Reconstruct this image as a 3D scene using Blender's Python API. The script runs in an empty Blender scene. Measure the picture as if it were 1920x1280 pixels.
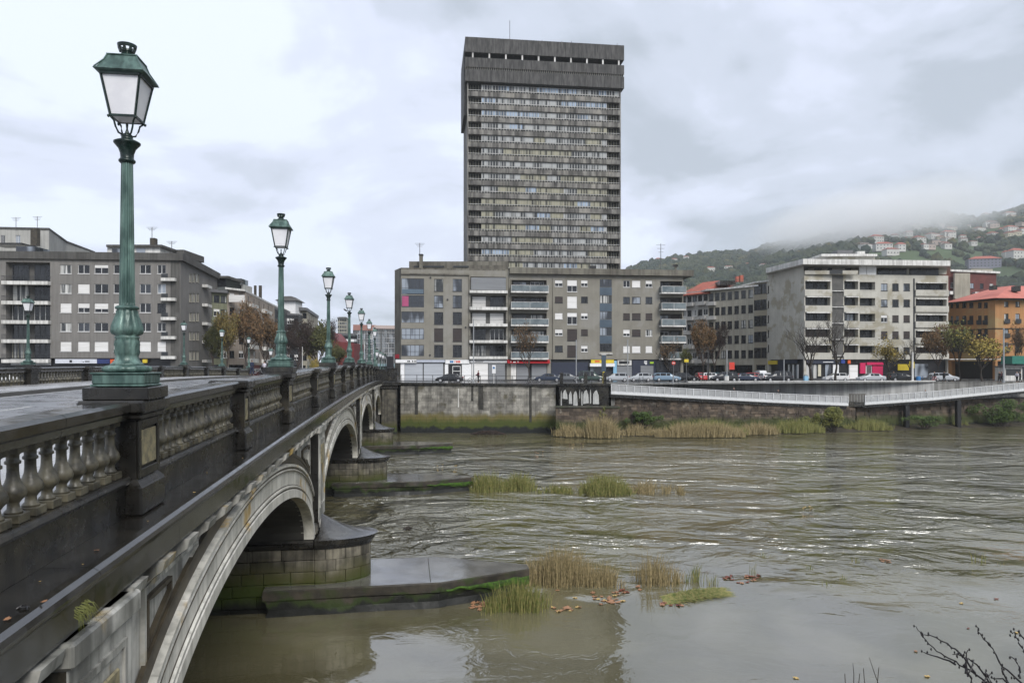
import bpy, math, random
from math import sin, cos, pi, radians, atan2, sqrt, floor
from mathutils import Vector, Matrix, noise as mn
random.seed(7)
S = bpy.context.scene
COL = S.collection
# ---------------------------------------------------------------- camera, sky, sun, exposure
E = 9.2                      # eye height above the water (water is z = 0)
F = 1340.0; HY = 688.0       # focal length and horizon row in photo pixels
cam = bpy.data.cameras.new('camera'); camo = bpy.data.objects.new('camera', cam); COL.objects.link(camo)
cam.sensor_width = 36; cam.lens = 36 * F / 1920; cam.shift_y = (HY - 640) / 1920
cam.clip_start = 0.1; cam.clip_end = 9000
camo.location = (0, 0, E); camo.rotation_euler = (pi / 2, 0, 0); S.camera = camo
SUN_EL, SUN_ROT = 40, 152
w = bpy.data.worlds.new('World'); S.world = w; w.use_nodes = True
wn, wl = w.node_tree.nodes, w.node_tree.links
for n in list(wn): wn.remove(n)
def wnode(t, **k):
    n = wn.new(t)
    for a, b in k.items(): setattr(n, a, b)
    return n
wout = wnode('ShaderNodeOutputWorld'); wbg = wnode('ShaderNodeBackground'); wbg.inputs[1].default_value = 0.1
wl.new(wbg.outputs[0], wout.inputs[0])
sky = wnode('ShaderNodeTexSky', sky_type='NISHITA'); sky.sun_disc = False
sky.sun_elevation = radians(SUN_EL); sky.sun_rotation = radians(SUN_ROT)
tc = wnode('ShaderNodeTexCoord'); sep = wnode('ShaderNodeSeparateXYZ'); wl.new(tc.outputs['Generated'], sep.inputs[0])
def wmath(op, a, b=None, c=None):
    n = wnode('ShaderNodeMath', operation=op)
    for i, v in enumerate((a, b, c)):
        if v is None: continue
        if isinstance(v, (int, float)): n.inputs[i].default_value = v
        else: wl.new(v, n.inputs[i])
    return n.outputs[0]
zc = wmath('MAXIMUM', sep.outputs[2], 0.0)
den = wmath('ADD', zc, 0.28)
cx = wmath('DIVIDE', sep.outputs[0], den); cy = wmath('DIVIDE', sep.outputs[1], den)
cmb = wnode('ShaderNodeCombineXYZ'); wl.new(cx, cmb.inputs[0]); wl.new(cy, cmb.inputs[1])
def wnoise(scale, detail, rough, dist, off):
    mp = wnode('ShaderNodeMapping'); wl.new(cmb.outputs[0], mp.inputs[0]); mp.inputs['Location'].default_value = off
    n = wnode('ShaderNodeTexNoise'); wl.new(mp.outputs[0], n.inputs[0])
    n.inputs['Scale'].default_value = scale; n.inputs['Detail'].default_value = detail
    n.inputs['Roughness'].default_value = rough; n.inputs['Distortion'].default_value = dist
    return n.outputs[0]
def wramp(src, stops):
    r = wnode('ShaderNodeValToRGB'); wl.new(src, r.inputs[0]); e = r.color_ramp
    e.interpolation = 'EASE'
    while len(e.elements) < len(stops): e.elements.new(0.5)
    for el, (p, c) in zip(e.elements, stops): el.position = p; el.color = (*c, 1)
    return r.outputs[0]
big = wnoise(1.25, 8, 0.55, 0.7, (3.1, 5.2, 0))
fine = wnoise(3.4, 8, 0.55, 0.3, (7.7, 1.2, 2))
summ = wmath('MULTIPLY_ADD', fine, 0.30, wmath('MULTIPLY', big, 0.72))
# heavier cloud bank to the right (x > y), as over the hill
bank = wmath('MULTIPLY', wmath('SUBTRACT', sep.outputs[0], 0.12), 0.30)
summ = wmath('SUBTRACT', summ, wmath('MINIMUM', wmath('MAXIMUM', bank, -0.012), 0.12))
cloud = wramp(summ, [(0.35, (2.6, 2.9, 3.35)), (0.43, (3.35, 3.66, 4.3)), (0.49, (3.95, 4.25, 5.1)), (0.56, (4.6, 5.0, 5.6))])
mix = wnode('ShaderNodeMixRGB'); mix.inputs[0].default_value = 0.97
wl.new(sky.outputs[0], mix.inputs[1]); wl.new(cloud, mix.inputs[2]); wl.new(mix.outputs[0], wbg.inputs[0])
sl = bpy.data.lights.new('sun', 'SUN'); sl.energy = 1.5; sl.angle = radians(28); sl.color = (1, 0.97, 0.92)
so = bpy.data.objects.new('sun', sl); COL.objects.link(so)
az = radians(SUN_ROT)
sd = Vector((sin(az) * cos(radians(SUN_EL)), cos(az) * cos(radians(SUN_EL)), sin(radians(SUN_EL))))
so.rotation_euler = (-sd).to_track_quat('-Z', 'Y').to_euler(); so.location = (0, 0, 60)
vs = S.view_settings
S.display_settings.display_device = 'sRGB'; vs.view_transform = 'Standard'; vs.look = 'None'; vs.exposure = 1.06; vs.gamma = 1; vs.use_curve_mapping = False
S.cycles.max_bounces = 6; S.cycles.volume_bounces = 3; S.cycles.use_denoising = True
S.cycles.diffuse_bounces = 3; S.cycles.glossy_bounces = 3; S.cycles.transmission_bounces = 4; S.cycles.transparent_max_bounces = 12
S.cycles.caustics_reflective = False; S.cycles.caustics_refractive = False

# ---------------------------------------------------------------- helpers
def W(px, py, Y): return Vector(((px - 960) / F * Y, Y, E + (HY - py) / F * Y))
TH = math.atan(198 / 1340)                      # bridge azimuth: it runs away to the left
BD = Vector((-sin(TH), cos(TH), 0)); BN = Vector((cos(TH), sin(TH), 0))
def B(l, s, z): return BD * s + BN * l + Vector((0, 0, z))

class MB:
    """collects faces, then links them as one mesh object"""
    def __init__(s): s.v = []; s.f = []; s.m = []
    def add(s, vs, fs, m=0):
        o = len(s.v); s.v.extend([tuple(p) for p in vs]); s.f.extend([tuple(i + o for i in f) for f in fs]); s.m.extend([m] * len(fs)); return s
    def box(s, x0, x1, y0, y1, z0, z1, m=0, T=None):
        p = [Vector((x, y, z)) for z in (z0, z1) for y in (y0, y1) for x in (x0, x1)]
        if T: p = [T @ q for q in p]
        return s.add(p, [(0, 2, 3, 1), (4, 5, 7, 6), (0, 1, 5, 4), (1, 3, 7, 5), (3, 2, 6, 7), (2, 0, 4, 6)], m)
    def cbox(s, x0, x1, y0, y1, z0, z1, b=0.02, m=0, T=None):
        """box with chamfered edges (24 verts)"""
        p = []; f = []
        X = (x0, x1); Yy = (y0, y1); Z = (z0, z1); idx = {}
        for i in (0, 1):
            for j in (0, 1):
                for k in (0, 1):
                    for a in range(3):
                        q = [X[i], Yy[j], Z[k]]
                        for c, sgn in ((0, (b, -b)[i]), (1, (b, -b)[j]), (2, (b, -b)[k])):
                            if c != a: q[c] += sgn
                        idx[i, j, k, a] = len(p); p.append(Vector(q))
        I = lambda i, j, k, a: idx[i, j, k, a]
        for i in (0, 1):
            q = [I(i, 0, 0, 0), I(i, 1, 0, 0), I(i, 1, 1, 0), I(i, 0, 1, 0)]; f.append(q if i else q[::-1])
            q = [I(0, i, 0, 1), I(0, i, 1, 1), I(1, i, 1, 1), I(1, i, 0, 1)]; f.append(q if i else q[::-1])
            q = [I(0, 0, i, 2), I(1, 0, i, 2), I(1, 1, i, 2), I(0, 1, i, 2)]; f.append(q if i else q[::-1])
        for i in (0, 1):
            for j in (0, 1):
                f.append([I(i, j, 0, 0), I(i, j, 1, 0), I(i, j, 1, 1), I(i, j, 0, 1)] if i == j else [I(i, j, 0, 1), I(i, j, 1, 1), I(i, j, 1, 0), I(i, j, 0, 0)])
                f.append([I(i, 0, j, 2), I(i, 1, j, 2), I(i, 1, j, 0), I(i, 0, j, 0)] if i == j else [I(i, 0, j, 0), I(i, 1, j, 0), I(i, 1, j, 2), I(i, 0, j, 2)])
                f.append([I(0, i, j, 1), I(1, i, j, 1), I(1, i, j, 2), I(0, i, j, 2)] if i == j else [I(0, i, j, 2), I(1, i, j, 2), I(1, i, j, 1), I(0, i, j, 1)])
                for k in (0, 1):
                    q = [I(i, j, k, 0), I(i, j, k, 1), I(i, j, k, 2)]; f.append(q if (i + j + k) % 2 else q[::-1])
        if T: p = [T @ q for q in p]
        return s.add(p, f, m)
    def prism(s, poly, z0, z1, m=0, T=None, top=None):
        """poly: (x, y) counter-clockwise; extruded z0..z1"""
        n = len(poly); top = top or poly
        p = [Vector((x, y, z0)) for x, y in poly] + [Vector((x, y, z1)) for x, y in top]
        if T: p = [T @ q for q in p]
        return s.add(p, [tuple(range(n - 1, -1, -1)), tuple(range(n, 2 * n))] + [(i, (i + 1) % n, n + (i + 1) % n, n + i) for i in range(n)], m)
    def loft(s, rings, m=0, closed=True, cap=True):
        n = len(rings[0]); vs = [q for r in rings for q in r]; fs = []
        k = n if closed else n - 1
        for a in range(len(rings) - 1):
            for i in range(k): j = (i + 1) % n; fs.append((a * n + i, a * n + j, (a + 1) * n + j, (a + 1) * n + i))
        if cap and closed: fs += [tuple(range(n - 1, -1, -1)), tuple(range((len(rings) - 1) * n, len(rings) * n))]
        return s.add(vs, fs, m)
    def lathe(s, prof, n=16, m=0, T=None, flute=0, fl=None):
        rings = []
        for r, z in prof:
            ring = []
            for i in range(n):
                a = 2 * pi * i / n; rr = r
                if flute and fl and fl[0] <= z <= fl[1]: rr = r * (1 - flute * (i % 3 == 0))
                q = Vector((rr * cos(a), rr * sin(a), z)); ring.append(T @ q if T else q)
            rings.append(ring)
        return s.loft(rings, m)
    def tube(s, pts, r, n=6, m=0):
        pts = [Vector(p) for p in pts]; rings = []
        rs = r if isinstance(r, (list, tuple)) else [r] * len(pts)
        for i, p in enumerate(pts):
            d = (pts[min(i + 1, len(pts) - 1)] - pts[max(i - 1, 0)])
            if d.length < 1e-9: d = Vector((0, 0, 1))
            d.normalize(); u = d.cross(Vector((0, 0, 1)) if abs(d.z) < 0.9 else Vector((0, 1, 0))).normalized(); v = d.cross(u)
            rings.append([p + (u * cos(2 * pi * k / n) + v * sin(2 * pi * k / n)) * rs[i] for k in range(n)])
        return s.loft(rings, m)
    def quad(s, a, b, c, d, m=0): return s.add([a, b, c, d], [(0, 1, 2, 3)], m)
    def mesh(s, name, mats, smooth=False):
        me = bpy.data.meshes.new(name); me.from_pydata(s.v, [], s.f)
        for mm in (mats if isinstance(mats, (list, tuple)) else [mats]): me.materials.append(mm)
        if any(s.m): me.polygons.foreach_set('material_index', s.m)
        if smooth: me.polygons.foreach_set('use_smooth', [True] * len(s.f))
        me.update(); return me
    def build(s, name, mats, parent=None, smooth=False, loc=None, rot=None, **kw):
        return put(name, s.mesh(name, mats, smooth), parent, loc, rot, **kw)

def put(name, me, parent=None, loc=None, rot=None, scale=None, **kw):
    o = bpy.data.objects.new(name, me); COL.objects.link(o)
    if parent is not None: o.parent = parent
    if loc is not None: o.location = loc
    if rot is not None: o.rotation_euler = rot if isinstance(rot, (tuple, list)) else (0, 0, rot)
    if scale is not None: o.scale = scale if isinstance(scale, (tuple, list)) else (scale,) * 3
    for k, v in kw.items(): o[k] = v
    return o
def thing(name, label, cat, loc=(0, 0, 0), rz=0, group=None, scale=None):
    o = put(name, None, None, loc, rz, scale); o['label'] = label; o['category'] = cat
    if group: o['group'] = group
    o.empty_display_size = 0.3
    return o
def tag(o, label, cat, group=None):
    o['label'] = label; o['category'] = cat
    if group: o['group'] = group
    return o
def kids(o): return KID.get(o.name, [])
def copy_tree(o, label=None, loc=None, rz=None, scale=None, parent=None, swap=None):
    c = o.copy(); COL.objects.link(c); c.parent = parent
    if label: c['label'] = label
    if loc is not None: c.location = loc
    if rz is not None: c.rotation_euler = (0, 0, rz)
    if scale is not None: c.scale = scale if isinstance(scale, (tuple, list)) else (scale,) * 3
    if swap and c.type == 'MESH':
        for sl_ in c.material_slots:
            if sl_.material and sl_.material.name in swap:
                m_ = swap[sl_.material.name]; sl_.link = 'OBJECT'; sl_.material = m_
    for k in o.children: copy_tree(k, parent=c, swap=swap)
    return c

# ---------------------------------------------------------------- materials
MATS = {}
def M(name, a, b=None, sc=1.0, st=(1, 1, 1), rough=0.75, r2=None, bump=0.0, bsc=8.0, metal=0.0, ior=1.45, bands=None, streak=0.0, stsc=1.2, rnd=0.0, detail=6,
      spots=None, c=None, csc=0.4, cw=(0.5, 0.62), lo=0.35, hi=0.65, emit=None, alpha=None, trans=0.0, obj=False):
    """procedural surface: two-tone noise (a, b), a third patchy tone c, waterline bands, rain streaks, per-object tone"""
    if name in MATS: return MATS[name]
    m = bpy.data.materials.new(name); MATS[name] = m; m.use_nodes = True; nt = m.node_tree; N = nt.nodes; L = nt.links
    p = N['Principled BSDF']
    p.inputs['Metallic'].default_value = metal; p.inputs['IOR'].default_value = ior; p.inputs['Roughness'].default_value = rough
    p.inputs['Transmission Weight'].default_value = trans
    if alpha is not None: p.inputs['Alpha'].default_value = alpha
    if emit: p.inputs['Emission Color'].default_value = (*emit[0], 1); p.inputs['Emission Strength'].default_value = emit[1]
    g = N.new('ShaderNodeNewGeometry'); P = g.outputs['Position']
    if obj: t = N.new('ShaderNodeTexCoord'); P = t.outputs['Object']
    def noise(scale, st=(1, 1, 1), det=detail, off=0):
        mp = N.new('ShaderNodeMapping'); mp.inputs['Scale'].default_value = st; mp.inputs['Location'].default_value = (off, off * 0.7, off * 1.3); L.new(P, mp.inputs[0])
        n = N.new('ShaderNodeTexNoise'); n.inputs['Scale'].default_value = scale; n.inputs['Detail'].default_value = det; n.inputs['Roughness'].default_value = 0.6
        L.new(mp.outputs[0], n.inputs[0]); return n.outputs[0]
    def rng(src, x0, x1, y0=0.0, y1=1.0):
        r = N.new('ShaderNodeMapRange'); L.new(src, r.inputs[0]); r.interpolation_type = 'SMOOTHSTEP'
        for i, v in enumerate((x0, x1, y0, y1)): r.inputs[i + 1].default_value = v
        return r.outputs[0]
    def mixc(fac, A, Bc, mode='MIX'):
        x = N.new('ShaderNodeMixRGB'); x.blend_type = mode
        for i, v in enumerate((fac, A, Bc)):
            if isinstance(v, (int, float)): x.inputs[i].default_value = v
            elif isinstance(v, (tuple, list)): x.inputs[i].default_value = (*v, 1)
            else: L.new(v, x.inputs[i])
        return x.outputs[0]
    b = b or tuple(x * 0.8 for x in a)
    n1 = noise(sc, st); col = mixc(rng(n1, lo, hi), a, b)
    if c is not None: col = mixc(rng(noise(csc, st, 5, 17), cw[0], cw[1]), col, c)
    if streak:
        sk = rng(noise(stsc, (3.0, 3.0, 0.12), 5, 5), 0.42, 0.62)
        col = mixc(sk, col, mixc(1.0, col, (1 - streak,) * 3, 'MULTIPLY'))
    if rnd:
        oi = N.new('ShaderNodeObjectInfo'); r = N.new('ShaderNodeMapRange'); L.new(oi.outputs['Random'], r.inputs[0])
        r.inputs[3].default_value = 1 - rnd; r.inputs[4].default_value = 1 + rnd
        cb = N.new('ShaderNodeCombineColor')
        for i in range(3): L.new(r.outputs[0], cb.inputs[i])
        col = mixc(1.0, col, cb.outputs[0], 'MULTIPLY')
    if bands:
        sp = N.new('ShaderNodeSeparateXYZ'); L.new(P, sp.inputs[0])
        wob = N.new('ShaderNodeMath'); wob.operation = 'MULTIPLY_ADD'; L.new(noise(0.9, (1, 1, 0.4), 5, 31), wob.inputs[0]); wob.inputs[1].default_value = -1.6
        L.new(sp.outputs[2], wob.inputs[2])
        for z, cc, soft in bands: col = mixc(rng(wob.outputs[0], z - 0.8 - soft, z - 0.8 + soft, 1, 0), col, cc)
    L.new(col, p.inputs['Base Color'])
    if r2 is not None: L.new(rng(noise(sc * 1.7, (1, 1, 1), 5, 3), 0.38, 0.62, rough, r2), p.inputs['Roughness'])
    if bump:
        bp = N.new('ShaderNodeBump'); bp.inputs['Strength'].default_value = 1.0; bp.inputs['Distance'].default_value = bump
        L.new(noise(bsc, (1, 1, 1), 8, 9), bp.inputs['Height']); L.new(bp.outputs[0], p.inputs['Normal'])
    return m
def flat(name, c, rough=0.6, **k): return M(name, c, tuple(x * 0.88 for x in c), sc=3, rough=rough, **k)

GREEN = (0.038, 0.056, 0.009); BLACKW = (0.006, 0.007, 0.006); OLIVE = (0.055, 0.054, 0.016)
m_dark = M('dark_wet_stone', (0.019, 0.0175, 0.0145), (0.008, 0.0075, 0.0065), sc=1.6, rough=0.40, r2=0.22, bump=0.003, bsc=30, streak=0.35, stsc=3, c=(0.036, 0.032, 0.024), csc=0.8, rnd=0.12, ior=1.5)
m_cop = M('coping_stone_wet', (0.026, 0.024, 0.02), (0.012, 0.011, 0.0095), sc=2.2, rough=0.24, r2=0.10, bump=0.0012, bsc=24, rnd=0.1, ior=2.0)
m_bal = M('baluster_stone', (0.115, 0.103, 0.070), (0.034, 0.031, 0.022), sc=4.5, rough=0.5, r2=0.35, bump=0.003, bsc=40, rnd=0.2, ior=1.5)
m_lichen = M('lichened_panel_stone', (0.26, 0.225, 0.13), (0.13, 0.115, 0.075), sc=7, rough=0.75, bump=0.003, bsc=50, rnd=0.1)
m_white = M('pale_spandrel_stone', (0.50, 0.49, 0.45), (0.22, 0.22, 0.20), sc=1.3, rough=0.5, r2=0.35, bump=0.002, bsc=20, streak=0.5, stsc=1.6, c=(0.33, 0.245, 0.10), csc=0.75, cw=(0.57, 0.68), rnd=0.1)
m_arch = M('pale_arch_stone', (0.64, 0.62, 0.56), (0.44, 0.43, 0.385), sc=1.1, rough=0.45, r2=0.3, bump=0.002, bsc=20, streak=0.28, stsc=1.4, c=(0.42, 0.29, 0.11), csc=0.55, cw=(0.58, 0.68), rnd=0.06)
m_brown = M('brown_arch_groove', (0.062, 0.050, 0.032), (0.028, 0.023, 0.016), sc=2, rough=0.5, bump=0.002)
m_vault = M('vault_stone', (0.035, 0.033, 0.03), (0.018, 0.017, 0.016), sc=0.8, st=(1, 1, 2), rough=0.6, bump=0.01, bsc=4)  # the soffit's shade is put into this near-black colour
m_pier = M('pier_block_stone', (0.17, 0.155, 0.12), (0.07, 0.064, 0.052), sc=1.6, rough=0.6, r2=0.35, bump=0.012, bsc=9, rnd=0.5, streak=0.55, stsc=1.6,
           bands=[(1.55, OLIVE, 0.45), (1.05, GREEN, 0.35), (0.45, BLACKW, 0.22)])
m_pierj = M('pier_joint', (0.05, 0.047, 0.04), (0.02, 0.02, 0.018), sc=2, rough=0.8, bands=[(1.5, GREEN, 0.4), (0.5, BLACKW, 0.25)])
m_slab = M('footing_top_wet', (0.14, 0.135, 0.12), (0.07, 0.067, 0.06), sc=0.7, rough=0.2, r2=0.08, bump=0.002, bsc=8, ior=2.3)
m_slabs = M('footing_side', (0.055, 0.046, 0.034), (0.022, 0.02, 0.016), sc=1.5, rough=0.6, r2=0.45, bump=0.03, bsc=3, c=(0.028, 0.04, 0.01), csc=0.7, bands=[(0.58, (0.022, 0.036, 0.007), 0.07), (0.40, BLACKW, 0.10)])
m_cap = M('cutwater_cap_wet', (0.07, 0.068, 0.065), (0.035, 0.034, 0.032), sc=1.6, rough=0.26, r2=0.14, bump=0.003, streak=.3, ior=1.8)
m_asph = M('wet_asphalt', (0.13, 0.13, 0.14), (0.10, 0.10, 0.107), sc=0.5, rough=0.34, r2=0.2, bump=0.0006, bsc=40, ior=2.2)
m_pave = M('wet_pavement', (0.40, 0.395, 0.40), (0.30, 0.297, 0.30), sc=0.6, rough=0.36, r2=0.2, bump=0.0006, bsc=30, ior=2.1)
m_kerb = M('kerb_stone', (0.10, 0.097, 0.09), rough=0.5)
m_verd = M('verdigris_bronze', (0.105, 0.175, 0.152), (0.038, 0.075, 0.065), sc=5, st=(1, 1, 0.4), rough=0.5, r2=0.32, bump=0.002, bsc=60, streak=0.3, stsc=5, c=(0.17, 0.27, 0.235), csc=3.0, cw=(0.55, 0.7), metal=0.15)
m_verdd = M('dark_green_lantern_metal', (0.015, 0.032, 0.027), (0.007, 0.015, 0.013), sc=6, rough=0.35, r2=0.25, metal=0.2)
m_frost = M('frosted_lantern_glass', (0.80, 0.80, 0.82), (0.70, 0.70, 0.73), sc=2, rough=0.4, trans=0.08)
m_iron = M('dark_iron', (0.03, 0.03, 0.032), rough=0.5)
m_grey = M('grey_galvanised_pole', (0.33, 0.34, 0.35), rough=0.45, metal=0.2)
m_conc = M('grey_concrete', (0.27, 0.265, 0.25), (0.19, 0.187, 0.175), sc=0.4, rough=0.7, streak=0.45, stsc=0.6, bump=0.005)
m_moss = M('wet_green_moss', (0.055, 0.125, 0.012), (0.025, 0.05, 0.008), sc=6, rough=0.9, bump=0.03, bsc=14)
# ================================================================= river and ground
def water():
    m = bpy.data.materials.new('muddy_river_water'); m.use_nodes = True; N = m.node_tree.nodes; L = m.node_tree.links
    p = N['Principled BSDF']; p.inputs['IOR'].default_value = 2.6; p.inputs['Roughness'].default_value = 0.035
    g = N.new('ShaderNodeNewGeometry')
    def noise(scale, st, det, dist=0.0, off=(0, 0, 0), rot=0.0, rough=0.55):
        mp = N.new('ShaderNodeMapping'); mp.inputs['Scale'].default_value = st; mp.inputs['Location'].default_value = off; mp.inputs['Rotation'].default_value = (0, 0, rot); L.new(g.outputs['Position'], mp.inputs[0])
        n = N.new('ShaderNodeTexNoise'); n.inputs['Scale'].default_value = scale; n.inputs['Detail'].default_value = det; n.inputs['Distortion'].default_value = dist; n.inputs['Roughness'].default_value = rough
        L.new(mp.outputs[0], n.inputs[0]); return n.outputs[0]
    def rng(src, x0, x1, y0=0.0, y1=1.0):
        r = N.new('ShaderNodeMapRange'); r.interpolation_type = 'SMOOTHSTEP'
        if isinstance(src, (int, float)): r.inputs[0].default_value = src
        else: L.new(src, r.inputs[0])
        for i, v in enumerate((x0, x1, y0, y1)): r.inputs[i + 1].default_value = v
        return r.outputs[0]
    def mt(op, a, b=0.0):
        n = N.new('ShaderNodeMath'); n.operation = op
        for i, v in enumerate((a, b)):
            if isinstance(v, (int, float)): n.inputs[i].default_value = v
            else: L.new(v, n.inputs[i])
        return n.outputs[0]
    sp = N.new('ShaderNodeSeparateXYZ'); L.new(g.outputs['Position'], sp.inputs[0]); X, Yy = sp.outputs[0], sp.outputs[1]
    # fast water from about 33 m out, slack water along the far wall and in the near basin
    wob = mt('MULTIPLY', mt('SUBTRACT', noise(0.09, (1, 1, 1), 3), 0.5), 26)
    yy = mt('ADD', mt('ADD', Yy, wob), mt('MULTIPLY', X, -0.10))
    act = mt('MULTIPLY', rng(yy, 27, 38), rng(Yy, 74, 88, 1, 0.12))
    patch = rng(noise(0.16, (0.6, 1, 1), 4, 0.8, (5, 5, 0)), 0.36, 0.6, 0.25, 1)
    act = mt('MULTIPLY', act, patch)
    swell = noise(0.30, (0.8, 1.0, 1), 4, 1.8, rot=0.12, rough=0.5)
    rip = noise(1.3, (0.8, 1.0, 1), 4, 1.4, (3, 1, 0), rot=-0.1)
    fine = noise(6.0, (0.7, 1.0, 1), 3, 0.5, (9, 4, 0))
    near = rng(noise(0.12, (1, 1, 1), 3, 1.0, (31, 12, 0)), 0.42, 0.66)
    h = mt('ADD', mt('ADD', mt('MULTIPLY', swell, mt('ADD', mt('MULTIPLY', act, 1.7), 0.035)),
                       mt('MULTIPLY', rip, mt('ADD', mt('MULTIPLY', act, 0.36), mt('ADD', mt('MULTIPLY', near, 0.035), 0.003)))),
           mt('MULTIPLY', fine, mt('ADD', mt('MULTIPLY', act, 0.03), mt('ADD', mt('MULTIPLY', near, 0.006), 0.0006))))
    bp = N.new('ShaderNodeBump'); bp.inputs['Strength'].default_value = 1; bp.inputs['Distance'].default_value = 1.0; L.new(h, bp.inputs['Height']); L.new(bp.outputs[0], p.inputs['Normal'])
    silt = rng(noise(0.13, (0.7, 1, 1), 5, 1.2, (2, 8, 0)), 0.38, 0.62)
    mx = N.new('ShaderNodeMixRGB'); L.new(silt, mx.inputs[0]); mx.inputs[1].default_value = (0.085, 0.076, 0.040, 1); mx.inputs[2].default_value = (0.130, 0.118, 0.068, 1)
    # thin pale threads on the fast water: foam, plus wave highlights painted in
    ft = noise(0.9, (0.35, 1.3, 1), 6, 1.6, (13, 3, 0), rot=0.12, rough=0.62)
    fo = mt('MULTIPLY', mt('MULTIPLY', rng(mt('ABSOLUTE', mt('SUBTRACT', ft, 0.5)), 0.0, 0.022, 1, 0), rng(noise(0.22, (0.6, 1, 1), 3, 0, (7, 7, 0)), 0.42, 0.58)), mt('MULTIPLY', act, 0.32))
    fx = N.new('ShaderNodeMixRGB'); L.new(fo, fx.inputs[0]); L.new(mx.outputs[0], fx.inputs[1]); fx.inputs[2].default_value = (0.55, 0.54, 0.48, 1)
    L.new(fx.outputs[0], p.inputs['Base Color']); L.new(rng(fo, 0, 1, 0.035, 0.45), p.inputs['Roughness'])
    return m
mb = MB(); mb.quad((-260, -30, 0), (320, -30, 0), (320, 175, 0), (-260, 175, 0)); mb.build('river', water(), kind='structure')
mb = MB(); mb.quad((-2600, -200, -2.5), (3200, -200, -2.5), (3200, 4000, -2.5), (-2600, 4000, -2.5)); mb.build('river_bed', M('river_mud', (0.06, 0.05, 0.035)), kind='structure')

# ================================================================= bridge (local frame: x = l toward the camera side, y = s along it)
def c(s): return E + 0.17 - 0.000245 * (s - 62) ** 2        # top of the coping
def dc(s): return -0.00049 * (s - 62)
bridge = thing('stone_bridge', 'long dark stone arch bridge with balustrades crossing the muddy river', 'bridge', (0, 0, 0), TH)
S0, S1 = -3.0, 100.0
LAMP_S = [11.05, 23.9, 38.1, 51.8, 65.6, 79.3, 93.1]
PED_S = sorted(LAMP_S + [-1.9, 4.6] + [(a + b) / 2 for a, b in zip(LAMP_S, LAMP_S[1:])] + [99.6])
LEFT_S = [42.4, 56.2, 70.0, 83.8, 97.6]
LPED = [35.5 + 6.9 * i for i in range(10)]
LL = -20.4                                                  # far parapet line
def along(name, me, l, s, dz=0, base=c, **kw): return put(name, me, bridge, (l, s, base(s) + dz), (atan2(dc(s), 1), 0, 0), **kw)
def run_profile(prof, L):
    """prof: (x, z) outline, extruded along y by L (centred)"""
    n = len(prof); p = [Vector((x, -L / 2, z)) for x, z in prof] + [Vector((x, L / 2, z)) for x, z in prof]
    return MB().add(p, [tuple(range(n)), tuple(range(2 * n - 1, n - 1, -1))] + [(i, n + i, n + (i + 1) % n, (i + 1) % n) for i in range(n)])
def flipfix(me):
    import bmesh
    b = bmesh.new(); b.from_mesh(me); bmesh.ops.recalc_face_normals(b, faces=b.faces); b.to_mesh(me); b.free(); return me
# coping, plinth, cornice profiles (x toward the river, z down from the coping top)
cop_prof = [(-0.24, -0.03), (-0.20, 0.0), (0.20, 0.0), (0.25, -0.04), (0.25, -0.14), (0.21, -0.17), (0.19, -0.25), (-0.19, -0.25), (-0.21, -0.17), (-0.24, -0.14)]
pl_prof = [(-0.2, -1.05), (0.16, -1.05), (0.19, -1.07), (0.205, -1.11), (0.19, -1.15), (0.15, -1.17), (0.15, -1.60), (-0.2, -1.60)]
co_prof = [(-0.25, -1.60), (0.60, -1.605), (0.68, -1.615), (0.735, -1.65), (0.755, -1.70), (0.74, -1.745), (0.71, -1.78), (0.695, -1.80), (0.68, -2.12), (0.30, -2.16), (-0.25, -2.16)]
CL = 2.9
cop_me = flipfix(run_profile(cop_prof, CL - 0.012).mesh('coping_stone', m_cop))
pl_me = flipfix(run_profile(pl_prof, CL - 0.008).mesh('plinth_stone', m_dark))
co_me = flipfix(run_profile(co_prof, CL - 0.014).mesh('cornice_stone', m_cop))
for me in (cop_me, pl_me, co_me): me.polygons.foreach_set('use_smooth', [False] * len(me.polygons))
s = S0 + CL / 2
while s < S1 + 1:
    along('coping_stone', cop_me, -4.0, s); along('plinth_stone', pl_me, -4.0, s); along('cornice_stone', co_me, -4.0, s - 0.4)
    s += CL
s = 34 + CL / 2
while s < S1 + 3:
    along('coping_stone', cop_me, LL, s, -0.1); along('plinth_stone', pl_me, LL, s, -0.1)
    s += CL
# balusters
bp = [(0.085, 0.0), (0.085, 0.02), (0.06, 0.045), (0.055, 0.10), (0.075, 0.13), (0.115, 0.17), (0.125, 0.215), (0.11, 0.265), (0.08, 0.31), (0.062, 0.36), (0.056, 0.43), (0.056, 0.50), (0.075, 0.51), (0.075, 0.535), (0.06, 0.545), (0.06, 0.60), (0.085, 0.62)]
def bal_mb(n, T=None, simple=False):
    mb = MB(); I = Matrix.Identity(4)
    mb.cbox(-0.11, 0.11, -0.11, 0.11, -1.05, -0.955, 0.008, T=T)
    mb.lathe([(r, z - 0.955) for r, z in (bp if not simple else bp[::2])], n, T=T)
    mb.cbox(-0.10, 0.10, -0.10, 0.10, -0.335, -0.25, 0.008, T=T) if not simple else mb.box(-0.1, 0.1, -0.1, 0.1, -0.335, -0.25, T=T)
    return mb
bal_hi = bal_mb(20).mesh('baluster', m_bal)
for pg in bal_hi.polygons: pg.use_smooth = 3 < len(pg.vertices) < 5 and abs(pg.normal.z) < 0.999 and pg.center.z > -0.954 and pg.center.z < -0.336
bal_lo = bal_mb(8, simple=True).mesh('baluster', m_bal)
far = MB(); nfar = 0
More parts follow.
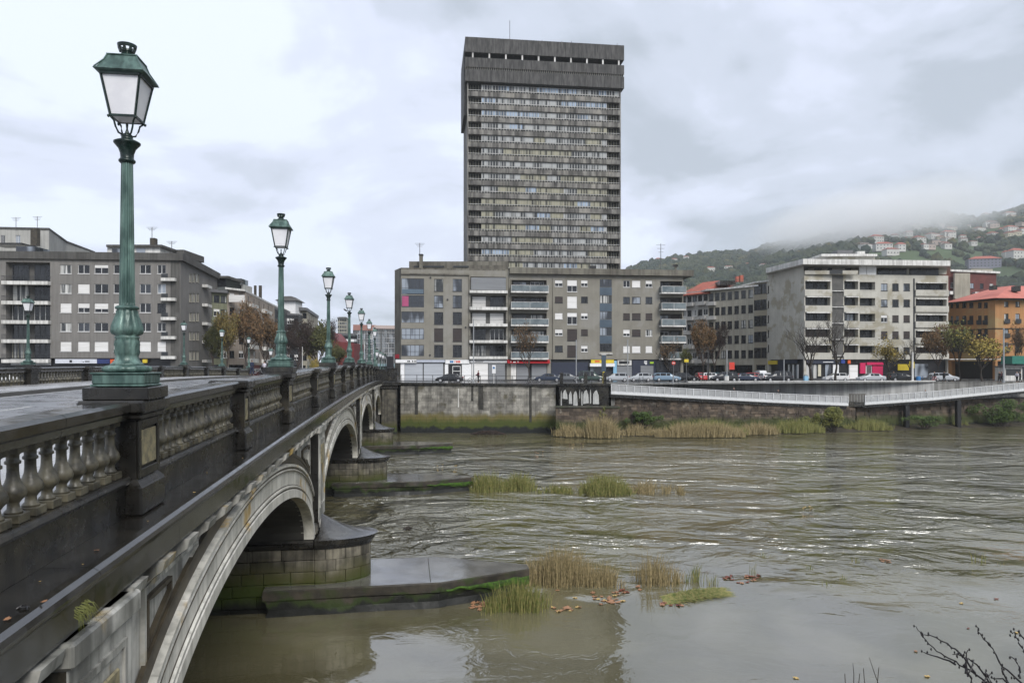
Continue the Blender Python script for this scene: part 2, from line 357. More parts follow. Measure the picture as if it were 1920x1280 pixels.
def row(peds, l, dz, hi_until, count_from):
    global nfar
    for a, b in zip(peds, peds[1:]):
        lo_, hi_ = a + 0.62, b - 0.62; n = max(2, int(round((hi_ - lo_) / 0.355)) + 1)
        for i in range(n):
            s = lo_ + (hi_ - lo_) * i / (n - 1)
            if s < 5.2 and l > -10: continue
            if s < hi_until: along('baluster', bal_hi if s < 24 else bal_lo, l, s, dz)
            else:
                T = Matrix.Translation((l, s, c(s) + dz)); bal_far(T)
def bal_far(T):
    far.lathe([(0.09, -1.05), (0.06, -0.9), (0.125, -0.74), (0.06, -0.55), (0.09, -0.25)], 6, T=T)
row(PED_S, -4.0, 0, 61, 0); row(LPED, LL, -0.1, 62, 0)
far.build('balusters_far_bays', m_bal, bridge, kind='stuff')
# pedestals between the bays
def ped_mb(w):
    mb = MB(); h = w / 2
    mb.cbox(-0.42, 0.36, -h, h, -1.60, -1.18, 0.03); mb.prism([(-0.40, -h + .02), (0.34, -h + .02), (0.34, h - .02), (-0.40, h - .02)], -1.18, -1.10, top=[(-0.34, -h + .08), (0.27, -h + .08), (0.27, h - .08), (-0.34, h - .08)])
    mb.box(-0.34, 0.27, -h + 0.08, h - 0.08, -1.10, -0.25)
    # frame round a recessed panel on the river face
    y = h - 0.08
    for y0, y1, z0, z1 in ((-y, -y + 0.10, -1.08, -0.27), (y - 0.10, y, -1.08, -0.27), (-y + 0.10, y - 0.10, -1.08, -0.96), (-y + 0.10, y - 0.10, -0.38, -0.27)):
        mb.cbox(0.272, 0.305, y0, y1, z0, z1, 0.008)
    mb.cbox(-0.42, 0.37, -h, h, -0.25, -0.17, 0.02); mb.cbox(-0.46, 0.42, -h - 0.05, h + 0.05, -0.17, 0.015, 0.03)
    return mb
def ped_panel(w):
    h = w / 2 - 0.2; return MB().cbox(0.275, 0.292, -h, h, -0.92, -0.42, 0.006)
ped_big, ped_small = ped_mb(1.0).mesh('pedestal', m_dark), ped_mb(0.72).mesh('pedestal', m_dark)
pp_big, pp_small = ped_panel(1.0).mesh('carved_panel', m_lichen), ped_panel(0.72).mesh('carved_panel', m_lichen)
for s in PED_S:
    big_ = s in LAMP_S; o = along('pedestal', ped_big if big_ else ped_small, -4.0, s)
    put('carved_panel', pp_big if big_ else pp_small, o)
for i, s in enumerate(LPED):
    o = along('pedestal', ped_big if i % 2 else ped_small, LL, s, -0.1); o.rotation_euler[2] = pi
lp_me = MB().cbox(-0.43, 0.43, -0.43, 0.43, 0.016, 0.19, 0.012).mesh('lamp_plinth', m_dark)
for s in LAMP_S: along('lamp_plinth', lp_me, -4.0, s)
lp2 = MB().cbox(-0.42, 0.42, -0.42, 0.42, 0.016, 0.15, 0.012).mesh('lamp_plinth', m_dark)
for s in LEFT_S: along('lamp_plinth', lp2, LL, s, -0.1)
# brackets below the cornice
mod_me = MB().prism([(-0.05, 0.0), (-0.05, -0.42), (0.08, -0.40), (0.16, -0.28), (0.36, -0.14), (0.40, 0.0)], -0.24, 0.24, T=Matrix.Rotation(pi / 2, 4, 'X')).mesh('bracket', m_white)
s = 5.0
while s < 99:
    along('bracket', mod_me, -3.66, s, -2.165); s += 1.12
# arches
ZS = 2.7
ARCH = [(19.0, 8.8, 2.75), (41.25, 11.05, 3.2), (65.5, 10.8, 3.2), (89.3, 10.5, 3.0)]
LS = -3.62                                                   # spandrel plane
RING = 1.02
def ell(ar, t, off=0.0):
    s0, a, b = ar
    nx, nz = cos(t) / a, sin(t) / b; n = sqrt(nx * nx + nz * nz)
    return s0 - a * cos(t) - off * nx / n, ZS + b * sin(t) + off * nz / n
ringp = [(0.0, -0.30), (0.0, 0.16), (0.24, 0.16), (0.26, 0.125), (0.30, 0.125), (0.32, 0.155), (0.36, 0.155), (0.38, 0.10), (0.80, 0.10), (0.82, 0.15), (0.86, 0.15), (0.88, 0.115), (0.93, 0.115), (0.95, 0.17), (RING, 0.17), (RING + .02, 0.0), (RING + .02, -0.30)]
for k, ar in enumerate(ARCH):
    n = 26 if k == 0 else 20
    ts = [pi * i / n for i in range(n + 1)]
    for i in range(n):
        t0, t1 = ts[i] + (0.0006 if k == 0 else 0.0003), ts[i + 1] - (0.0006 if k == 0 else 0.0003); rings = []
        for j in range(4):
            t = t0 + (t1 - t0) * j / 3; R = []
            for off, x in ringp:
                y, z = ell(ar, t, off); R.append(Vector((LS + x, y, z)))
            rings.append(R)
        mb = MB(); mb.loft(rings); flipfix(mb.build('voussoir', m_arch, bridge).data)
    # brown groove band outside the ring (only where it stays below the cornice)
    mb = MB(); rings = []
    for i in range(41):
        t = pi * i / 40; R = []
        for off, x in ((RING + 0.02, 0.02), (RING + 0.02, 0.06), (RING + 0.24, 0.06), (RING + 0.26, 0.09), (RING + 0.34, 0.09), (RING + 0.34, 0.02)):
            y, z = ell(ar, t, off); z = min(z, c(y) - 2.17); R.append(Vector((LS + x, y, z)))
        rings.append(R)
    mb.loft(rings); flipfix(mb.build('arch_moulding', m_brown, bridge).data)
    # dark brown strips along the grooves of the archivolt
    for g0, g1, xx in ((0.262, 0.298, 0.13), (0.378, 0.40, 0.105), (0.815, 0.835, 0.152), (0.875, 0.925, 0.12)):
        mb = MB(); rings = []
        for i in range(49):
            t = pi * i / 48; R = []
            for off, x in ((g0, xx - .02), (g0, xx + .006), (g1, xx + .006), (g1, xx - .02)): y, z = ell(ar, t, off); R.append(Vector((LS + x, y, z)))
            rings.append(R)
        mb.loft(rings); flipfix(mb.build('groove', m_brown, bridge).data)
    # vault
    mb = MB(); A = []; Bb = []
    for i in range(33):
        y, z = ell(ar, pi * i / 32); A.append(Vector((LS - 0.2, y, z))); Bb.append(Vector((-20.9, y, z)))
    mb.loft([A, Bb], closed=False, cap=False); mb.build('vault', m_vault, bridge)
# spandrel wall on both faces: columns between ring and cornice
def spandrel(l, mat, name):
    mb = MB(); vs = []; n = 400; y0, y1 = S0, 101.5
    for i in range(n + 1):
        y = y0 + (y1 - y0) * i / n; zb = -1.0
        for ar in ARCH:
            if abs(y - ar[0]) < ar[1] + 0.5:
                u = (y - ar[0]) / (ar[1] + 0.5); zb = max(zb, ZS + (ar[2] + 0.5) * sqrt(max(0, 1 - u * u)))
        zt = c(y) - 2.15; vs += [Vector((l, y, min(zb, zt - .01))), Vector((l, y, zt))]
    for i in range(n): mb.add([vs[2 * i], vs[2 * i + 2], vs[2 * i + 3], vs[2 * i + 1]], [(0, 1, 2, 3)])
    return mb.build(name, mat, bridge)
spandrel(LS, m_white, 'spandrel_wall'); spandrel(-20.9, m_white, 'upstream_spandrel_wall')
# deck body fills between the faces so no light leaks down
mb = MB(); n = 60
for i in range(n):
    a, b = S0 - 6 + (109.5 * i) / n, S0 - 6 + (109.5 * (i + 1)) / n
    mb.add([(-3.7, a, c(a) - 1.75), (-20.8, a, c(a) - 1.75), (-20.8, b, c(b) - 1.75), (-3.7, b, c(b) - 1.75)], [(0, 1, 2, 3)])
mb.build('deck_slab', m_conc, bridge)
# raised frame mouldings in the spandrels, following ring, pilaster and cornice
for k, ar in enumerate(ARCH):
    for side in (-1, 1):
        yp = ar[0] + side * (ar[1] - 0.05)
        for q, inset in enumerate((0.42, 0.62, 0.80)):
            path = []
            ye = yp - side * inset * 0.55
            z_top = lambda y: c(y) - 2.15 - inset
            z_bot = lambda y: ZS + (ar[2] + RING + inset) * sqrt(max(0, 1 - ((y - ar[0]) / (ar[1] + RING + inset)) ** 2))
            ys = [ye - side * 0.25 * i for i in range(40)]; ys = [y for y in ys if z_top(y) - z_bot(y) > 0.12]
            if len(ys) < 3: continue
            path = [(y, z_top(y)) for y in ys] + [(y, z_bot(y)) for y in reversed(ys)]
            mb = MB(); R = []
            npt = len(path)
            for i, (y, z) in enumerate(path):
                (ya, za), (yb, zb) = path[i - 1], path[(i + 1) % npt]; d = Vector((yb - ya, zb - za)); d.normalize(); nn = Vector((-d.y, d.x)); w_ = 0.035
                R.append([Vector((LS, y - nn.x * w_, z - nn.y * w_)), Vector((LS + 0.07, y - nn.x * w_, z - nn.y * w_)), Vector((LS + 0.07, y + nn.x * w_, z + nn.y * w_)), Vector((LS, y + nn.x * w_, z + nn.y * w_))])
            R.append(R[0]); mb.loft(R, cap=False); flipfix(mb.build('spandrel_frame', m_brown if q == 1 else m_white, bridge).data)
# pilasters over the piers
def pilaster(s0, s1):
    zt = c((s0 + s1) / 2) - 2.16
    o = MB().cbox(LS, -3.30, s0, s1, 3.3, zt - 0.02, 0.02).build('pilaster', m_white, bridge)
    w_ = (s1 - s0)
    mb = MB()
    for y0, y1, z0, z1 in ((s0 + .25, s0 + .33, 3.8, zt - .5), (s1 - .33, s1 - .25, 3.8, zt - .5), (s0 + .33, s1 - .33, 3.8, 3.88), (s0 + .33, s1 - .33, zt - .58, zt - .5)): mb.box(-3.30, -3.265, y0, y1, z0, z1)
    mb.build('frame_moulding', m_white, o)
    MB().cbox(-3.298, -3.255, s0 + w_ * 0.3, s1 - w_ * 0.3, zt - 1.5, zt - 0.75, 0.02).build('carved_ornament', m_lichen, o)
    MB().cbox(LS, -3.22, s0 - 0.06, s1 + 0.06, zt - 0.28, zt - 0.02, 0.03).build('pilaster_capital', m_white, o)
    # dark faces on the near-side returns of the pilasters
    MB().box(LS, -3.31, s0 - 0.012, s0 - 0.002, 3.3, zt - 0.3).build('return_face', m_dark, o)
PIERS = [(27.8, 30.2), (52.3, 54.7), (76.3, 78.8)]
pilaster(7.6, 9.3)
for a, b in PIERS: pilaster(a + 0.15, b - 0.15)
# piers with block courses, cutwater, cap and footing
blk = {}
def cut_pt(cs, half, ln, t): return (-3.42 + ln * sin(t), cs - half * cos(t))
for ip, (a, b) in enumerate(PIERS):
    cs = (a + b) / 2; half = (b - a) / 2
    MB().box(-20.7, -3.50, a + 0.05, b - 0.05, -2, ZS).build('pier_core', m_pierj, bridge)
    MB().cbox(-20.8, -3.45, a - 0.10, b + 0.10, ZS - 0.34, ZS - 0.14, 0.03).build('impost_band', m_dark, bridge)
    nc = 7; h = (ZS - 0.36 + 0.7) / nc
    for r in range(nc):
        z0 = -0.7 + r * h; x = -3.425
        rr = random.Random(ip * 50 + r)
        while x > -(9.5 if ip == 0 else 7.0):
            L_ = rr.uniform(0.75, 1.35)
            MB().cbox(x - L_ + 0.015, x - 0.004, a - rr.uniform(0, 0.015), a + 0.06, z0 + 0.012, z0 + h - 0.006, 0.018).build('stone', m_pier, bridge); x -= L_
        # cutwater stones
        ln, nst = 2.0, 8; off = 0.0 if r % 2 else 0.5
        ts = [0.02] + [pi * (i + 1 - off) / nst for i in range(nst)]
        ts = [0.0] + [t for t in ts if 0.1 < t < pi - 0.05] + [pi]
        for t0, t1 in zip(ts, ts[1:]):
            p = []; g_ = 0.006; pr = rr.uniform(0, 0.02)
            for q in range(4):
                t = t0 + g_ + (t1 - t0 - 2 * g_) * q / 3; p.append(cut_pt(cs, half * 1.0 + pr, ln + pr, t))
            for q in range(3, -1, -1):
                t = t0 + g_ + (t1 - t0 - 2 * g_) * q / 3; p.append(cut_pt(cs, half - 0.25, ln - 0.25, t))
            mb = MB().prism(p, z0 + 0.010, z0 + h - 0.004); flipfix(mb.build('stone', m_pier, bridge).data)
    MB().prism([cut_pt(cs, half - 0.06, 1.93, pi * q / 16) for q in range(17)], -2, ZS - 0.38).build('cutwater_core', m_pierj, bridge)
    # cap: edge band and drip, then the swept cone
    mb = MB(); P = [cut_pt(cs, half + 0.16, 2.2, pi * q / 20) for q in range(21)]; P2 = [cut_pt(cs, half + 0.05, 2.08, pi * q / 20) for q in range(21)]
    mb.prism(P2, ZS - 0.38, ZS - 0.20, top=P); mb.prism(P, ZS - 0.20, ZS - 0.04)
    flipfix(mb.build('cap_edge', m_dark, bridge).data)
    mb = MB(); R = []
    for u in range(9):
        f = u / 8; R.append([Vector((-3.3 + (2.17 * sin(pi * q / 20)) * (1 - f) + 0.0, cs - (half + 0.14) * cos(pi * q / 20) * (1 - f * 0.94), ZS - 0.035 + 0.78 * f ** 1.7)) for q in range(21)])
    mb.loft(R, closed=False, cap=False); mb.build('cap_slope', m_cap, bridge, smooth=True)
    # footing slab with pointed downstream end
    fp = [(-5.2, cs - 1.75), (1.3, cs - 1.6), (4.95, cs - 0.25), (4.95, cs + 0.35), (1.3, cs + 2.1), (-5.2, cs + 2.1)]
    mb = MB(); R = []
    pts = []
    for i in range(len(fp)):
        (xa, ya), (xb, yb) = fp[i], fp[(i + 1) % len(fp)]; m_ = max(1, int(math.hypot(xb - xa, yb - ya) / 0.35))
        for j in range(m_): pts.append((xa + (xb - xa) * j / m_, ya + (yb - ya) * j / m_))
    for z, g_ in ((0.99, 0.0), (0.93, 0.02), (0.62, 0.0), (0.55, -0.12), (0.25, -0.16), (-0.1, -0.05), (-1.6, 0.05)):
        ring = []
        for (x, y) in pts:
            v = Vector((x - 0, y - cs)); v.normalize(); j = g_ + (0.10 * mn.noise(Vector((x * 0.9, y * 0.9, z * 2 + ip))) if z < 0.9 else 0)
            ring.append(Vector((x + v.x * j, y + v.y * j, z)))
        R.append(ring)
    mb.loft(R[::-1], cap=False); mb.build('footing_side', m_slabs, bridge)
    mb = MB(); mb.prism(fp, 0.90, 0.996); mb.build('footing_slab', m_slab, bridge)
    # bright moss on the near side toward the tip
    mb = MB(); rm = random.Random(ip + 3); N_ = 44; top_, bot_ = [], []
    for i in range(N_ + 1):
        f_ = i / N_; lx = 1.5 + 3.45 * f_; sy = cs - 1.6 + (lx - 1.3) / 3.65 * 1.35 - 0.035 + .03 * mn.noise(Vector((lx * 3, ip, 0))); w1 = 0.70 + .07 * mn.noise(Vector((lx * 2.2, 5 + ip, 0))); w0 = w1 - (0.10 + .34 * f_) * (0.75 + .5 * mn.noise(Vector((lx * 1.6, 9, ip)))); top_.append((lx, sy, w1)); bot_.append((lx, sy, w0))
    R = [[Vector((x, y + .05, z)) for x, y, z in top_], [Vector((x, y - .04, z - .03)) for x, y, z in top_], [Vector((x, y - .05 - .03 * mn.noise(Vector((x * 4, 1, 2))), (z + zb) / 2)) for (x, y, z), (_, _, zb) in zip(top_, bot_)], [Vector((x, y - .01, z)) for x, y, z in bot_], [Vector((x, y + .06, z - .02)) for x, y, z in bot_]]
    mb.loft([list(q) for q in zip(*R)], cap=False); flipfix(mb.build('moss', m_moss, bridge).data)
    # joint across the slab top is a shallow raised lip
    MB().box(0.9, 0.93, cs - 1.5, cs + 1.9, 0.996, 1.003).build('slab_joint', m_slabs, bridge)
# abutments
mb = MB().box(-20.9, LS - 0.02, S0 - 8, 10.1, -2, 5.6); mb.build('near_abutment', m_white, bridge)
mb = MB().box(-20.9, LS - 0.02, 99.9, 103, -2, 6.6); mb.build('far_abutment', m_pierj, bridge)
o = MB().cbox(-3.4, -1.3, 99.6, 101.6, -1, 6.2, 0.05).build('abutment_pier', m_pier, bridge)
MB().cbox(-3.55, -1.15, 99.4, 101.8, 6.2, 6.6, 0.08).build('abutment_cornice', m_dark, bridge)
MB().cbox(-2.5, -1.2, 99.7, 101.0, 7.25, 8.95, 0.05).build('end_pedestal', m_dark, bridge)
MB().cbox(-2.6, -1.1, 99.6, 101.1, 8.95, 9.08, 0.03).build('end_pedestal_cap', m_dark, bridge)
MB().cbox(-3.7, -1.05, 99.3, 101.5, 6.62, 7.24, 0.1).build('flared_cornice', m_dark, bridge)
MB().cbox(-4.3, -2.5, 99.9, 100.3, 7.25, 8.9, 0.03).build('parapet_return', m_dark, bridge)
# carriageway and pavements on the deck
def strip(l0, l1, dz, name, mat, **kw):
    mb = MB(); n = 70
    for i in range(n):
        a, b = S0 - 6 + 109.0 * i / n, S0 - 6 + 109.0 * (i + 1) / n
        mb.add([(l0, a, c(a) + dz), (l1, a, c(a) + dz), (l1, b, c(b) + dz), (l0, b, c(b) + dz)], [(0, 3, 2, 1)])
    return mb.build(name, mat, kind='structure', rot=TH, **kw)
strip(-20.2, -16.6, -1.02, 'pavement', m_pave); strip(-8.2, -4.18, -1.02, 'pavement', m_pave); strip(-16.4, -8.4, -1.17, 'road', m_asph)
for l0, l1, nm in ((-16.6, -16.4, 'kerb'), (-8.4, -8.2, 'kerb')):
    mb = MB(); n = 70
    for i in range(n):
        a, b = S0 - 6 + 109.0 * i / n, S0 - 6 + 109.0 * (i + 1) / n
        mb.add([(l0, a, c(a) - 1.3), (l1, a, c(a) - 1.3), (l1, b, c(b) - 1.3), (l0, b, c(b) - 1.3), (l0, a, c(a) - 1.015), (l1, a, c(a) - 1.015), (l1, b, c(b) - 1.015), (l0, b, c(b) - 1.015)], [(4, 5, 6, 7), (0, 3, 7, 4), (1, 2, 6, 5)])
    mb.build(nm, m_kerb, kind='structure', rot=TH)
paint = flat('road_paint', (0.5, 0.5, 0.48), 0.5)
mb = MB()
for l0 in (-16.1, -12.45, -8.75):
    s = -6.0
    while s < 98:
        L_ = 104 if l0 != -12.45 else 2.0
        k = 1 if L_ == 2.0 else 30
        for i in range(k):
            a, b = s + L_ * i / k, s + L_ * (i + 1) / k
            mb.add([(l0, a, c(a) - 1.166), (l0 + 0.12, a, c(a) - 1.166), (l0 + 0.12, b, c(b) - 1.166), (l0, b, c(b) - 1.166)], [(0, 1, 2, 3)])
        s += L_ + 3
mb.build('road_markings', paint, kind='structure', rot=TH)

# ================================================================= bridge lamps
def make_lamp():
    root = thing('street_lamp', 'x', 'street lamp', group='green lamps along the bridge')
    mb = MB(); mb.cbox(-0.36, 0.36, -0.36, 0.36, 0.0, 0.035, 0.01); mb.cbox(-0.343, 0.343, -0.343, 0.343, 0.035, 0.175, 0.015); mb.cbox(-0.36, 0.36, -0.36, 0.36, 0.175, 0.20, 0.008)
    mb.build('base_block', m_verd, root)
    mb = MB(); n = 48; R = []
    for r, z, k in ((0.27, 0.20, 0), (0.295, 0.215, .025), (0.305, 0.25, .035), (0.29, 0.285, .03), (0.25, 0.30, 0.01)):
        R.append([Vector(((r + k * (0.5 + 0.5 * sin(a * 2 * pi / n * 12))) * cos(2 * pi * a / n), (r + k * (0.5 + 0.5 * sin(a * 2 * pi / n * 12))) * sin(2 * pi * a / n), z)) for a in range(n)])
    mb.loft(R); mb.build('scroll_ring', m_verd, root, smooth=True)
    # octagonal pedestal with leaf relief, then the bulb
    mb = MB(); n = 64; R = []
    prof = [(0.24, 0.30, 0), (0.205, 0.33, 0), (0.172, 0.36, 0), (0.155, 0.40, 0), (0.150, 0.44, 0), (0.148, 0.46, 1), (0.148, 0.50, 1), (0.148, 0.55, 1), (0.148, 0.60, 1), (0.148, 0.65, 1), (0.150, 0.68, 0), (0.165, 0.70, 0), (0.165, 0.715, 0),
            (0.145, 0.725, 0), (0.175, 0.75, 2), (0.195, 0.785, 2), (0.198, 0.82, 2), (0.188, 0.87, 2), (0.168, 0.93, 2), (0.148, 0.99, 2), (0.132, 1.05, 2), (0.125, 1.09, 2), (0.125, 1.10, 0), (0.155, 1.115, 0), (0.158, 1.14, 0), (0.13, 1.16, 0)]
    for r, z, kk in prof:
        ring = []
        for a in range(n):
            an = 2 * pi * a / n; rr = r
            if kk: rr += 0.012 * abs(sin(an * 4)) ** 0.5 + 0.012 * sin(abs(((an * 8 / (2 * pi)) % 1) - .5) * 14 + z * 75) * abs(sin(an * 4)) - 0.010 * (1 if abs(sin(an * 4)) < 0.2 else 0)
            ring.append(Vector((rr * cos(an), rr * sin(an), z)))
        R.append(ring)
    mb.loft(R); mb.build('leaf_carved_bulb', m_verd, root, smooth=True)
    mb = MB().lathe([(0.106, 1.16), (0.104, 1.2), (0.096, 1.9), (0.087, 2.6), (0.078, 3.22)], 48, flute=0.11, fl=(1.17, 3.25)); mb.build('fluted_column', m_verd, root)
    mb = MB().lathe([(0.088, 3.22), (0.10, 3.23), (0.112, 3.245), (0.112, 3.265), (0.095, 3.28), (0.088, 3.30), (0.092, 3.36), (0.115, 3.43), (0.16, 3.485), (0.178, 3.505), (0.178, 3.525), (0.14, 3.545), (0.085, 3.555), (0.075, 3.60), (0.085, 3.615), (0.06, 3.64), (0.02, 3.66)], 32)
    mb.build('capital', m_verdd, root, smooth=True)
    b0, b1, z0, z1 = 0.165, 0.262, 3.86, 4.44
    mb = MB()
    for sx, sy in ((1, 1), (1, -1), (-1, 1), (-1, -1)):
        mb.tube([(0.04 * sx, 0.04 * sy, 3.62), (0.085 * sx, 0.085 * sy, 3.64), (0.115 * sx, 0.115 * sy, 3.72), (0.13 * sx, 0.13 * sy, 3.80), (0.155 * sx, 0.155 * sy, 3.83), (0.172 * sx, 0.172 * sy, 3.86)], 0.014, 6)
        mb.lathe([(0.0, -0.03), (0.02, -0.012), (0.02, 0.01), (0.0, 0.02)], 8, T=Matrix.Translation((0.182 * sx, 0.182 * sy, 3.845)))
    mb.lathe([(0.012, 3.6), (0.03, 3.66), (0.012, 3.72), (0.02, 3.78), (0.005, 3.8)], 8)
    mb.build('scroll_brackets', m_verdd, root)
    mb = MB()
    for i in range(4):
        T = Matrix.Rotation(i * pi / 2, 4, 'Z')
        mb.tube([T @ Vector((b0, b0, z0)), T @ Vector((b1, b1, z1))], 0.019, 4)
        mb.box(b0 - 0.014, b0 + 0.014, -b0, b0, z0 - 0.014, z0 + 0.016, T=T); mb.box(b1 - 0.02, b1 + 0.018, -b1, b1, z1 - 0.035, z1 + 0.02, T=T)
    mb.build('lantern_frame', m_verdd, root)
    for i in range(4):
        T = Matrix.Rotation(i * pi / 2, 4, 'Z'); e = 0.97
        mb = MB(); a = [T @ Vector((b0 * e, -b0 * e, z0)), T @ Vector((b0 * e, b0 * e, z0)), T @ Vector((b1 * e, b1 * e, z1)), T @ Vector((b1 * e, -b1 * e, z1))]
        off = T @ Vector((-0.008, 0, 0)); mb.add(a + [p + off for p in a], [(0, 1, 2, 3), (7, 6, 5, 4), (0, 4, 5, 1), (1, 5, 6, 2), (2, 6, 7, 3), (3, 7, 4, 0)]); mb.build('pane', m_frost, root)
    MB().box(-b0 * .95, b0 * .95, -b0 * .95, b0 * .95, z0 - 0.006, z0).build('bottom_pane', m_frost, root)
    mb = MB(); sq = lambda r: [(-r, -r), (r, -r), (r, r), (-r, r)]
    mb.prism(sq(0.28), 4.44, 4.462, top=sq(0.335)); mb.prism(sq(0.335), 4.462, 4.48, top=sq(0.325))
    mb.prism(sq(0.305), 4.48, 4.62, top=sq(0.225)); mb.prism(sq(0.225), 4.62, 4.71, top=sq(0.19)); mb.prism(sq(0.205), 4.71, 4.722)
    for i in range(4):
        T = Matrix.Rotation(i * pi / 2, 4, 'Z'); mb.tube([T @ Vector((0.32, 0.32, 4.48)), T @ Vector((0.228, 0.228, 4.62)), T @ Vector((0.195, 0.195, 4.71))], 0.01, 4)
    mb.build('lantern_roof', m_verd, root)
    mb = MB().lathe([(0.16, 4.72), (0.135, 4.75), (0.095, 4.775), (0.075, 4.80), (0.07, 4.82), (0.02, 4.83)], 20); mb.build('roof_cap', m_verdd, root, smooth=True)
    mb = MB(); n = 8                                        # pierced crown
    mb.lathe([(0.07, 4.80), (0.085, 4.835), (0.06, 4.84)], 24)
    for i in range(n):
        a = 2 * pi * i / n; mb.tube([(0.085 * cos(a), 0.085 * sin(a), 4.83), (0.110 * cos(a), 0.110 * sin(a), 4.90)], 0.021, 5)
    R = [[Vector((rr * cos(2 * pi * k / 32), rr * sin(2 * pi * k / 32), z)) for k in range(32)] for rr, z in ((0.10, 4.885), (0.122, 4.885), (0.130, 4.93), (0.105, 4.93), (0.10, 4.885))]
    mb.loft(R, cap=False); mb.build('pierced_crown', m_verdd, root)
    return root
lamp = make_lamp()
RL = ['green bronze lamp nearest the camera, tallest in the photo, on the near parapet', 'second green bronze lamp from the camera on the near parapet',
      'third lamp along the near parapet, in front of the sky left of centre', 'fourth lamp along the near parapet, between the third and the dark red building',
      'fifth green lamp along the near parapet, near the crest of the bridge', 'sixth lamp along the near parapet, just past the crest', 'seventh lamp of the near parapet, at the far end of the bridge']
for i, s in enumerate(LAMP_S):
    p = B(-4.0, s, c(s) + 0.19)
    if i == 0: lamp.location = p; lamp.rotation_euler = (0, 0, TH); lamp['label'] = RL[0]
    else: copy_tree(lamp, RL[i], p, TH)
LB = ['small green lamp on the far parapet in front of the balconies at the left edge', 'green lamp on the far parapet hidden behind the big near lamp post', 'green lamp on the far parapet at the right corner of the grey block',
      'green lamp on the far parapet in front of the yellow brown trees', 'green lamp on the far parapet just left of the person in dark blue']
for i, (s, sc_) in enumerate(zip(LEFT_S, (0.76, 0.78, 0.83, 0.86, 0.84))):
    if i == 1: continue                                     # wholly behind the big near lamp
    copy_tree(lamp, LB[i], B(LL, s, c(s) - 0.1 + 0.15), TH, sc_)
for i, (s, lb) in enumerate(((107.5, 'green lamp on the street just beyond the far end of the near parapet'), (121.0, 'second green lamp on the street beyond the bridge end'), (135.0, 'third green lamp on the street beyond the bridge end'), (149.0, 'farthest green lamp on the street beyond the bridge end'))):
    copy_tree(lamp, lb, B(-4.3, s, 7.0), TH, 1.0)
copy_tree(lamp, 'green lamp on the street behind the two people on the bridge', B(LL, 113.0, 7.0), TH, 1.05)
# ================================================================= far bank ground
GZ = 6.75
m_street = M('wet_street', (0.10, 0.10, 0.10), (0.07, 0.07, 0.07), sc=0.2, rough=0.35, r2=0.18, ior=1.5)
m_ground = M('city_ground', (0.10, 0.10, 0.09), (0.07, 0.075, 0.06), sc=0.02, rough=0.9)
def P2(px, Y): return Vector(((px - 960) / F * Y, Y, 0))
QL = [P2(-120, 103), P2(720, 100), P2(752, 100), P2(1042, 99.5), P2(1146, 97.5), P2(1260, 101), P2(1740, 114), P2(2150, 128)]
mb = MB(); top = [Vector((-1500, 103, GZ))] + [Vector((p.x, p.y, GZ)) for p in QL] + [Vector((2500, 320, GZ))]
for a, b in zip(top, top[1:]): mb.quad(a, b, Vector((b.x * 1.0, 3600, GZ)), Vector((a.x, 3600, GZ)))
mb.build('city_ground', m_ground, kind='structure')
# street and pavement sheets, each a few millimetres above the one below
def sheet(pts, z, name, mat):
    mb = MB(); mb.add([Vector((p[0], p[1], z)) for p in pts], [tuple(range(len(pts)))]); return mb.build(name, mat, kind='structure')
def px2(px, Y): v = P2(px, Y); return (v.x, v.y)
sheet([px2(700, 101), px2(1290, 103), px2(1800, 118), px2(2100, 128), px2(2100, 134), px2(1508, 131), px2(1290, 131), px2(740, 125.5), px2(700, 125.5)], GZ + 0.004, 'quay_road', m_street)
sheet([px2(735, 125.5), px2(1290, 131), px2(1290, 134.5), px2(735, 129)], GZ + 0.12, 'pavement', m_pave)
sheet([px2(1440, 131.5), px2(2000, 133.5), px2(2000, 138), px2(1440, 136)], GZ + 0.12, 'pavement', m_pave)
sheet([px2(-200, 104), px2(700, 104), px2(700, 112), px2(-200, 111)], GZ + 0.004, 'left_street', m_street)
road_ramp = MB()
for i in range(12):
    a, b = 99 + i * 3, 102 + i * 3; za = max(GZ + .01, c(min(a, 100)) - 1.17 - max(0, a - 100) * 0.03); zb = max(GZ + .01, c(min(b, 100)) - 1.17 - max(0, b - 100) * 0.03)
    road_ramp.quad(B(-20.2, a, za), B(-4.2, a, za), B(-4.2, b, zb), B(-20.2, b, zb))
road_ramp.build('bridge_approach_road', m_asph, kind='structure')
# near bank, under and behind the camera
mb = MB(); mb.prism([(-3.0, -20), (60, -20), (60, 1.2), (-3.0, 1.2)], -2, E - 1.75); mb.build('near_bank', m_pave, kind='structure')

# ================================================================= building kit
G_DARK = M('dark_window_glass', (0.008, 0.009, 0.011), (0.022, 0.024, 0.028), sc=1.1, st=(1, 1, .6), rough=0.08, ior=1.5)
G_SKY = M('glass_painted_sky_reflection', (0.26, 0.29, 0.33), (0.02, 0.024, 0.030), sc=0.45, st=(1, 1, .35), detail=1, lo=.44, hi=.56, rough=0.06, ior=1.7)  # pale sky reflections are painted into the base colour as patches
G_CURT = M('curtained_glass', (0.46, 0.46, 0.44), (0.04, 0.043, 0.045), sc=0.9, st=(2.0, 2.0, .12), detail=2, rough=0.12, lo=.42, hi=.58)
m_wf = flat('white_window_frame', (0.70, 0.70, 0.69)); m_df = flat('dark_window_frame', (0.025, 0.028, 0.032)); m_cf = flat('cream_window_frame', (0.52, 0.49, 0.38))
m_blind = M('white_roller_blind', (0.74, 0.73, 0.72), (0.62, 0.61, 0.59), sc=1, st=(.3, .3, 6), rough=0.6)
m_brsh = M('brown_roller_shutter', (0.038, 0.028, 0.026), (0.026, 0.02, 0.019), sc=1, st=(.3, .3, 9), rough=0.6)
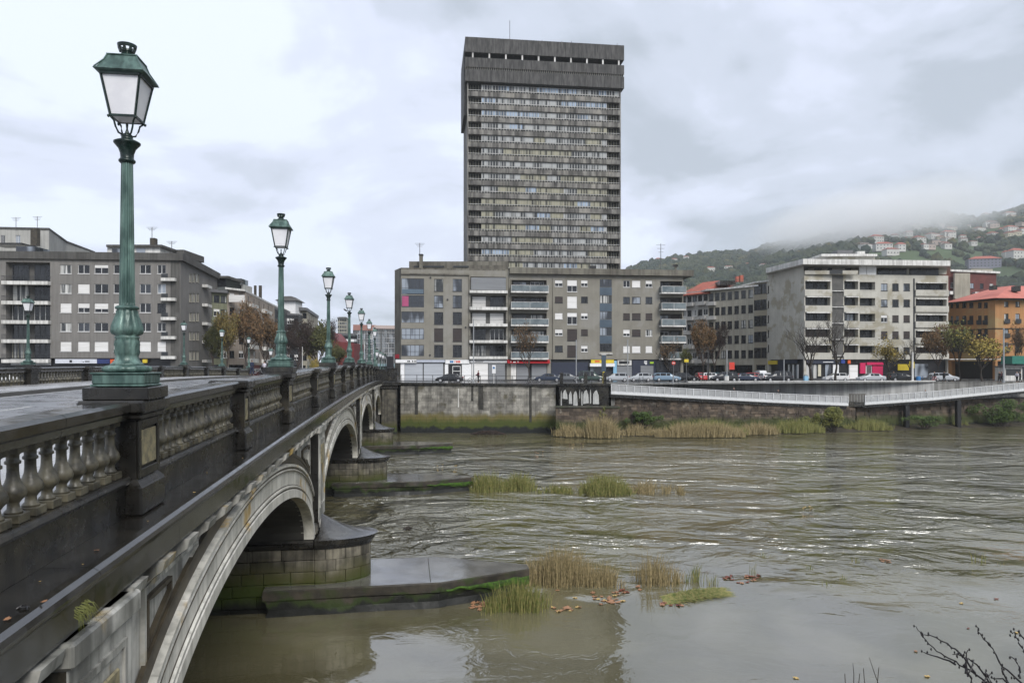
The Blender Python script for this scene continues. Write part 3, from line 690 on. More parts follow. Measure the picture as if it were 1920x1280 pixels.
m_bglass = M('blue_balcony_glass', (0.17, 0.20, 0.21), (0.10, 0.125, 0.135), sc=0.6, rough=0.12)
m_wc = M('white_painted_concrete', (0.70, 0.69, 0.66), (0.54, 0.53, 0.50), sc=0.7, rough=0.6, streak=0.3, stsc=0.8)
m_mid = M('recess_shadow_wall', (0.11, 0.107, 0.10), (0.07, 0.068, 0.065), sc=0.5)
m_metal = flat('roof_metal', (0.12, 0.12, 0.125), 0.5)
WIN = {}
def rot2(M4, loc): return M4 @ Matrix.Translation(loc)
class Fac:
    def __init__(s, root, a, b, zb, zt):
        s.root = root; s.a = Vector((a.x, a.y, zb)); s.b = Vector((b.x, b.y, zb)); s.zb = zb; s.zt = zt
        e = (s.b - s.a); s.L = e.length; s.e = e.normalized(); s.H = zt - zb
        n = Vector((s.e.y, -s.e.x, 0))                      # outward (to the camera)
        Mw = Matrix(((s.e.x, -n.x, 0, s.a.x), (s.e.y, -n.y, 0, s.a.y), (0, 0, 1, zb), (0, 0, 0, 1)))
        s.M = root.matrix_basis.inverted() @ Mw
        s.holes = []
    def uv(s, px, py=None):
        d = Vector(((px - 960) / F, 1, 0)); n = Vector((s.e.y, -s.e.x, 0)); t = n.dot(s.a - Vector((0, 0, s.a.z))) / n.dot(d)
        h = d * t; u = (h - Vector((s.a.x, s.a.y, 0))).dot(s.e)
        return u if py is None else (u, E + (HY - py) / F * t - s.zb)
    def rect(s, r):
        x0, y0, x1, y1 = r; xm = (x0 + x1) / 2; u0, u1 = s.uv(x0), s.uv(x1); return u0, u1, s.uv(xm, y1)[1], s.uv(xm, y0)[1]
    def put(s, name, me, loc, parent=None, **kw):
        o = bpy.data.objects.new(name, me); COL.objects.link(o)
        if parent is None: o.parent = s.root; o.matrix_basis = s.M @ Matrix.Translation(loc)
        else: o.parent = parent; o.matrix_basis = Matrix.Translation(loc)
        for k, v in kw.items(): o[k] = v
        return o
    def boxp(s, name, r, mat, y0=-0.06, y1=0.0, parent=None, local=False, ch=0.0):
        u0, u1, z0, z1 = r if local else s.rect(r); k = ('box', round(u1 - u0, 2), round(z1 - z0, 2), round(y0, 3), round(y1, 3), mat.name)
        if k not in WIN: WIN[k] = (MB().cbox(0, u1 - u0, y0, y1, 0, z1 - z0, ch, ) if ch else MB().box(0, u1 - u0, y0, y1, 0, z1 - z0)).mesh(name, mat)
        return s.put(name, WIN[k], (u0, 0, z0), parent)
    def wall(s, mat, depth=0.22, name='wall', back=0.0):
        us = sorted({0.0, s.L} | {min(max(v, 0), s.L) for h in s.holes for v in h[:2]}); zs = sorted({0.0, s.H} | {min(max(v, 0), s.H) for h in s.holes for v in h[2:4]})
        mb = MB()
        def inh(u, z): return any(h[0] < u < h[1] and h[2] < z < h[3] for h in s.holes)
        for z0, z1 in zip(zs, zs[1:]):
            u_start = None
            for u0, u1 in zip(us, us[1:]):
                if inh((u0 + u1) / 2, (z0 + z1) / 2):
                    if u_start is not None: mb.quad((u_start, 0, z0), (u0, 0, z0), (u0, 0, z1), (u_start, 0, z1)); u_start = None
                elif u_start is None: u_start = u0
            if u_start is not None: mb.quad((u_start, 0, z0), (s.L, 0, z0), (s.L, 0, z1), (u_start, 0, z1))
        for h in s.holes:
            u0, u1, z0, z1, d = h
            mb.quad((u0, 0, z0), (u0, 0, z1), (u0, d, z1), (u0, d, z0)); mb.quad((u1, 0, z0), (u1, d, z0), (u1, d, z1), (u1, 0, z1))
            mb.quad((u0, 0, z0), (u0, d, z0), (u1, d, z0), (u1, 0, z0)); mb.quad((u0, 0, z1), (u1, 0, z1), (u1, d, z1), (u0, d, z1))
        return s.put(name, mb.mesh(name, mat), (0, 0, 0))
    def window(s, r, t='w', depth=0.2, local=False, sill=True, hole=True, mull=None, at=None):
        u0, u1, z0, z1 = r if local else s.rect(r); w, h = round(u1 - u0, 2), round(z1 - z0, 2)
        if hole: s.holes.append((u0, u1, z0, z1, depth))
        y = (depth - 0.10) if at is None else at
        fm = {'w': m_wf, 'v': m_wf, 'h': m_wf, 'k': m_df, 'o': m_df, 's': m_df, 'c': m_cf, 'g': m_wf, 'n': m_df}[t]
        mull = mull if mull is not None else (1 if w < 1.9 else 2 if w < 3 else 4)
        k = ('f', w, h, fm.name, mull, sill)
        if k not in WIN:
            mb = MB(); q = 0.06
            mb.box(0, w, 0, 0.07, 0, q); mb.box(0, w, 0, 0.07, h - q, h); mb.box(0, q, 0, 0.07, q, h - q); mb.box(w - q, w, 0, 0.07, q, h - q)
            for i in range(mull): x = w * (i + 1) / (mull + 1); mb.box(x - 0.035, x + 0.035, 0.002, 0.068, q, h - q)
            if fm is m_df and h > 1.6: mb.box(q, w - q, 0.004, 0.066, h * 0.4, h * 0.4 + 0.05)
            if sill: mb.box(-0.05, w + 0.05, -y - 0.08, 0.0, -0.07, -0.003)
            WIN[k] = mb.mesh('window', fm)
        o = s.put('window', WIN[k], (u0, y, z0))
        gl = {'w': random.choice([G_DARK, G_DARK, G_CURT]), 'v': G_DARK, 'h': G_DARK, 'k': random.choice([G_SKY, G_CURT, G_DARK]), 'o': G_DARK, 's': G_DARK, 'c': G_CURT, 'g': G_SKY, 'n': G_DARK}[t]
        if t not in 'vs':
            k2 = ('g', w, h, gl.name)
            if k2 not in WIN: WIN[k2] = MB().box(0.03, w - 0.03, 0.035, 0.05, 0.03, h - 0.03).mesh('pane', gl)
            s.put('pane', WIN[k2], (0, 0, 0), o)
        bl = {'v': 1.0, 's': 1.0, 'h': random.choice([0.35, 0.5, 0.62])}.get(t)
        if bl:
            mt = m_brsh if t == 's' else m_blind; k3 = ('b', w, h, bl, mt.name)
            if k3 not in WIN:
                mb = MB(); zb = h - (h - 0.04) * bl; nsl = max(2, int((h - zb) / 0.22)); d = (h - 0.02 - zb) / nsl
                for i in range(nsl): mb.box(0.04, w - 0.04, -0.035, 0.03, zb + i * d, zb + (i + 1) * d - 0.015)
                mb.box(0.045, w - 0.045, -0.025, 0.025, zb, h - 0.03); WIN[k3] = mb.mesh('blind', mt)
            s.put('blind' if t != 's' else 'roller_shutter', WIN[k3], (0, 0, 0), o)
        return o
    def grid(s, cols, rows, types, **kw):
        for j, (y0, y1) in enumerate(rows):
            for i, (x0, x1) in enumerate(cols):
                t = types[j][i] if isinstance(types, (list, tuple)) else types
                if t != '.': s.window((x0, y0, x1, y1), t, **kw)
    def balcony(s, r, slab, style='solid', doors='kw', recess=1.1, out=1.1, rail_y=None, mat=None, backmat=None, endw=True):
        """r: opening in photo pixels; slab: (y0, y1) of the slab edge; rail_y: top of the parapet"""
        u0, u1, z0, z1 = s.rect(r); s.holes.append((u0, u1, z0, z1, recess)); x0, y0, x1, y1 = r; mat = mat or m_wc
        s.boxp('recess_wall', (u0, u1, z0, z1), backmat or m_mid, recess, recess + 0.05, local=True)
        n = len(doors)
        for i, t in enumerate(doors):
            if t == '.': continue
            a = u0 + (u1 - u0) * (i + 0.12) / n; b = u0 + (u1 - u0) * (i + 0.88) / n
            s.window((a, b, z0 + 0.06, z0 + (z1 - z0) * 0.9), t, local=True, sill=False, hole=False, at=recess - 0.09)
        us0, us1, zs0, zs1 = s.rect((x0 - 2, slab[0], x1 + 2, slab[1]))
        o = s.boxp('balcony', (us0, us1, zs0, zs1), mat, -out, 0.0 if out > 0 else 0.1, local=True)
        L_ = us1 - us0; zr = s.rect((x0, rail_y, x1, slab[0]))[3] - zs0 if rail_y else 0; h0 = zs1 - zs0
        if style == 'glass' and rail_y:
            k = ('gb', round(L_, 1), round(zr, 2), out)
            if k not in WIN:
                WIN[k] = (MB().box(0.04, L_ - 0.04, -out + 0.02, -out + 0.05, h0 + 0.05, zr).box(0.02, 0.05, -out + 0.06, 0, h0 + 0.05, zr).mesh('glass_panel', m_bglass),
                          MB().box(0, L_, -out - 0.01, -out + 0.07, zr, zr + 0.06).box(0, 0.06, -out, -out + 0.06, h0, zr).box(L_ - 0.06, L_, -out, -out + 0.06, h0, zr).box(L_ * .5 - 0.03, L_ * .5 + 0.03, -out, -out + 0.06, h0, zr).mesh('handrail', m_wc))
            s.put('glass_panel', WIN[k][0], (0, 0, 0), o); s.put('handrail', WIN[k][1], (0, 0, 0), o)
        elif style == 'rail' and rail_y:
            k = ('rb', round(L_, 1), round(zr, 2), out)
            if k not in WIN:
                mb = MB().box(0, L_, -out, -out + 0.04, zr, zr + 0.04).box(0, 0.04, -out + .05, 0, zr, zr + 0.04).box(L_ - .04, L_, -out + .05, 0, zr, zr + 0.04); n = int(L_ / 0.16)
                for i in range(n + 1): x = (L_ - 0.03) * i / n; mb.box(x, x + 0.025, -out + .005, -out + 0.03, h0, zr)
                WIN[k] = mb.mesh('railing', m_df)
            s.put('railing', WIN[k], (0, 0, 0), o)
        return o
def bld(name, label, cat, base, e_ang=0.0): return thing(name, label, cat, base, e_ang)
def facades(root, pts, zb, zt): return [Fac(root, a, b, zb, zt) for a, b in zip(pts, pts[1:])]
def shell(root, pts, depth, zb, zt, mat, roofmat, over=0.0, th=0.5, roof=True, parapet=None):
    """side and rear walls plus a roof over the front polyline pts (left to right)"""
    inv = root.matrix_basis.inverted(); back = BD * depth
    bl, br = pts[0] + back, pts[-1] + back
    mb = MB()
    for a, b in ((bl, pts[0]), (pts[-1], br), (br, bl)):
        mb.quad(*[inv @ Vector((p.x, p.y, z)) for p, z in ((a, zb), (b, zb), (b, zt), (a, zt))])
    put('rear_wall', mb.mesh('rear_wall', mat), root)
    if not roof: return
    cen = sum(pts, Vector()) / len(pts) + back * 0.5
    poly = [(p + (p - cen).normalized() * over * 1.4) for p in pts] + [br + (br - cen).normalized() * over * 1.4, bl + (bl - cen).normalized() * over * 1.4]
    poly = [inv @ Vector((p.x, p.y, 0)) for p in poly]; z0 = zt - root.location.z
    mb = MB().prism([(p.x, p.y) for p in poly], z0 - 0.002, z0 + th); put('roof', mb.mesh('roof', roofmat), root)
def antenna(parent, P, h, mat=None):
    inv = parent.matrix_basis.inverted(); P = inv @ P
    mb = MB().tube([P, P + Vector((0, 0, h))], 0.06, 4)
    for k in range(3): mb.box(P.x - 0.9 + 0.2 * k, P.x + 0.9 - 0.2 * k, P.y - 0.02, P.y + 0.02, P.z + h * (0.95 - 0.12 * k), P.z + h * (0.95 - 0.12 * k) + 0.05)
    mb.build('antenna', m_metal, parent)
def boxat(parent, pxa, pxb, y0, y1, Y, depth, name, mat, ch=0.0):
    """box by photo pixels at distance Y"""
    inv = parent.matrix_basis.inverted() if parent else Matrix()
    a, b = W(pxa, y1, Y), W(pxb, y0, Y); T = inv @ Matrix.Translation(a)
    mb = MB(); (mb.cbox(0, b.x - a.x, 0, depth, 0, b.z - a.z, ch, T=T) if ch else mb.box(0, b.x - a.x, 0, depth, 0, b.z - a.z, T=T)); return mb.build(name, mat, parent)

m_w1 = M('grey_render', (0.225, 0.212, 0.178), (0.19, 0.178, 0.15), sc=0.35, rough=0.85, streak=0.06, stsc=0.8, bump=0.004, c=(0.235, 0.225, 0.20), csc=0.18)
m_w1b = M('grey_render_parapet', (0.17, 0.16, 0.13), (0.11, 0.10, 0.082), sc=0.35, rough=0.85, streak=0.35, stsc=0.6)
m_navy = flat('navy_shutter', (0.018, 0.024, 0.045)); m_rsh = M('grey_roller_shutter', (0.40, 0.42, 0.45), (0.33, 0.35, 0.38), sc=1, st=(.2, .2, 8), rough=0.5)
m_rsh2 = M('mid_grey_shutter', (0.20, 0.21, 0.22), (0.16, 0.165, 0.175), sc=1, st=(.2, .2, 8), rough=0.5)
m_whitep = flat('white_panel', (0.76, 0.76, 0.76)); m_red = flat('red_awning', (0.35, 0.008, 0.015)); m_yel = flat('yellow_sign', (0.62, 0.47, 0.03)); m_orange = flat('orange_sign', (0.65, 0.10, 0.02))
m_blue = flat('blue_sign', (0.03, 0.16, 0.38)); m_redsign = flat('red_letters', (0.60, 0.05, 0.03)); m_black = flat('black_paint', (0.012, 0.012, 0.014), 0.4); m_pink = flat('pink_shutter', (0.52, 0.01, 0.085)); m_lb = flat('light_blue_panel', (0.22, 0.42, 0.58)); m_gn = flat('green_canopy', (0.02, 0.16, 0.12))
m_bluepan = M('slate_blue_panel', (0.060, 0.088, 0.118), (0.045, 0.066, 0.09), sc=.6, rough=0.35)

# ---------------------------------------------------------------- riverside block, left half (bay windows) and right half (flat roof)
def YM(px): return 130.25 / (1 - 0.113 * (px - 960) / F)
def PM(px): return P2(px, YM(px))
zM1, zM2 = E + 17.5, E + 16.9
p0, p1, p2_ = P2(740, 131.5), PM(752), PM(955)
r1 = bld('apartment_block', 'grey riverside block with dark bay windows beside the far bridge end', 'building', (p1.x, p1.y, GZ), math.atan(0.113))
fs = facades(r1, [p0, p1, p2_], GZ, zM1); f0, f = fs; f0.wall(m_w1b)
rowsB = [(522, 552), (553.5, 576), (584, 605), (615.5, 636), (646.5, 667.5)]
for r in rowsB: f.window((752.6, r[0], 795, r[1]), 'k', mull=4, depth=0.14, sill=False)
rowsA = [(523, 546), (554, 577), (585, 608), (615.5, 640), (646.5, 669)]
for i, r in enumerate(rowsA): f.window((814, r[0], 831, r[1]), 'kkkso'[i]); f.window((849, r[0], 866, r[1]), 'kkhsn'[i] if i != 2 else 'k')
bal = [((882, 519, 949, 545), (545, 550)), ((882, 553, 949, 576), (576, 581.5)), ((882, 584, 949, 607), (607, 612)), ((882, 614, 949, 638), (638, 643)), ((882, 645, 949, 668), (668, 673))]
for i, (r, sl_) in enumerate(bal): f.balcony(r, sl_, 'rail' if i not in (0,) else 'solid', ['ss', 'vk', 'vv', 'kw', 'kn'][i], rail_y=sl_[0] - 7, out=0.7)
f.boxp('awning_blind', (883, 521, 948, 544), m_rsh2, -0.5, -0.4)
f.boxp('pink_curtain', (754, 555, 766, 574), flat('pink_curtain', (0.36, 0.06, 0.15)), 0.0, 0.03); f.boxp('blue_panel', (754, 542, 794, 550), flat('blue_grey_panel', (0.09, 0.13, 0.17)), 0.0, 0.03)
f.boxp('parapet_ledge', (752, 513, 880, 515.5), m_w1b, -0.25, 0.0)
# shops
f.holes.append(f.rect((750, 674, 955, 716)) + (0.35,))
f.boxp('shop_recess', (750, 674, 955, 716), m_mid, 0.35, 0.4)
sg = f.boxp('sign_board', (742, 674, 781, 680), m_whitep, -0.35, -0.05)
for a, b in ((764, 766), (766.6, 769), (772.6, 774.5), (776.2, 777.6), (778.8, 780.5)): 
    u0, u1, z0, z1 = f.rect((a, 675.6, b, 678.6)); su = f.rect((742, 674, 781, 680)); f.boxp('lettering', (u0 - su[0], u1 - su[0], z0 - su[2], z1 - su[2]), m_black, -0.37, -0.352, parent=sg, local=True)
f.boxp('fascia_band', (781.2, 674.5, 834, 679), flat('pale_blue_grey', (0.42, 0.45, 0.52)), -0.2, 0.0)
f.boxp('roller_shutter', (759, 680.5, 792.5, 713.5), m_rsh, 0.1, 0.3); f.boxp('roller_shutter', (794.5, 680.5, 831, 713.5), m_rsh, 0.1, 0.3); f.boxp('white_pier', (751, 680.5, 758.4, 713.5), m_whitep, 0.0, 0.3)
sg = f.boxp('sign_board', (835, 674.5, 880, 681.5), m_whitep, -0.2, 0.0); su = f.rect((835, 674.5, 880, 681.5))
for a, b, mm in ((843.5, 846, m_blue), (846.3, 850, m_blue), (852.2, 853.4, m_redsign), (855, 857, m_redsign), (857.6, 860, m_redsign), (860.5, 862.8, m_redsign)):
    u0, u1, z0, z1 = f.rect((a, 676, b, 680)); f.boxp('lettering', (u0 - su[0], u1 - su[0], z0 - su[2], z1 - su[2]), mm, -0.22, -0.202, parent=sg, local=True)
f.boxp('shop_door', (841, 682, 865, 713), m_black, 0.1, 0.3); f.boxp('glass_door', (849, 687, 863, 711), G_DARK, 0.04, 0.08); 
for r in ((848.4, 686, 849.4, 712), (862.6, 686, 863.6, 712), (849.5, 686, 862.5, 687), (849.5, 695, 862.5, 696)): f.boxp('door_frame', r, m_wf, 0.02, 0.07)
f.boxp('white_pier', (834, 682, 840.5, 713), m_whitep, 0.0, 0.3); f.boxp('white_panel', (866, 682, 884, 712), m_whitep, 0.0, 0.3)
sg = f.boxp('sign_board', (882, 675, 950, 680), m_whitep, -0.1, 0.0); su = f.rect((882, 675, 950, 680))
for i in range(7): u0, u1, z0, z1 = f.rect((891 + i * 2.2, 676.6, 892.7 + i * 2.2, 678.6)); f.boxp('lettering', (u0 - su[0], u1 - su[0], z0 - su[2], z1 - su[2]), m_mid, -0.12, -0.102, parent=sg, local=True)
f.boxp('roller_shutter', (885, 681, 915, 712), m_blind, 0.1, 0.3); f.boxp('roller_shutter', (916, 681, 947, 712), m_rsh2, 0.1, 0.3)
f.boxp('downpipe', (953.2, 515, 954.6, 673), m_w1b, -0.14, 0.0); f.boxp('downpipe', (878.6, 515, 879.8, 673), m_w1b, -0.12, 0.0)
for x_, y_ in ((806, 519), (838, 560), (872, 612), (805, 664)): f.boxp('wall_lamp', (x_, y_, x_ + 2.5, y_ + 2.5), m_df, -0.2, 0.0)
f.wall(m_w1); shell(r1, [p0, p1, p2_], 14, GZ, zM1, m_w1, m_w1b, 0.0, 0.3)
f0.boxp('red_poster', (741, 664, 748.5, 671.5), flat('red_poster', (0.55, 0.02, 0.04)), -0.06, 0.0)
boxat(r1, 767, 953, 490, 505, 133, 8, 'roof_penthouse', m_w1b); boxat(r1, 776, 833, 498.2, 501, 132.85, .1, 'ribbon_window', m_df); boxat(r1, 850, 879, 498.2, 501, 132.85, .1, 'ribbon_window', m_df)
boxat(r1, 786, 792, 478, 505, 131.8, 0.8, 'chimney', m_w1b); boxat(r1, 785, 793, 476, 478.4, 131.7, 1.0, 'chimney_cap', m_dark)
antenna(r1, W(787, 478, 132), 2.2)
boxat(r1, 880, 951, 497, 515, 130.6, 1.5, 'roof_canopy', m_w1b)
# right half
q0, q1 = PM(955), PM(1281)
r2 = bld('apartment_block', 'grey beige riverside block with a blue glazed stair strip and glass balconies', 'building', (q0.x, q0.y, GZ), math.atan(0.113))
f = Fac(r2, q0, q1, GZ, zM2)
dy = 30.6
def rws(y0, y1, d=dy, n=5): return [(y0 + d * i, y1 + d * i) for i in range(n)]
for i in range(5):
    y = 525 + 31 * i; f.balcony((959, y, 1025, y + 23), (y + 22.2, y + 25), 'glass', ['kw', 'kk', 'nk', 'ww', 'nn'][i], rail_y=y + 11.5, out=1.2)
C1, C2, C3 = (1040.5, 1055), (1063.5, 1082), (1089.5, 1102)
f.grid([C1], rws(525.5, 537), ['h', 's', 'v', 'h', 'n'], mull=1); 
for i, t in enumerate('hvhss'): f.window((C2[0], 525 + dy * i, C2[1], 547 + dy * i), t)
f.grid([C3], rws(525.5, 537), ['h', 'n', 'h', 's', 'h'], mull=1)
f.grid([(1168.5, 1181), (1185, 1201), (1210.5, 1223)], rws(526, 538.5), ['wvh', 'kkk', 'sss', 'hsw', 'vvv'], mull=1)
for i in range(5):
    y0, y1 = 523.5 + 30.2 * i, 538.3 + 30.2 * i; f.window((1124.5, y0, 1147, y1), 'k', mull=3, depth=0.12, sill=False)
    if i < 4: f.boxp('blue_panel', (1124.3, y1 + 0.4, 1147.2, y0 + 29.8), m_bluepan, -0.03, 0.05)
f.boxp('stair_ledge', (1123.5, 662, 1148.5, 663.6), m_wc, -0.3, 0)
for i in range(5):
    y = 527 + 30.6 * i; f.balcony((1238, y, 1279.5, y + 23), (y + 22.5, y + 25), 'glass', ['ns', 'ks', 'ks', 'wn', 'wn'][i], rail_y=y + 11.5, out=1.5)
f.holes.append(f.rect((957, 673.5, 1276, 714)) + (0.5,)); f.boxp('shop_recess', (957, 673.5, 1276, 714), m_df, 0.5, 0.55)
u0, u1, z0, z1 = f.rect((951, 674, 1030, 681)); mb = MB(); mb.prism([(0, 0), (0, 1.0), (0, 1.0)][:2] + [(0.9, 0.0)], 0, 1) if False else None
mb = MB(); mb.add([(u0, 0, z1), (u1, 0, z1), (u1, -0.9, z0 + .15), (u0, -0.9, z0 + .15), (u0, -0.9, z0), (u1, -0.9, z0), (u0, 0, z0), (u1, 0, z0)], [(0, 3, 2, 1), (3, 4, 5, 2), (0, 6, 4, 3), (1, 2, 5, 7), (6, 7, 5, 4)]); f.put('red_awning', mb.mesh('red_awning', m_red), (0, 0, 0))
f.boxp('lettering', (956.5, 677.2, 957.4, 679.6), m_whitep, -0.95, -0.93); f.boxp('lettering', (961, 678, 966, 679.5), m_whitep, -0.95, -0.93); f.boxp('lettering', (969.5, 676.8, 970.6, 679.6), m_whitep, -0.95, -0.93)
f.boxp('shop_pier', (950, 681, 958, 712), m_w1, 0.02, 0.3); f.boxp('white_panel', (958, 681, 968, 711), m_wc, 0.1, 0.3); f.boxp('roller_shutter', (969, 682, 991, 711), m_rsh2, 0.1, 0.3); f.boxp('roller_shutter', (997, 682, 1025, 711), m_rsh2, 0.1, 0.3); f.boxp('shop_pier', (1026, 674, 1033, 712), m_w1, 0.02, 0.3)
f.boxp('navy_front', (1034, 679, 1103, 711), m_navy, 0.15, 0.3); 
sg = f.boxp('yellow_sign', (1108, 674.3, 1151, 680.5), m_yel, -0.1, 0.1); f.boxp('red_lettering', (1115, 676, 1124, 678.6), m_redsign, -0.13, -0.1); f.boxp('white_awning', (1105, 681, 1151, 687), m_whitep, -0.6, -0.05)
f.boxp('light_blue_door', (1150, 676, 1156.5, 710), m_lb, 0.0, 0.3); f.boxp('shop_window', (1107, 689, 1132, 710), G_SKY, 0.2, 0.3); f.boxp('grey_frame', (1158, 675, 1184, 684.5), m_wc, -0.05, 0.2); f.boxp('dark_sign', (1160.5, 676.5, 1180, 682), m_black, -0.07, -0.05); f.boxp('roller_shutter', (1157, 686, 1185, 710), m_rsh2, 0.1, 0.3)
f.boxp('navy_front', (1186, 674, 1230, 710), m_navy, 0.2, 0.34); f.boxp('roller_shutter', (1201.5, 685.5, 1225.5, 710), m_rsh2, 0.1, 0.19)
f.boxp('letter_curve', (1208, 676.5, 1213.5, 678.3), m_whitep, 0.1, 0.19); f.boxp('letter_curve', (1208, 679.3, 1213.5, 681), m_whitep, 0.1, 0.19); f.boxp('letter_curve', (1210, 681.8, 1213.5, 683.2), m_whitep, 0.1, 0.19); f.boxp('green_mark', (1219, 678, 1226, 681.5), flat('lime_paint', (0.32, 0.5, 0.03)), 0.1, 0.19)
f.boxp('dark_shopfront', (1231, 676, 1275, 711), G_DARK, 0.2, 0.34)
f.boxp('downpipe', (957, 524, 958.2, 673), m_w1b, -0.14, 0.0); f.boxp('downpipe', (1035.5, 522, 1036.5, 673), m_w1b, -0.12, 0.0)
f.wall(m_w1); shell(r2, [q0, q1], 14, GZ, zM2, m_w1, m_w1b, 0.0, 0.05)
a_, b_ = f.uv(955), f.uv(1298)
f.boxp('roof_slab', (a_, b_, zM2 - GZ + 0.06, zM2 - GZ + 1.15), m_w1b, -0.8, 13, local=True)
boxat(r2, 962, 1090, 504, 511, 134, 6, 'roof_structure', m_dark); boxat(r2, 1106, 1118, 498, 512, 133.5, 1.2, 'roof_shrub_box', m_dark)
antenna(r2, W(1239, 512, 136), 5.6); boxat(r2, 1265.5, 1268.5, 499, 512, 135, .3, 'vent_pipe', m_w1b); boxat(r2, 1262.5, 1271.5, 495.5, 499, 134.8, .8, 'vent_cowl', m_dark)

# ---------------------------------------------------------------- tower
m_tw = M('rain_streaked_dark_concrete', (0.25, 0.24, 0.22), (0.105, 0.10, 0.093), sc=0.5, st=(1.2, 1.2, .5), rough=0.85, streak=0.6, stsc=0.45, c=(0.27, 0.255, 0.225), csc=0.22, cw=(0.52, 0.66), bump=0.01, bsc=1.5)
m_twd = M('dark_crown_cladding', (0.092, 0.089, 0.085), (0.042, 0.041, 0.04), sc=0.7, st=(3, 3, .6), rough=0.8, streak=0.35, stsc=1.0)
m_curt = M('tower_curtained_panes', (0.38, 0.39, 0.39), (0.035, 0.038, 0.042), sc=1.15, st=(1, 1, 0.02), rough=0.15, lo=.44, hi=.56)
m_curty = M('tower_cream_panes', (0.30, 0.285, 0.21), (0.04, 0.038, 0.03), sc=1.3, st=(1, 1, 0.02), rough=0.25, lo=.44, hi=.58)
m_curtb = M('tower_blue_panes', (0.33, 0.41, 0.52), (0.08, 0.10, 0.13), sc=1.2, st=(1, 1, 0.02), rough=0.1, lo=.44, hi=.56)
t0, t1 = P2(877, 160), P2(1163, 160 + 0.113 * 37.5)
tw = bld('tower_block', 'tall dark weathered concrete tower block with an overhanging windowed crown', 'tower', (t0.x, t0.y, GZ), math.atan(0.113))
f = Fac(tw, t0, t1, GZ, E + 73)
LT = f.L; DT = 17.0
T0 = f.M
ztop = f.rect((870, 73, 875, 153))[3] + 0.3
f.put('core', MB().box(0.1, LT - 0.1, 1.6, DT - 0.3, 0, ztop - 1).mesh('core', m_df), (0, 0, 0))
def zrow(py): return f.uv(890, py)[1]
rt = random.Random(3); m_tf = flat('tower_pale_mullion', (0.36, 0.36, 0.34)); m_tfc = flat('tower_cream_mullion', (0.32, 0.31, 0.24))
npitch = 56; pit = LT / npitch
rowy = [157 + 23.75 * i for i in range(15)]
segsets = [[(0, 5, 'd'), (5, 20, 'b'), (21, 28, 'b'), (29, 40, 'w'), (41, 51, 'b'), (51, 56, 'w')]]
for i, y in enumerate(rowy):
    zt = zrow(y); zb = zrow(y + 14.0); zn = zrow(y + 23.75)
    # spandrel below this row
    f.put('spandrel_panel', MB().cbox(-0.05, LT + 0.05, 0.0, 1.7, zn + 0.12, zb - 0.02, 0.04).box(0, LT, 0.02, DT - .2, zn + .05, zn + .28).mesh('spandrel_panel', m_tw), (0, 0, 0))
    # rail in front of the lower glazing
    f.put('handrail', MB().box(0, LT, 0.05, 0.09, zb + 0.28, zb + 0.33).mesh('handrail', m_wf), (0, 0, 0))
    k = 5; segs = [(0, 5, 'd')]
    while k < 51:
        n = rt.choice([5, 6, 10, 15, 4]); n = min(n, 51 - k); 
        if n <= 0: break
        tp = rt.choice('wwyywwyb') if i > 2 else rt.choice('wbbwwb'); segs.append((k, k + n, tp)); k += n
    segs.append((51, 56, 'd' if i > 1 else rt.choice('wd')))
    h = zt - zb
    for a, b, tp in segs:
        n = b - a; fm, gm = {'d': (m_tfc, m_twd), 'w': (m_tf, m_curt), 'b': (m_tf, m_curtb), 'y': (m_tfc, m_curty)}[tp]
        y_ = 0.35 if tp != 'd' else 1.3
        k_ = ('seg', n, tp, round(h, 1), rt.randint(0, 3))
        if k_ not in WIN:
            mb = MB(); q = 0.035 if tp == 'd' else 0.07
            for j in range(n + 1):
                if tp == 'd' and j in (0, n): continue
                mb.box(j * pit - q, j * pit + q, -0.3 if tp == 'd' else 0, 0.08, 0, h)
            if tp != 'd': mb.box(q, n * pit - q, 0.005, 0.075, h * 0.30, h * 0.34); mb.box(q, n * pit - q, 0.005, 0.075, h - 0.12, h - .03)
            WIN[k_] = mb.mesh('gallery_glazing', fm), MB().box(q, n * pit - q, 0.04, 0.06, h * (0.34 if tp != 'd' else 0.0), h - 0.12).mesh('panes', gm)
        o = f.put('gallery_glazing', WIN[k_][0], (a * pit + 0.02, y_, zb)); f.put('panes', WIN[k_][1], (0, 0.0, 0), o)
zl = zrow(rowy[-1] + 23.75) + 0.0
f.put('lower_facade', MB().box(0.0, LT, 0.1, 1.6, 0, zl + .06).mesh('lower_facade', m_tw), (0, 0, 0))
zt0 = zrow(156)
f.put('side_wall', MB().box(-0.02, 0.3, 0.6, DT, 0, zt0).box(LT - 0.3, LT + 0.02, 0.6, DT, 0, zt0).mesh('side_wall', m_tw), (0, 0, 0))
f.put('corner_fin', MB().box(-0.12, 0.12, -0.05, 0.58, 0, zt0).box(LT - 0.12, LT + 0.12, -0.05, 0.58, 0, zt0).mesh('corner_fin', m_tw), (0, 0, 0))
zA, zB, zC, zD, zE2, zF = (zrow(v) for v in (155, 133, 128.5, 111, 101, 73))
f.put('crown_band', MB().box(-0.6, LT + 0.7, -0.8, DT, zA, zB).mesh('crown_band', m_twd), (0, 0, 0))
f.put('slot_band', MB().box(-0.3, LT + 0.4, -0.5, DT - .3, zB, zC).mesh('slot_band', m_df), (0, 0, 0))
for j in range(78): pass
mb = MB()
for j in range(76): x = -0.5 + (LT + 1.0) * j / 75; mb.box(x - 0.04, x + 0.04, -0.78, -0.5, zB, zC)
f.put('slot_mullions', mb.mesh('slot_mullions', m_w1), (0, 0, 0), kind='stuff')
f.put('crown_band', MB().box(-0.6, LT + 0.7, -0.8, DT, zC, zD).mesh('crown_band', m_twd), (0, 0, 0))
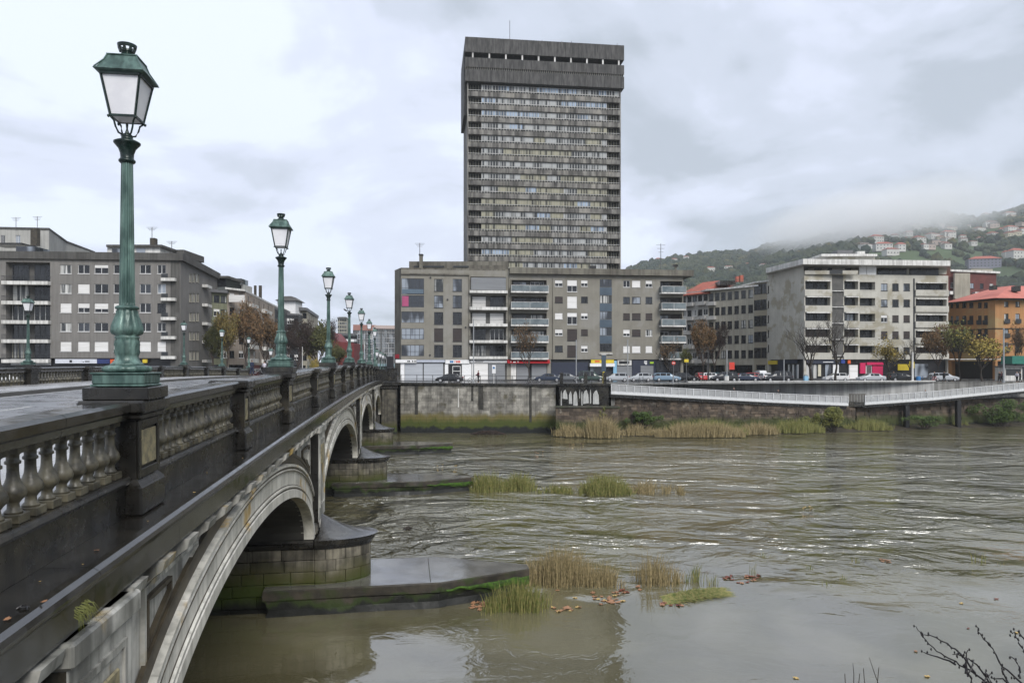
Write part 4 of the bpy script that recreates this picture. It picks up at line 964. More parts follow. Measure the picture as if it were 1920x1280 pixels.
f.put('loggia_wall', MB().box(0.5, LT - 0.5, 1.8, DT - 1, zD, zE2).mesh('loggia_wall', m_mid), (0, 0, 0))
for j in range(10): x = 0.2 + 0.9 + (LT - 1.6) * j / 9; f.put('loggia_column', MB().box(-0.17, 0.17, -0.6, -0.3, zD, zE2).mesh('loggia_column', m_wc) if j == 0 else bpy.data.meshes['loggia_column'], (x, 0, 0))
f.put('crown_top', MB().box(-0.6, LT + 0.7, -0.8, DT, zE2, zF).mesh('crown_top', m_twd), (0, 0, 0))
f.put('side_projection', MB().box(-0.8, -0.15, 1.5, DT - 3, zrow(213), zF - 2.2).mesh('side_projection', m_twd), (0, 0, 0))
mb = MB()
for x, h in ((9.6, 5.0), (17, 1.0), (21.6, 1.0), (23.8, 1.2), (34.6, 1.2)): mb.tube([(x, 1, zF), (x, 1, zF + h)], 0.06, 4)
f.put('antennas', mb.mesh('antennas', m_metal), (0, 0, 0))

# ---------------------------------------------------------------- grey block on the left
m_wA = M('dark_grey_render', (0.20, 0.19, 0.178), (0.165, 0.157, 0.147), sc=0.3, rough=0.85, streak=0.15, bump=0.004, c=(0.18, 0.172, 0.16), csc=0.15)
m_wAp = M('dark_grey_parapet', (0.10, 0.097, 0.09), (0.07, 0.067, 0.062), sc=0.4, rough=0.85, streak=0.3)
a0, a1, a2 = P2(-40, 111.5), P2(338, 114), P2(389, 131)
zA_ = E + (HY - 487) * 113 / F
rA = bld('apartment_block', 'dark grey block with white framed windows and white balconies at the left', 'building', (a0.x, a0.y, GZ))
f = Fac(rA, a0, a1, GZ, zA_); fs_ = Fac(rA, a1, a2, GZ, zA_)
rowsL = [(496.5, 513), (532.5, 550), (568.5, 586), (605, 621.5), (640.5, 658.5)]
for j, (y0, y1) in enumerate(rowsL):
    for (x0, x1), t in zip(((113, 134), (146, 168), (177, 203), (213, 236), (262, 283), (295, 311)), ['wwhwww'[0:6], 'wvwwgg', 'vhhvwk', 'wgwwww', 'vvvvvv'][j]): f.window((x0, y0, x1, y1), t, mull=1)
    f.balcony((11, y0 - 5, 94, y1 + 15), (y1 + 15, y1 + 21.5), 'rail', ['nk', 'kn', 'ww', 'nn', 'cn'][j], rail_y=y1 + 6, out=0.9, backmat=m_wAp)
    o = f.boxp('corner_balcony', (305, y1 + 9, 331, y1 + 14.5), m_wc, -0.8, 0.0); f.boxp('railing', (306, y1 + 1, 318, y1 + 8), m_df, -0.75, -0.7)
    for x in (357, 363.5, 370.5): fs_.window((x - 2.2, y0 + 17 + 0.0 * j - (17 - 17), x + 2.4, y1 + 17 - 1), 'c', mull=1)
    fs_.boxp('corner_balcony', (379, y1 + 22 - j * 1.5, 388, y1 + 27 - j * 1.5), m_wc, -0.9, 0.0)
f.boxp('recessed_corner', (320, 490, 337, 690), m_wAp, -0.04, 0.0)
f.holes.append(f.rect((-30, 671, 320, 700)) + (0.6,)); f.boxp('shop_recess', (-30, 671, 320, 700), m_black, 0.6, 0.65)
f.boxp('white_fascia', (20, 673, 94, 684), m_whitep, 0.0, 0.3); sg = f.boxp('sign_board', (104, 673, 182, 681), flat('pale_sign', (0.62, 0.64, 0.70)), -0.1, 0.2)
f.boxp('round_logo', (131, 674.8, 135.6, 679.4), m_df, -0.13, -0.1); f.boxp('sign_drawing', (160, 676.6, 168.5, 678.4), m_df, -0.13, -0.1); f.boxp('sign_drawing', (156, 677.6, 158, 678.8), m_df, -0.13, -0.1)
f.boxp('navy_sign', (182.5, 673, 206, 681.5), flat('navy_sign', (0.02, 0.035, 0.13)), -0.1, 0.2); f.boxp('orange_sign', (207.5, 673.5, 221, 681.5), m_orange, -0.15, 0.2); f.boxp('sign_hole', (212, 676, 217, 679.5), m_black, -0.17, -0.15); f.boxp('yellow_sign', (268, 673.5, 276, 680), m_yel, -0.15, 0.2)
f.wall(m_wA); fs_.wall(m_wA)
shell(rA, [a0, a1, a2], 7, GZ, zA_, m_wA, m_wAp, 0.55, 1.15)
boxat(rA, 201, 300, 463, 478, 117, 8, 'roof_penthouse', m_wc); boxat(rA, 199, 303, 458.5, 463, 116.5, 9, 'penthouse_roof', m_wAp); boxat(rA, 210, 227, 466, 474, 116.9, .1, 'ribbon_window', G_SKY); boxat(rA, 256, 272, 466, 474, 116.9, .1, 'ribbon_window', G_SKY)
boxat(rA, 303, 345, 468, 480, 122, 8, 'roof_penthouse', m_wAp)
boxat(rA, 281, 290, 446, 461, 119, 1, 'chimney', m_brown); antenna(rA, W(285, 446, 119), 1.8); antenna(rA, W(322, 470, 120), 1.6)
m_pale = M('pale_plaster', (0.40, 0.395, 0.37), (0.33, 0.325, 0.305), sc=0.3, rough=0.85, streak=0.15)
b0, b1, b2 = P2(-90, 136), P2(92, 138), P2(124, 152)
rb = bld('apartment_block', 'pale upper storey building rising behind the dark grey block at the left edge', 'building', (b0.x, b0.y, GZ)); zb_ = E + (HY - 429) * 137 / F
for ff, wn_ in zip(facades(rb, [b0, b1, b2], GZ, zb_), (((1, 441, 9, 456), (29, 441, 38, 456)), ())):
    for r in wn_: ff.window(r, 'g', mull=1)
    ff.wall(m_pale)
shell(rb, [b0, b1, b2], 14, GZ, zb_, m_pale, m_wAp, 0.15, 0.35)
boxat(rb, 57, 69, 427, 460, 134, 1.0, 'chimney_stack', m_brown); antenna(rb, W(30, 429, 137), 2.2); antenna(rb, W(70, 429, 137), 2.4)
boxat(rb, -20, 40, 455, 458, 126, 4, 'terrace_canopy', m_dark); boxat(rb, 30, 66, 462, 476, 126, 4, 'glazed_terrace', G_SKY)

# ---------------------------------------------------------------- further blocks: generic builder with window grids
def block(label, pts, ytop, mat, rows, cols, roofmat=None, over=0.4, th=0.5, types='kkoh', depth=14, zref=0, ground=None, name='apartment_block', wh=1.35, ww=1.15, balc=None, cat='building', base=3.4, roof=True):
    """pts: (px, Y) polyline; ytop: roof row at pts[zref]; cols: windows per facade"""
    P = [P2(*p) for p in pts]; zt = E + (HY - ytop) * pts[zref][1] / F
    r = bld(name, label, cat, (P[0].x, P[0].y, GZ)); rr = random.Random(len(label))
    H = zt - GZ
    for i, ff in enumerate(facades(r, P, GZ, zt)):
        n = cols[i] if isinstance(cols, (list, tuple)) else cols; step = (H - base) / rows
        for j in range(rows):
            z = base + step * j + step * 0.3
            for k in range(n):
                u = ff.L * (k + 0.5) / n; ff.window((u - ww / 2, u + ww / 2, z, z + wh), rr.choice(types), local=True, mull=1, depth=0.15)
            if balc and balc[0] == i:
                for (k0, k1) in balc[1]:
                    ff.boxp('balcony', (ff.L * k0, ff.L * k1, base + step * j - 0.05, base + step * j + 0.75), balc[2], -0.9, 0.0, local=True)
        ff.holes.append((0.4, ff.L - 0.4, 0.2, 2.9, 0.4)); ff.boxp('shopfront', (0.4, ff.L - 0.4, 0.2, 2.9), G_DARK, 0.35, 0.4, local=True)
        ff.wall(mat)
    shell(r, P, depth, GZ, zt, mat, roofmat or m_metal, over, th, roof); return r
m_cream = M('cream_plaster', (0.36, 0.335, 0.27), (0.29, 0.27, 0.22), sc=0.3, rough=0.85, streak=0.2)
m_olive = M('olive_plaster', (0.20, 0.21, 0.14), (0.16, 0.165, 0.11), sc=0.3, rough=0.85, streak=0.2)
m_pinkish = M('pinkish_plaster', (0.34, 0.29, 0.245), (0.27, 0.23, 0.19), sc=0.3, rough=0.85, streak=0.2)
m_dglass = M('dark_grey_cladding', (0.05, 0.053, 0.06), (0.035, 0.037, 0.042), sc=0.5, rough=0.4)
m_tile = M('red_roof_tiles', (0.40, 0.115, 0.075), (0.30, 0.08, 0.055), sc=0.8, st=(1, 1, 4), rough=0.8, c=(0.22, 0.10, 0.07), csc=0.5)
rB = block('olive green corner block with dark windows right of the grey block', [(386, 133), (426, 136)], 547, m_olive, 5, 3, over=0.6); boxat(rB, 387, 424, 520, 538, 138, 7, 'glazed_penthouse', G_DARK); boxat(rB, 385, 428, 517, 521, 137.5, 8, 'penthouse_roof', m_wAp)
for i in range(5): 
    pass
rB2 = block('pinkish cream rounded corner block with wide roof terrace behind the brown trees', [(426, 136), (461, 140), (507, 168)], 543, m_pinkish, 5, [2, 5], m_wc, over=0.9, th=0.35, balc=(1, [(0.05, 0.3), (0.6, 0.9)], m_wc))
boxat(rB2, 430, 456, 533, 547, 146, 5, 'roof_penthouse', m_pale); boxat(rB2, 433, 452, 535, 545, 145.9, .1, 'terrace_window', G_DARK); boxat(rB2, 440, 452, 522, 531, 148, 4, 'rooftop_plant', G_SKY); boxat(rB2, 476, 480, 535, 575, 155, .4, 'chimney', m_brown); boxat(rB2, 485, 490, 535, 578, 157, .4, 'chimney', m_brown)
boxat(rB2, 429, 458, 553, 566, 135.6, .3, 'glazed_terrace', m_blind)
rC = block('narrow grey block with dark cladding past the rounded corner block', [(500, 170), (534, 178)], 578, m_dglass, 5, 4, over=0.2)
rC2 = block('slate grey clad block in the middle of the left street', [(526, 180), (560, 184)], 590, m_dglass, 4, 4, over=0.2)
rC3 = block('cream block with rounded roof corner at the end of the left street', [(558, 190), (576, 192), (585, 205)], 582, m_cream, 5, [2, 3], over=1.2, th=0.8); boxat(rC2, 520, 554, 563, 592, 186, 6, 'white_stair_tower', m_whitep)
inv = rC2.matrix_basis.inverted(); a_, b_ = W(515, 563, 185), W(556, 563, 185); mb = MB().prism([(a_.x, a_.y), (b_.x, a_.y), (b_.x, a_.y + 8), (a_.x, a_.y + 8)], a_.z, a_.z + 1.3, top=[(a_.x + 2, a_.y + 2), (b_.x - 2, a_.y + 2), (b_.x - 2, a_.y + 6), (a_.x + 2, a_.y + 6)], T=inv); mb.build('hipped_roof', m_wAp, rC2)
rT = block('distant slim beige tower above the street behind the lamps', [(633, 520), (650, 523)], 597, m_cream, 14, 5, over=0.5, th=1, types='ok', base=2, wh=1.8, ww=1.0, name='tower_block', cat='tower'); boxat(rT, 636, 648, 594, 598, 520, 5, 'plant_room', m_wAp)
rW = block('white terraced building in front of the distant beige tower', [(634, 300), (664, 302)], 627, m_whitep, 5, 5, over=0.6, th=0.6, types='o', ww=4)
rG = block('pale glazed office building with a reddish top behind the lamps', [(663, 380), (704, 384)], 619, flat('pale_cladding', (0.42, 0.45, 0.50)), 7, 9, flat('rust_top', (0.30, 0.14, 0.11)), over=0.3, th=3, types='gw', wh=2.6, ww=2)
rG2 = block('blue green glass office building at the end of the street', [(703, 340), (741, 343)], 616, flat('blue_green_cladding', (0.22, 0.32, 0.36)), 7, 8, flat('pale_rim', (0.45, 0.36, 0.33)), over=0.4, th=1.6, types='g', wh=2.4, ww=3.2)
mrr = M('dark_red_cladding', (0.20, 0.030, 0.030), (0.15, 0.024, 0.025), sc=0.4, rough=0.6)
a_, b_ = P2(619, 215), P2(664, 218)
rR = bld('red_building', 'dark red clad hall with a sloping roof behind the bridge lamps', 'building', (a_.x, a_.y, GZ))
mb = MB(); zz = [E + (HY - y) * 215 / F - GZ for y in (622, 640, 643)]; Lr = (b_ - a_).length
mb.add([(0, 0, 0), (Lr, 0, 0), (Lr, 0, zz[2]), (Lr * .35, 0, zz[1]), (0, 0, zz[0]), (0, 14, 0), (Lr, 14, 0), (Lr, 14, zz[2]), (Lr * .35, 14, zz[1]), (0, 14, zz[0])], [(0, 1, 2, 3, 4), (4, 3, 8, 9), (3, 2, 7, 8), (1, 6, 7, 2), (0, 4, 9, 5)]); mb.build('wall', mrr, rR)
mb = MB(); 
for k in range(5): mb.box(0.1, Lr - .1, -0.08, 0, 0.8 + k * 1.1, 0.9 + k * 1.1)
mb.build('cladding_ribs', m_brown, rR)
# ---------------------------------------------------------------- street right of the riverside block
m_white2 = M('off_white_plaster', (0.46, 0.45, 0.43), (0.36, 0.35, 0.33), sc=0.3, rough=0.85, streak=0.2)
def gable(root, pts, ye, yr, depth, mat, Yf):
    """tiled roof: eave at ye (pixels at Yf), ridge yr"""
    inv = root.matrix_basis.inverted(); z0 = E + (HY - ye) * Yf / F; zr = E + (HY - yr) * (Yf + depth / 2) / F
    a, b = pts[0], pts[-1]; e = (b - a).normalized(); n = Vector((e.y, -e.x, 0)); a = a - e * .6; b = b + e * .6
    V = [a + n * .8, b + n * .8, b - n * (depth + .8), a - n * (depth + .8)]; R1, R2 = a - n * depth / 2 + e * 2, b - n * depth / 2 - e * 2
    v = [inv @ Vector((p.x, p.y, z0)) for p in V] + [inv @ Vector((p.x, p.y, zr)) for p in (R1, R2)] + [inv @ Vector((p.x, p.y, z0 - .2)) for p in V]
    MB().add(v, [(0, 1, 5, 4), (1, 2, 5), (2, 3, 4, 5), (3, 0, 4), (0, 6, 7, 1), (1, 7, 8, 2), (3, 9, 6, 0), (6, 9, 8, 7)]).build('tiled_roof', mat, root)
rD = block('white block with a red tiled roof between the riverside block and the cream block', [(1278, 166), (1328, 160)], 549, m_white2, 5, 5, roof=False, types='owk', balc=(0, [(0.05, 0.5), (0.62, 0.95)], m_white2)); gable(rD, [P2(1278, 166), P2(1328, 160)], 549, 527, 12, m_tile, 160)
rE = block('cream block with narrow paired windows left of the big concrete block', [(1328, 160), (1362, 156.5), (1414, 151)], 546, M('warm_cream_plaster', (0.40, 0.375, 0.31), (0.33, 0.31, 0.255), sc=.3, rough=.85, streak=.2), 5, [3, 4], m_wc, over=0.9, th=0.35, types='koo', wh=1.7, balc=(0, [(0.0, 0.45)], m_white2), zref=0)
boxat(rE, 1381, 1386, 518, 528, 156, 1, 'chimney', m_tile); boxat(rE, 1388, 1394, 516, 528, 156, 1, 'chimney', m_tile); boxat(rE, 1350, 1380, 526, 534, 160, 6, 'attic', m_dark)
rE2 = block('narrow beige block with large dark glazed bays beside the concrete block', [(1414, 151), (1440, 148.2)], 531, M('beige_plaster', (0.29, 0.26, 0.20), (0.25, 0.225, 0.17), sc=.3, rough=.85), 5, 2, m_wc, over=0.5, th=0.3, types='on', wh=2.1, ww=1.9)
# big concrete block
m_F = M('light_grey_concrete', (0.47, 0.455, 0.405), (0.40, 0.385, 0.34), sc=0.3, rough=0.85, streak=0.06, stsc=0.6, bump=0.004, c=(0.31, 0.285, 0.22), csc=0.3)
c0, c1, c2 = P2(1440, 148), P2(1508, 135), P2(1778, 137.5)
zF_ = E + (HY - 514) * 135 / F
rF = bld('apartment_block', 'large light grey concrete block with long dark balconies on the right bank', 'building', (c1.x, c1.y, GZ))
fl = Fac(rF, c0, c1, GZ, zF_); f = Fac(rF, c1, c2, GZ, zF_)
for i in range(5): fl.window((1436.5 + 1, 536 + 27.6 * i, 1440.8 + 1, 550 + 27.6 * i), 'o', mull=0)
rowF = [(526.5, 542.5), (556.5, 572.5), (586, 601.5), (616, 632), (646, 661)]
for i, (y0, y1) in enumerate(rowF):
    t = 'onsss'[i]
    f.balcony((1510, y0, 1557, y1), (y1 + 0.3, y1 + 12.5), 'solid', ['nn', 'nk', 'nn', 'ss', 'ss'][i], rail_y=None, out=0.25, mat=m_F, backmat=m_df)
    f.balcony((1583, y0, 1609, y1), (y1 + 0.3, y1 + 12.5), 'solid', ['n', 'n', 'k', 's', 's'][i], rail_y=None, out=0.25, mat=m_F, backmat=m_df)
    f.balcony((1612, y0 + 2, 1641, y1 + 1), (y1 + 1.3, y1 + 3.0), 'solid', ['.n', '.n', 'nn', 'nn', 'nn'][i], rail_y=None, out=0.05, mat=m_F, backmat=m_df)
    for x in (1652, 1673, 1694): f.window((x, y0 + 5, x + 12, y1 + 2.6), 'kossoo'[i] if x > 1660 else 'kkhsk'[i], mull=1)
    f.balcony((1717, y0 + 4, 1775, y1 + 1), (y1 + 1.3, y1 + 12.5), 'solid', ['nn', 'nn', 'nk', 'sn', 'ss'][i], rail_y=None, out=0.35, mat=m_F, backmat=m_df)
    f.boxp('awning', (1511, y0 - 0.8, 1556, y0 + 1.2), m_wc, -0.5, 0.0); f.boxp('awning', (1584, y0 - 0.8, 1608, y0 + 1.2), m_wc, -0.5, 0.0); f.boxp('awning', (1718, y0 + 3.2, 1774, y0 + 4.8), m_wc, -0.4, 0.0)
f.boxp('recess_shade_strip', (1560, 516, 1581, 671), m_mid, -0.02, 0.0)  # flat strip on the wall; the recess shade is only its dark colour
for i in range(5): f.boxp('strip_ledge', (1559, 527 + 30.2 * i + 18, 1582, 528.4 + 30.2 * i + 18), m_wc, -0.3, 0.0)
f.boxp('downpipe', (1712.5, 522, 1714.5, 672), m_df, -0.12, 0.0)
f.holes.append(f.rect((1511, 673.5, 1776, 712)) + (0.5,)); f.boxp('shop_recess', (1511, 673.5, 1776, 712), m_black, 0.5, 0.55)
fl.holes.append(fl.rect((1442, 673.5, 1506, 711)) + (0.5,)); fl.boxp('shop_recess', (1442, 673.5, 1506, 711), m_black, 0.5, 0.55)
fl.boxp('yellow_sign', (1441.5, 676, 1457, 683), m_yel, -0.2, 0.2); fl.boxp('navy_panel', (1458, 676, 1470, 708), m_navy, 0.0, 0.3); fl.boxp('shop_window', (1472, 684, 1494, 709), G_SKY, 0.3, 0.4); fl.boxp('navy_sign', (1472, 675, 1494, 681), m_navy, -0.1, 0.2)
for x in (1477, 1485, 1494): fl.boxp('window_post', (x, 683, x + 1.2, 709), m_wf, 0.1, 0.3)
f.boxp('navy_fascia', (1512, 673.8, 1575, 681.5), m_navy, -0.05, 0.3); f.boxp('shop_window', (1512, 683, 1534, 709), G_CURT, 0.3, 0.4); f.boxp('cream_panel', (1535, 683, 1540.5, 705), m_cf, 0.2, 0.4); f.boxp('shop_window', (1549, 683, 1560, 706), G_SKY, 0.3, 0.4)
f.boxp('swoosh_sign', (1543, 678.0, 1562, 679.2), m_whitep, -0.1, -0.05); f.boxp('white_door', (1563, 683, 1574, 709), m_whitep, 0.2, 0.4); f.boxp('blue_sign', (1577, 674, 1584, 681), flat('royal_blue', (0.02, 0.05, 0.25)), -0.1, 0.2); f.boxp('orange_sign', (1589.5, 675, 1594.5, 681.5), m_orange, -0.1, 0.2)
f.boxp('white_shutter', (1593, 684, 1609, 710), m_blind, 0.1, 0.4); f.boxp('pink_panel', (1613, 680, 1623, 700), m_pink, 0.0, 0.4); f.boxp('pink_fascia', (1625, 679, 1656, 684), m_pink, -0.1, 0.3); f.boxp('pink_shutter', (1636.5, 686, 1656, 706), m_pink, 0.1, 0.4); f.boxp('window_frame', (1624.5, 684.5, 1635.5, 706), m_wf, 0.2, 0.4); f.boxp('shop_interior', (1626, 686, 1634.5, 700), m_mid, 0.15, 0.2)
f.boxp('yellow_sign', (1680, 682.5, 1700.5, 694), m_yel, -0.6, -0.5); f.boxp('yellow_sign', (1703, 677, 1712, 690), m_yel, -0.4, -0.3); f.boxp('shop_window', (1717, 682, 1742, 708), G_SKY, 0.3, 0.4)
f.wall(m_F); fl.wall(m_F); shell(rF, [c0, c1, c2], 18, GZ, zF_, m_F, m_F, 0.0, 0.05)
# attic storey, terrace and overhanging roof
for nm, x0, x1, y0, y1, Y, d, mm in (('attic_wall', 1515, 1775, 499, 514, 139, 10, m_F), ('attic_window', 1527, 1541, 501, 512, 138.8, .2, G_DARK), ('attic_window', 1552, 1560, 502, 512, 138.8, .2, G_DARK), ('attic_window', 1585, 1596, 501, 512, 138.8, .2, G_DARK), ('attic_blind', 1611, 1624.5, 499, 516, 136.3, .2, m_whitep), ('attic_blind', 1625.5, 1643, 499.5, 517, 136.3, .2, m_whitep),
                                       ('attic_window', 1646, 1700, 502, 517, 138.8, .2, G_DARK), ('attic_window', 1706, 1760, 502, 517, 138.8, .2, G_DARK)):
    boxat(rF, x0, x1, y0, y1, Y, d, nm, mm)
inv = rF.matrix_basis.inverted(); zz = E + (HY - 499) * 136 / F
mb = MB().prism([((inv @ p).x, (inv @ p).y) for p in (P2(1436, 146), P2(1506, 133.3), P2(1782, 135.6), P2(1782, 152), P2(1445, 164))], zz - GZ, zz - GZ + 1.0); mb.build('overhanging_roof', m_wc, rF)
p_, q_ = P2(1440, 148), P2(1508, 135); mb = MB(); mb.quad(*[inv @ Vector((v.x, v.y + .3, z)) for v, z in ((p_, zF_), (q_, zF_), (q_, zz), (p_, zz))]); mb.build('attic_side_wall', m_F, rF)
mb = MB(); v = P2(1508, 135); boxat(rF, 1509, 1609, 507, 514, 134.7, .2, 'terrace_parapet', m_F); boxat(rF, 1556, 1580, 506, 513, 134.6, .05, 'terrace_railing', m_df)
boxat(rF, 1560, 1640, 480, 492, 144, 7, 'roof_penthouse', m_F); boxat(rF, 1540, 1645, 476, 480, 143, 9, 'penthouse_roof', m_wc); boxat(rF, 1562, 1580, 481, 490, 143.9, .1, 'penthouse_window', m_cream); boxat(rF, 1570, 1600, 469, 476, 146, 3, 'rooftop_units', m_metal); boxat(rF, 1608, 1622, 471, 476, 145, 3, 'rooftop_units', m_wc)
# red brick and cream block behind
m_rb = M('dark_red_brick', (0.14, 0.045, 0.04), (0.10, 0.035, 0.032), sc=0.8, rough=0.85)
rGk = block('cream and dark red block stepping back behind the orange building', [(1776, 178), (1868, 182)], 509, m_rb, 4, 5, m_wc, over=0.6, th=0.5, types='okw', balc=(0, [(0.0, 0.12), (0.5, 0.95)], m_wc)); boxat(rGk, 1790, 1819, 512, 560, 177, .6, 'cream_gable', m_cream)
# orange corner building
m_or = M('ochre_orange_plaster', (0.40, 0.205, 0.085), (0.35, 0.18, 0.075), sc=0.3, rough=0.85, c=(0.37, 0.27, 0.13), csc=0.12, streak=0.1)
m_orr = M('salmon_roof', (0.50, 0.17, 0.13), (0.43, 0.14, 0.11), sc=0.5, rough=0.8)
d0, d1, d2 = P2(1779, 147), P2(1866, 138), P2(1990, 139.5); zH = E + (HY - 562.5) * 138 / F
rH = bld('corner_building', 'orange building with a salmon roof at the right edge of the photo', 'building', (d0.x, d0.y, GZ))
g1, g2 = Fac(rH, d0, d1, GZ, zH), Fac(rH, d1, d2, GZ, zH)
for x, ww_ in ((1782, 5), (1792, 6), (1804, 8), (1817, 8), (1833.5, 7), (1845, 7)):
    g1.window((x, 567, x + ww_, 577), 'o', mull=1)
    for k in range(3): g1.window((x, 591 + 25.5 * k + (1866 - x) * 0.015, x + ww_, 608 + 25.5 * k), 'so'[k % 2] if x > 1810 else 'k', mull=1); g1.boxp('balcony_rail', (x - 1, 600 + 25.5 * k, x + ww_ + 1, 608 + 25.5 * k), m_df, -0.3, -0.26)
for x in (1883, 1904, 1925, 1946):
    g2.window((x, 565, x + 8, 575), 'k', mull=1)
    for k in range(3): g2.window((x, 588 + 27 * k, x + 8, 606 + 27 * k), 'k', mull=1); g2.boxp('balcony_rail', (x - 1, 598 + 27 * k, x + 9, 606 + 27 * k), m_df, -0.3, -0.26)
for g in (g1, g2):
    for zz_ in (9.8, 6.8): g.boxp('string_course', (0, g.L, zz_, zz_ + 0.18), m_brown, -0.12, -0.002, local=True)
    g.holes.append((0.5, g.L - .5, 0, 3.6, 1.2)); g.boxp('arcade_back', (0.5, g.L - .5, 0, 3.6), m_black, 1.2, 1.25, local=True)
    g.wall(m_or)
shell(rH, [d0, d1, d2], 16, GZ, zH, m_or, m_brown, 0.9, 0.25)
poly = [P2(1766, 147.5), P2(1866, 136.3), P2(2000, 138), P2(1990, 158), P2(1782, 166)]; cen = P2(1905, 149); inv = rH.matrix_basis.inverted()
mb = MB().prism([((inv @ p).x, (inv @ p).y) for p in poly], zH + .26 - GZ, zH - GZ + 3.6, top=[((inv @ (p.lerp(cen, .72))).x, (inv @ (p.lerp(cen, .72))).y) for p in poly]); mb.build('tiled_roof', m_orr, rH)
boxat(rH, 1862, 1870, 535, 543, 140, 1.2, 'chimney', m_dark); boxat(rH, 1904, 1914, 536, 546, 140, 1.2, 'chimney', m_dark)
boxat(rH, 1898, 1930, 667, 682, 129, 3, 'green_canopy', m_gn); boxat(rH, 1780, 1890, 672.5, 674, 135, 2.5, 'arcade_roof', m_wc)
# ================================================================= quay walls
m_quay = M('quay_block_stone', (0.31, 0.295, 0.26), (0.155, 0.147, 0.13), sc=0.9, rough=0.75, bump=0.01, bsc=6, rnd=0.24, streak=0.4, stsc=0.5, c=(0.10, 0.09, 0.06), csc=0.35, cw=(0.56, 0.66),
           bands=[(2.6, (0.13, 0.11, 0.035), 0.45), (1.8, (0.052, 0.068, 0.010), 0.45), (0.75, (0.008, 0.010, 0.010), 0.22)])
m_rub = M('brown_rubble_stone', (0.125, 0.095, 0.07), (0.055, 0.043, 0.034), sc=1.1, rough=0.85, bump=0.02, bsc=4, rnd=0.45, c=(0.20, 0.18, 0.15), csc=0.7, cw=(0.58, 0.7), bands=[(1.9, (0.045, 0.055, 0.015), 0.5), (0.6, (0.012, 0.012, 0.01), 0.25)])
m_joint = M('dark_wall_joint', (0.045, 0.042, 0.036), (0.02, 0.02, 0.018), sc=1, rough=0.95, bands=[(2.0, GREEN, 0.4), (0.6, BLACKW, 0.2)])
m_stain = M('black_concrete_with_white_runs', (0.035, 0.034, 0.032), (0.022, 0.022, 0.02), sc=1, rough=0.7, c=(0.55, 0.55, 0.54), csc=1.1, cw=(0.50, 0.60)) if False else None
UNIT = MB().cbox(0, 1, 0, 1, 0, 1, 0.035).mesh('stone', m_quay); UNITR = MB().cbox(0, 1, 0, 1, 0, 1, 0.06).mesh('stone', m_rub)
def stone_wall(name, label, A, Bp, z0, ztA, ztB, course, lenr, unit, seed, jit=0.02, limit=290, thick=1.2, jm=None):
    root = thing(name, label, 'wall', (A.x, A.y, 0), atan2(Bp.y - A.y, Bp.x - A.x)); L_ = (Bp - A).length; r = random.Random(seed); n = 0
    mb = MB(); mb.add([(0, 0.07, z0 - 2), (L_, 0.07, z0 - 2), (L_, 0.07, ztB - .02), (0, 0.07, ztA - .02), (0, thick, z0 - 2), (L_, thick, z0 - 2), (L_, thick, ztB - .02), (0, thick, ztA - .02)], [(0, 1, 2, 3), (3, 2, 6, 7), (1, 5, 6, 2), (4, 0, 3, 7), (5, 4, 7, 6)])
    mb.build('wall_core', jm or m_joint, root)
    z = z0; rest = MB(); cells = []
    while z < max(ztA, ztB):
        h = course * r.uniform(0.85, 1.15); x = -r.uniform(0, 0.5)
        while x < L_:
            l = r.uniform(*lenr); xa, xb = max(x, 0), min(x + l, L_); zt = ztA + (ztB - ztA) * (xa + xb) / 2 / L_
            if xb - xa > 0.15 and z + h * 0.5 < zt: cells.append((xa, xb, z, min(z + h, zt)))
            x += l
        z += h
    cells.sort(key=lambda q: -(q[1] - q[0]) * (q[3] - q[2]))
    for i, (xa, xb, za, zb) in enumerate(cells):
        p = r.uniform(-jit, jit * 1.5)
        if i < limit: put('stone', unit, root, (xa + .008, -p, za + .008), None, (xb - xa - .016, 0.12 + p, zb - za - .014))
        else: rest.cbox(xa + .01, xb - .01, -p, .12, za + .01, zb - .01, 0.02)
    if rest.v: rest.build('small_stones', unit.materials[0], root, kind='stuff')
    return root
qa, qb = P2(751, 100), P2(1042, 99.5)
q1w = stone_wall('quay_wall', 'grey stone block quay wall with green algae foot, between the bridge and the reed corner', qa, qb, -0.6, 6.75, 6.5, 0.44, (0.8, 1.7), UNIT, 5)
MB().add([(-.3, -0.25, 6.75), (21.8, -0.25, 6.5), (21.8, 1.2, 6.5), (-.3, 1.2, 6.75), (-.3, -0.25, 7.05), (21.8, -0.25, 6.8), (21.8, 1.2, 6.8), (-.3, 1.2, 7.05)], [(3, 2, 1, 0), (4, 5, 6, 7), (0, 1, 5, 4), (1, 2, 6, 5), (2, 3, 7, 6), (3, 0, 4, 7)]).build('wall_coping', m_dark, q1w)
for x, w_, z0_ in ((2.0, .45, 2.6), (9.9, .3, 4.5), (10.9, .7, 3.3), (18.0, .35, 1.5)):
    MB().cbox(x, x + w_, -0.06, 0.0, z0_, 6.6, 0.02).build('seepage_strip', m_pierj, q1w)
MB().cbox(8.05, 8.2, -0.1, 0.0, 3.6, 6.2, 0.02).build('white_pipe', m_wc, q1w)
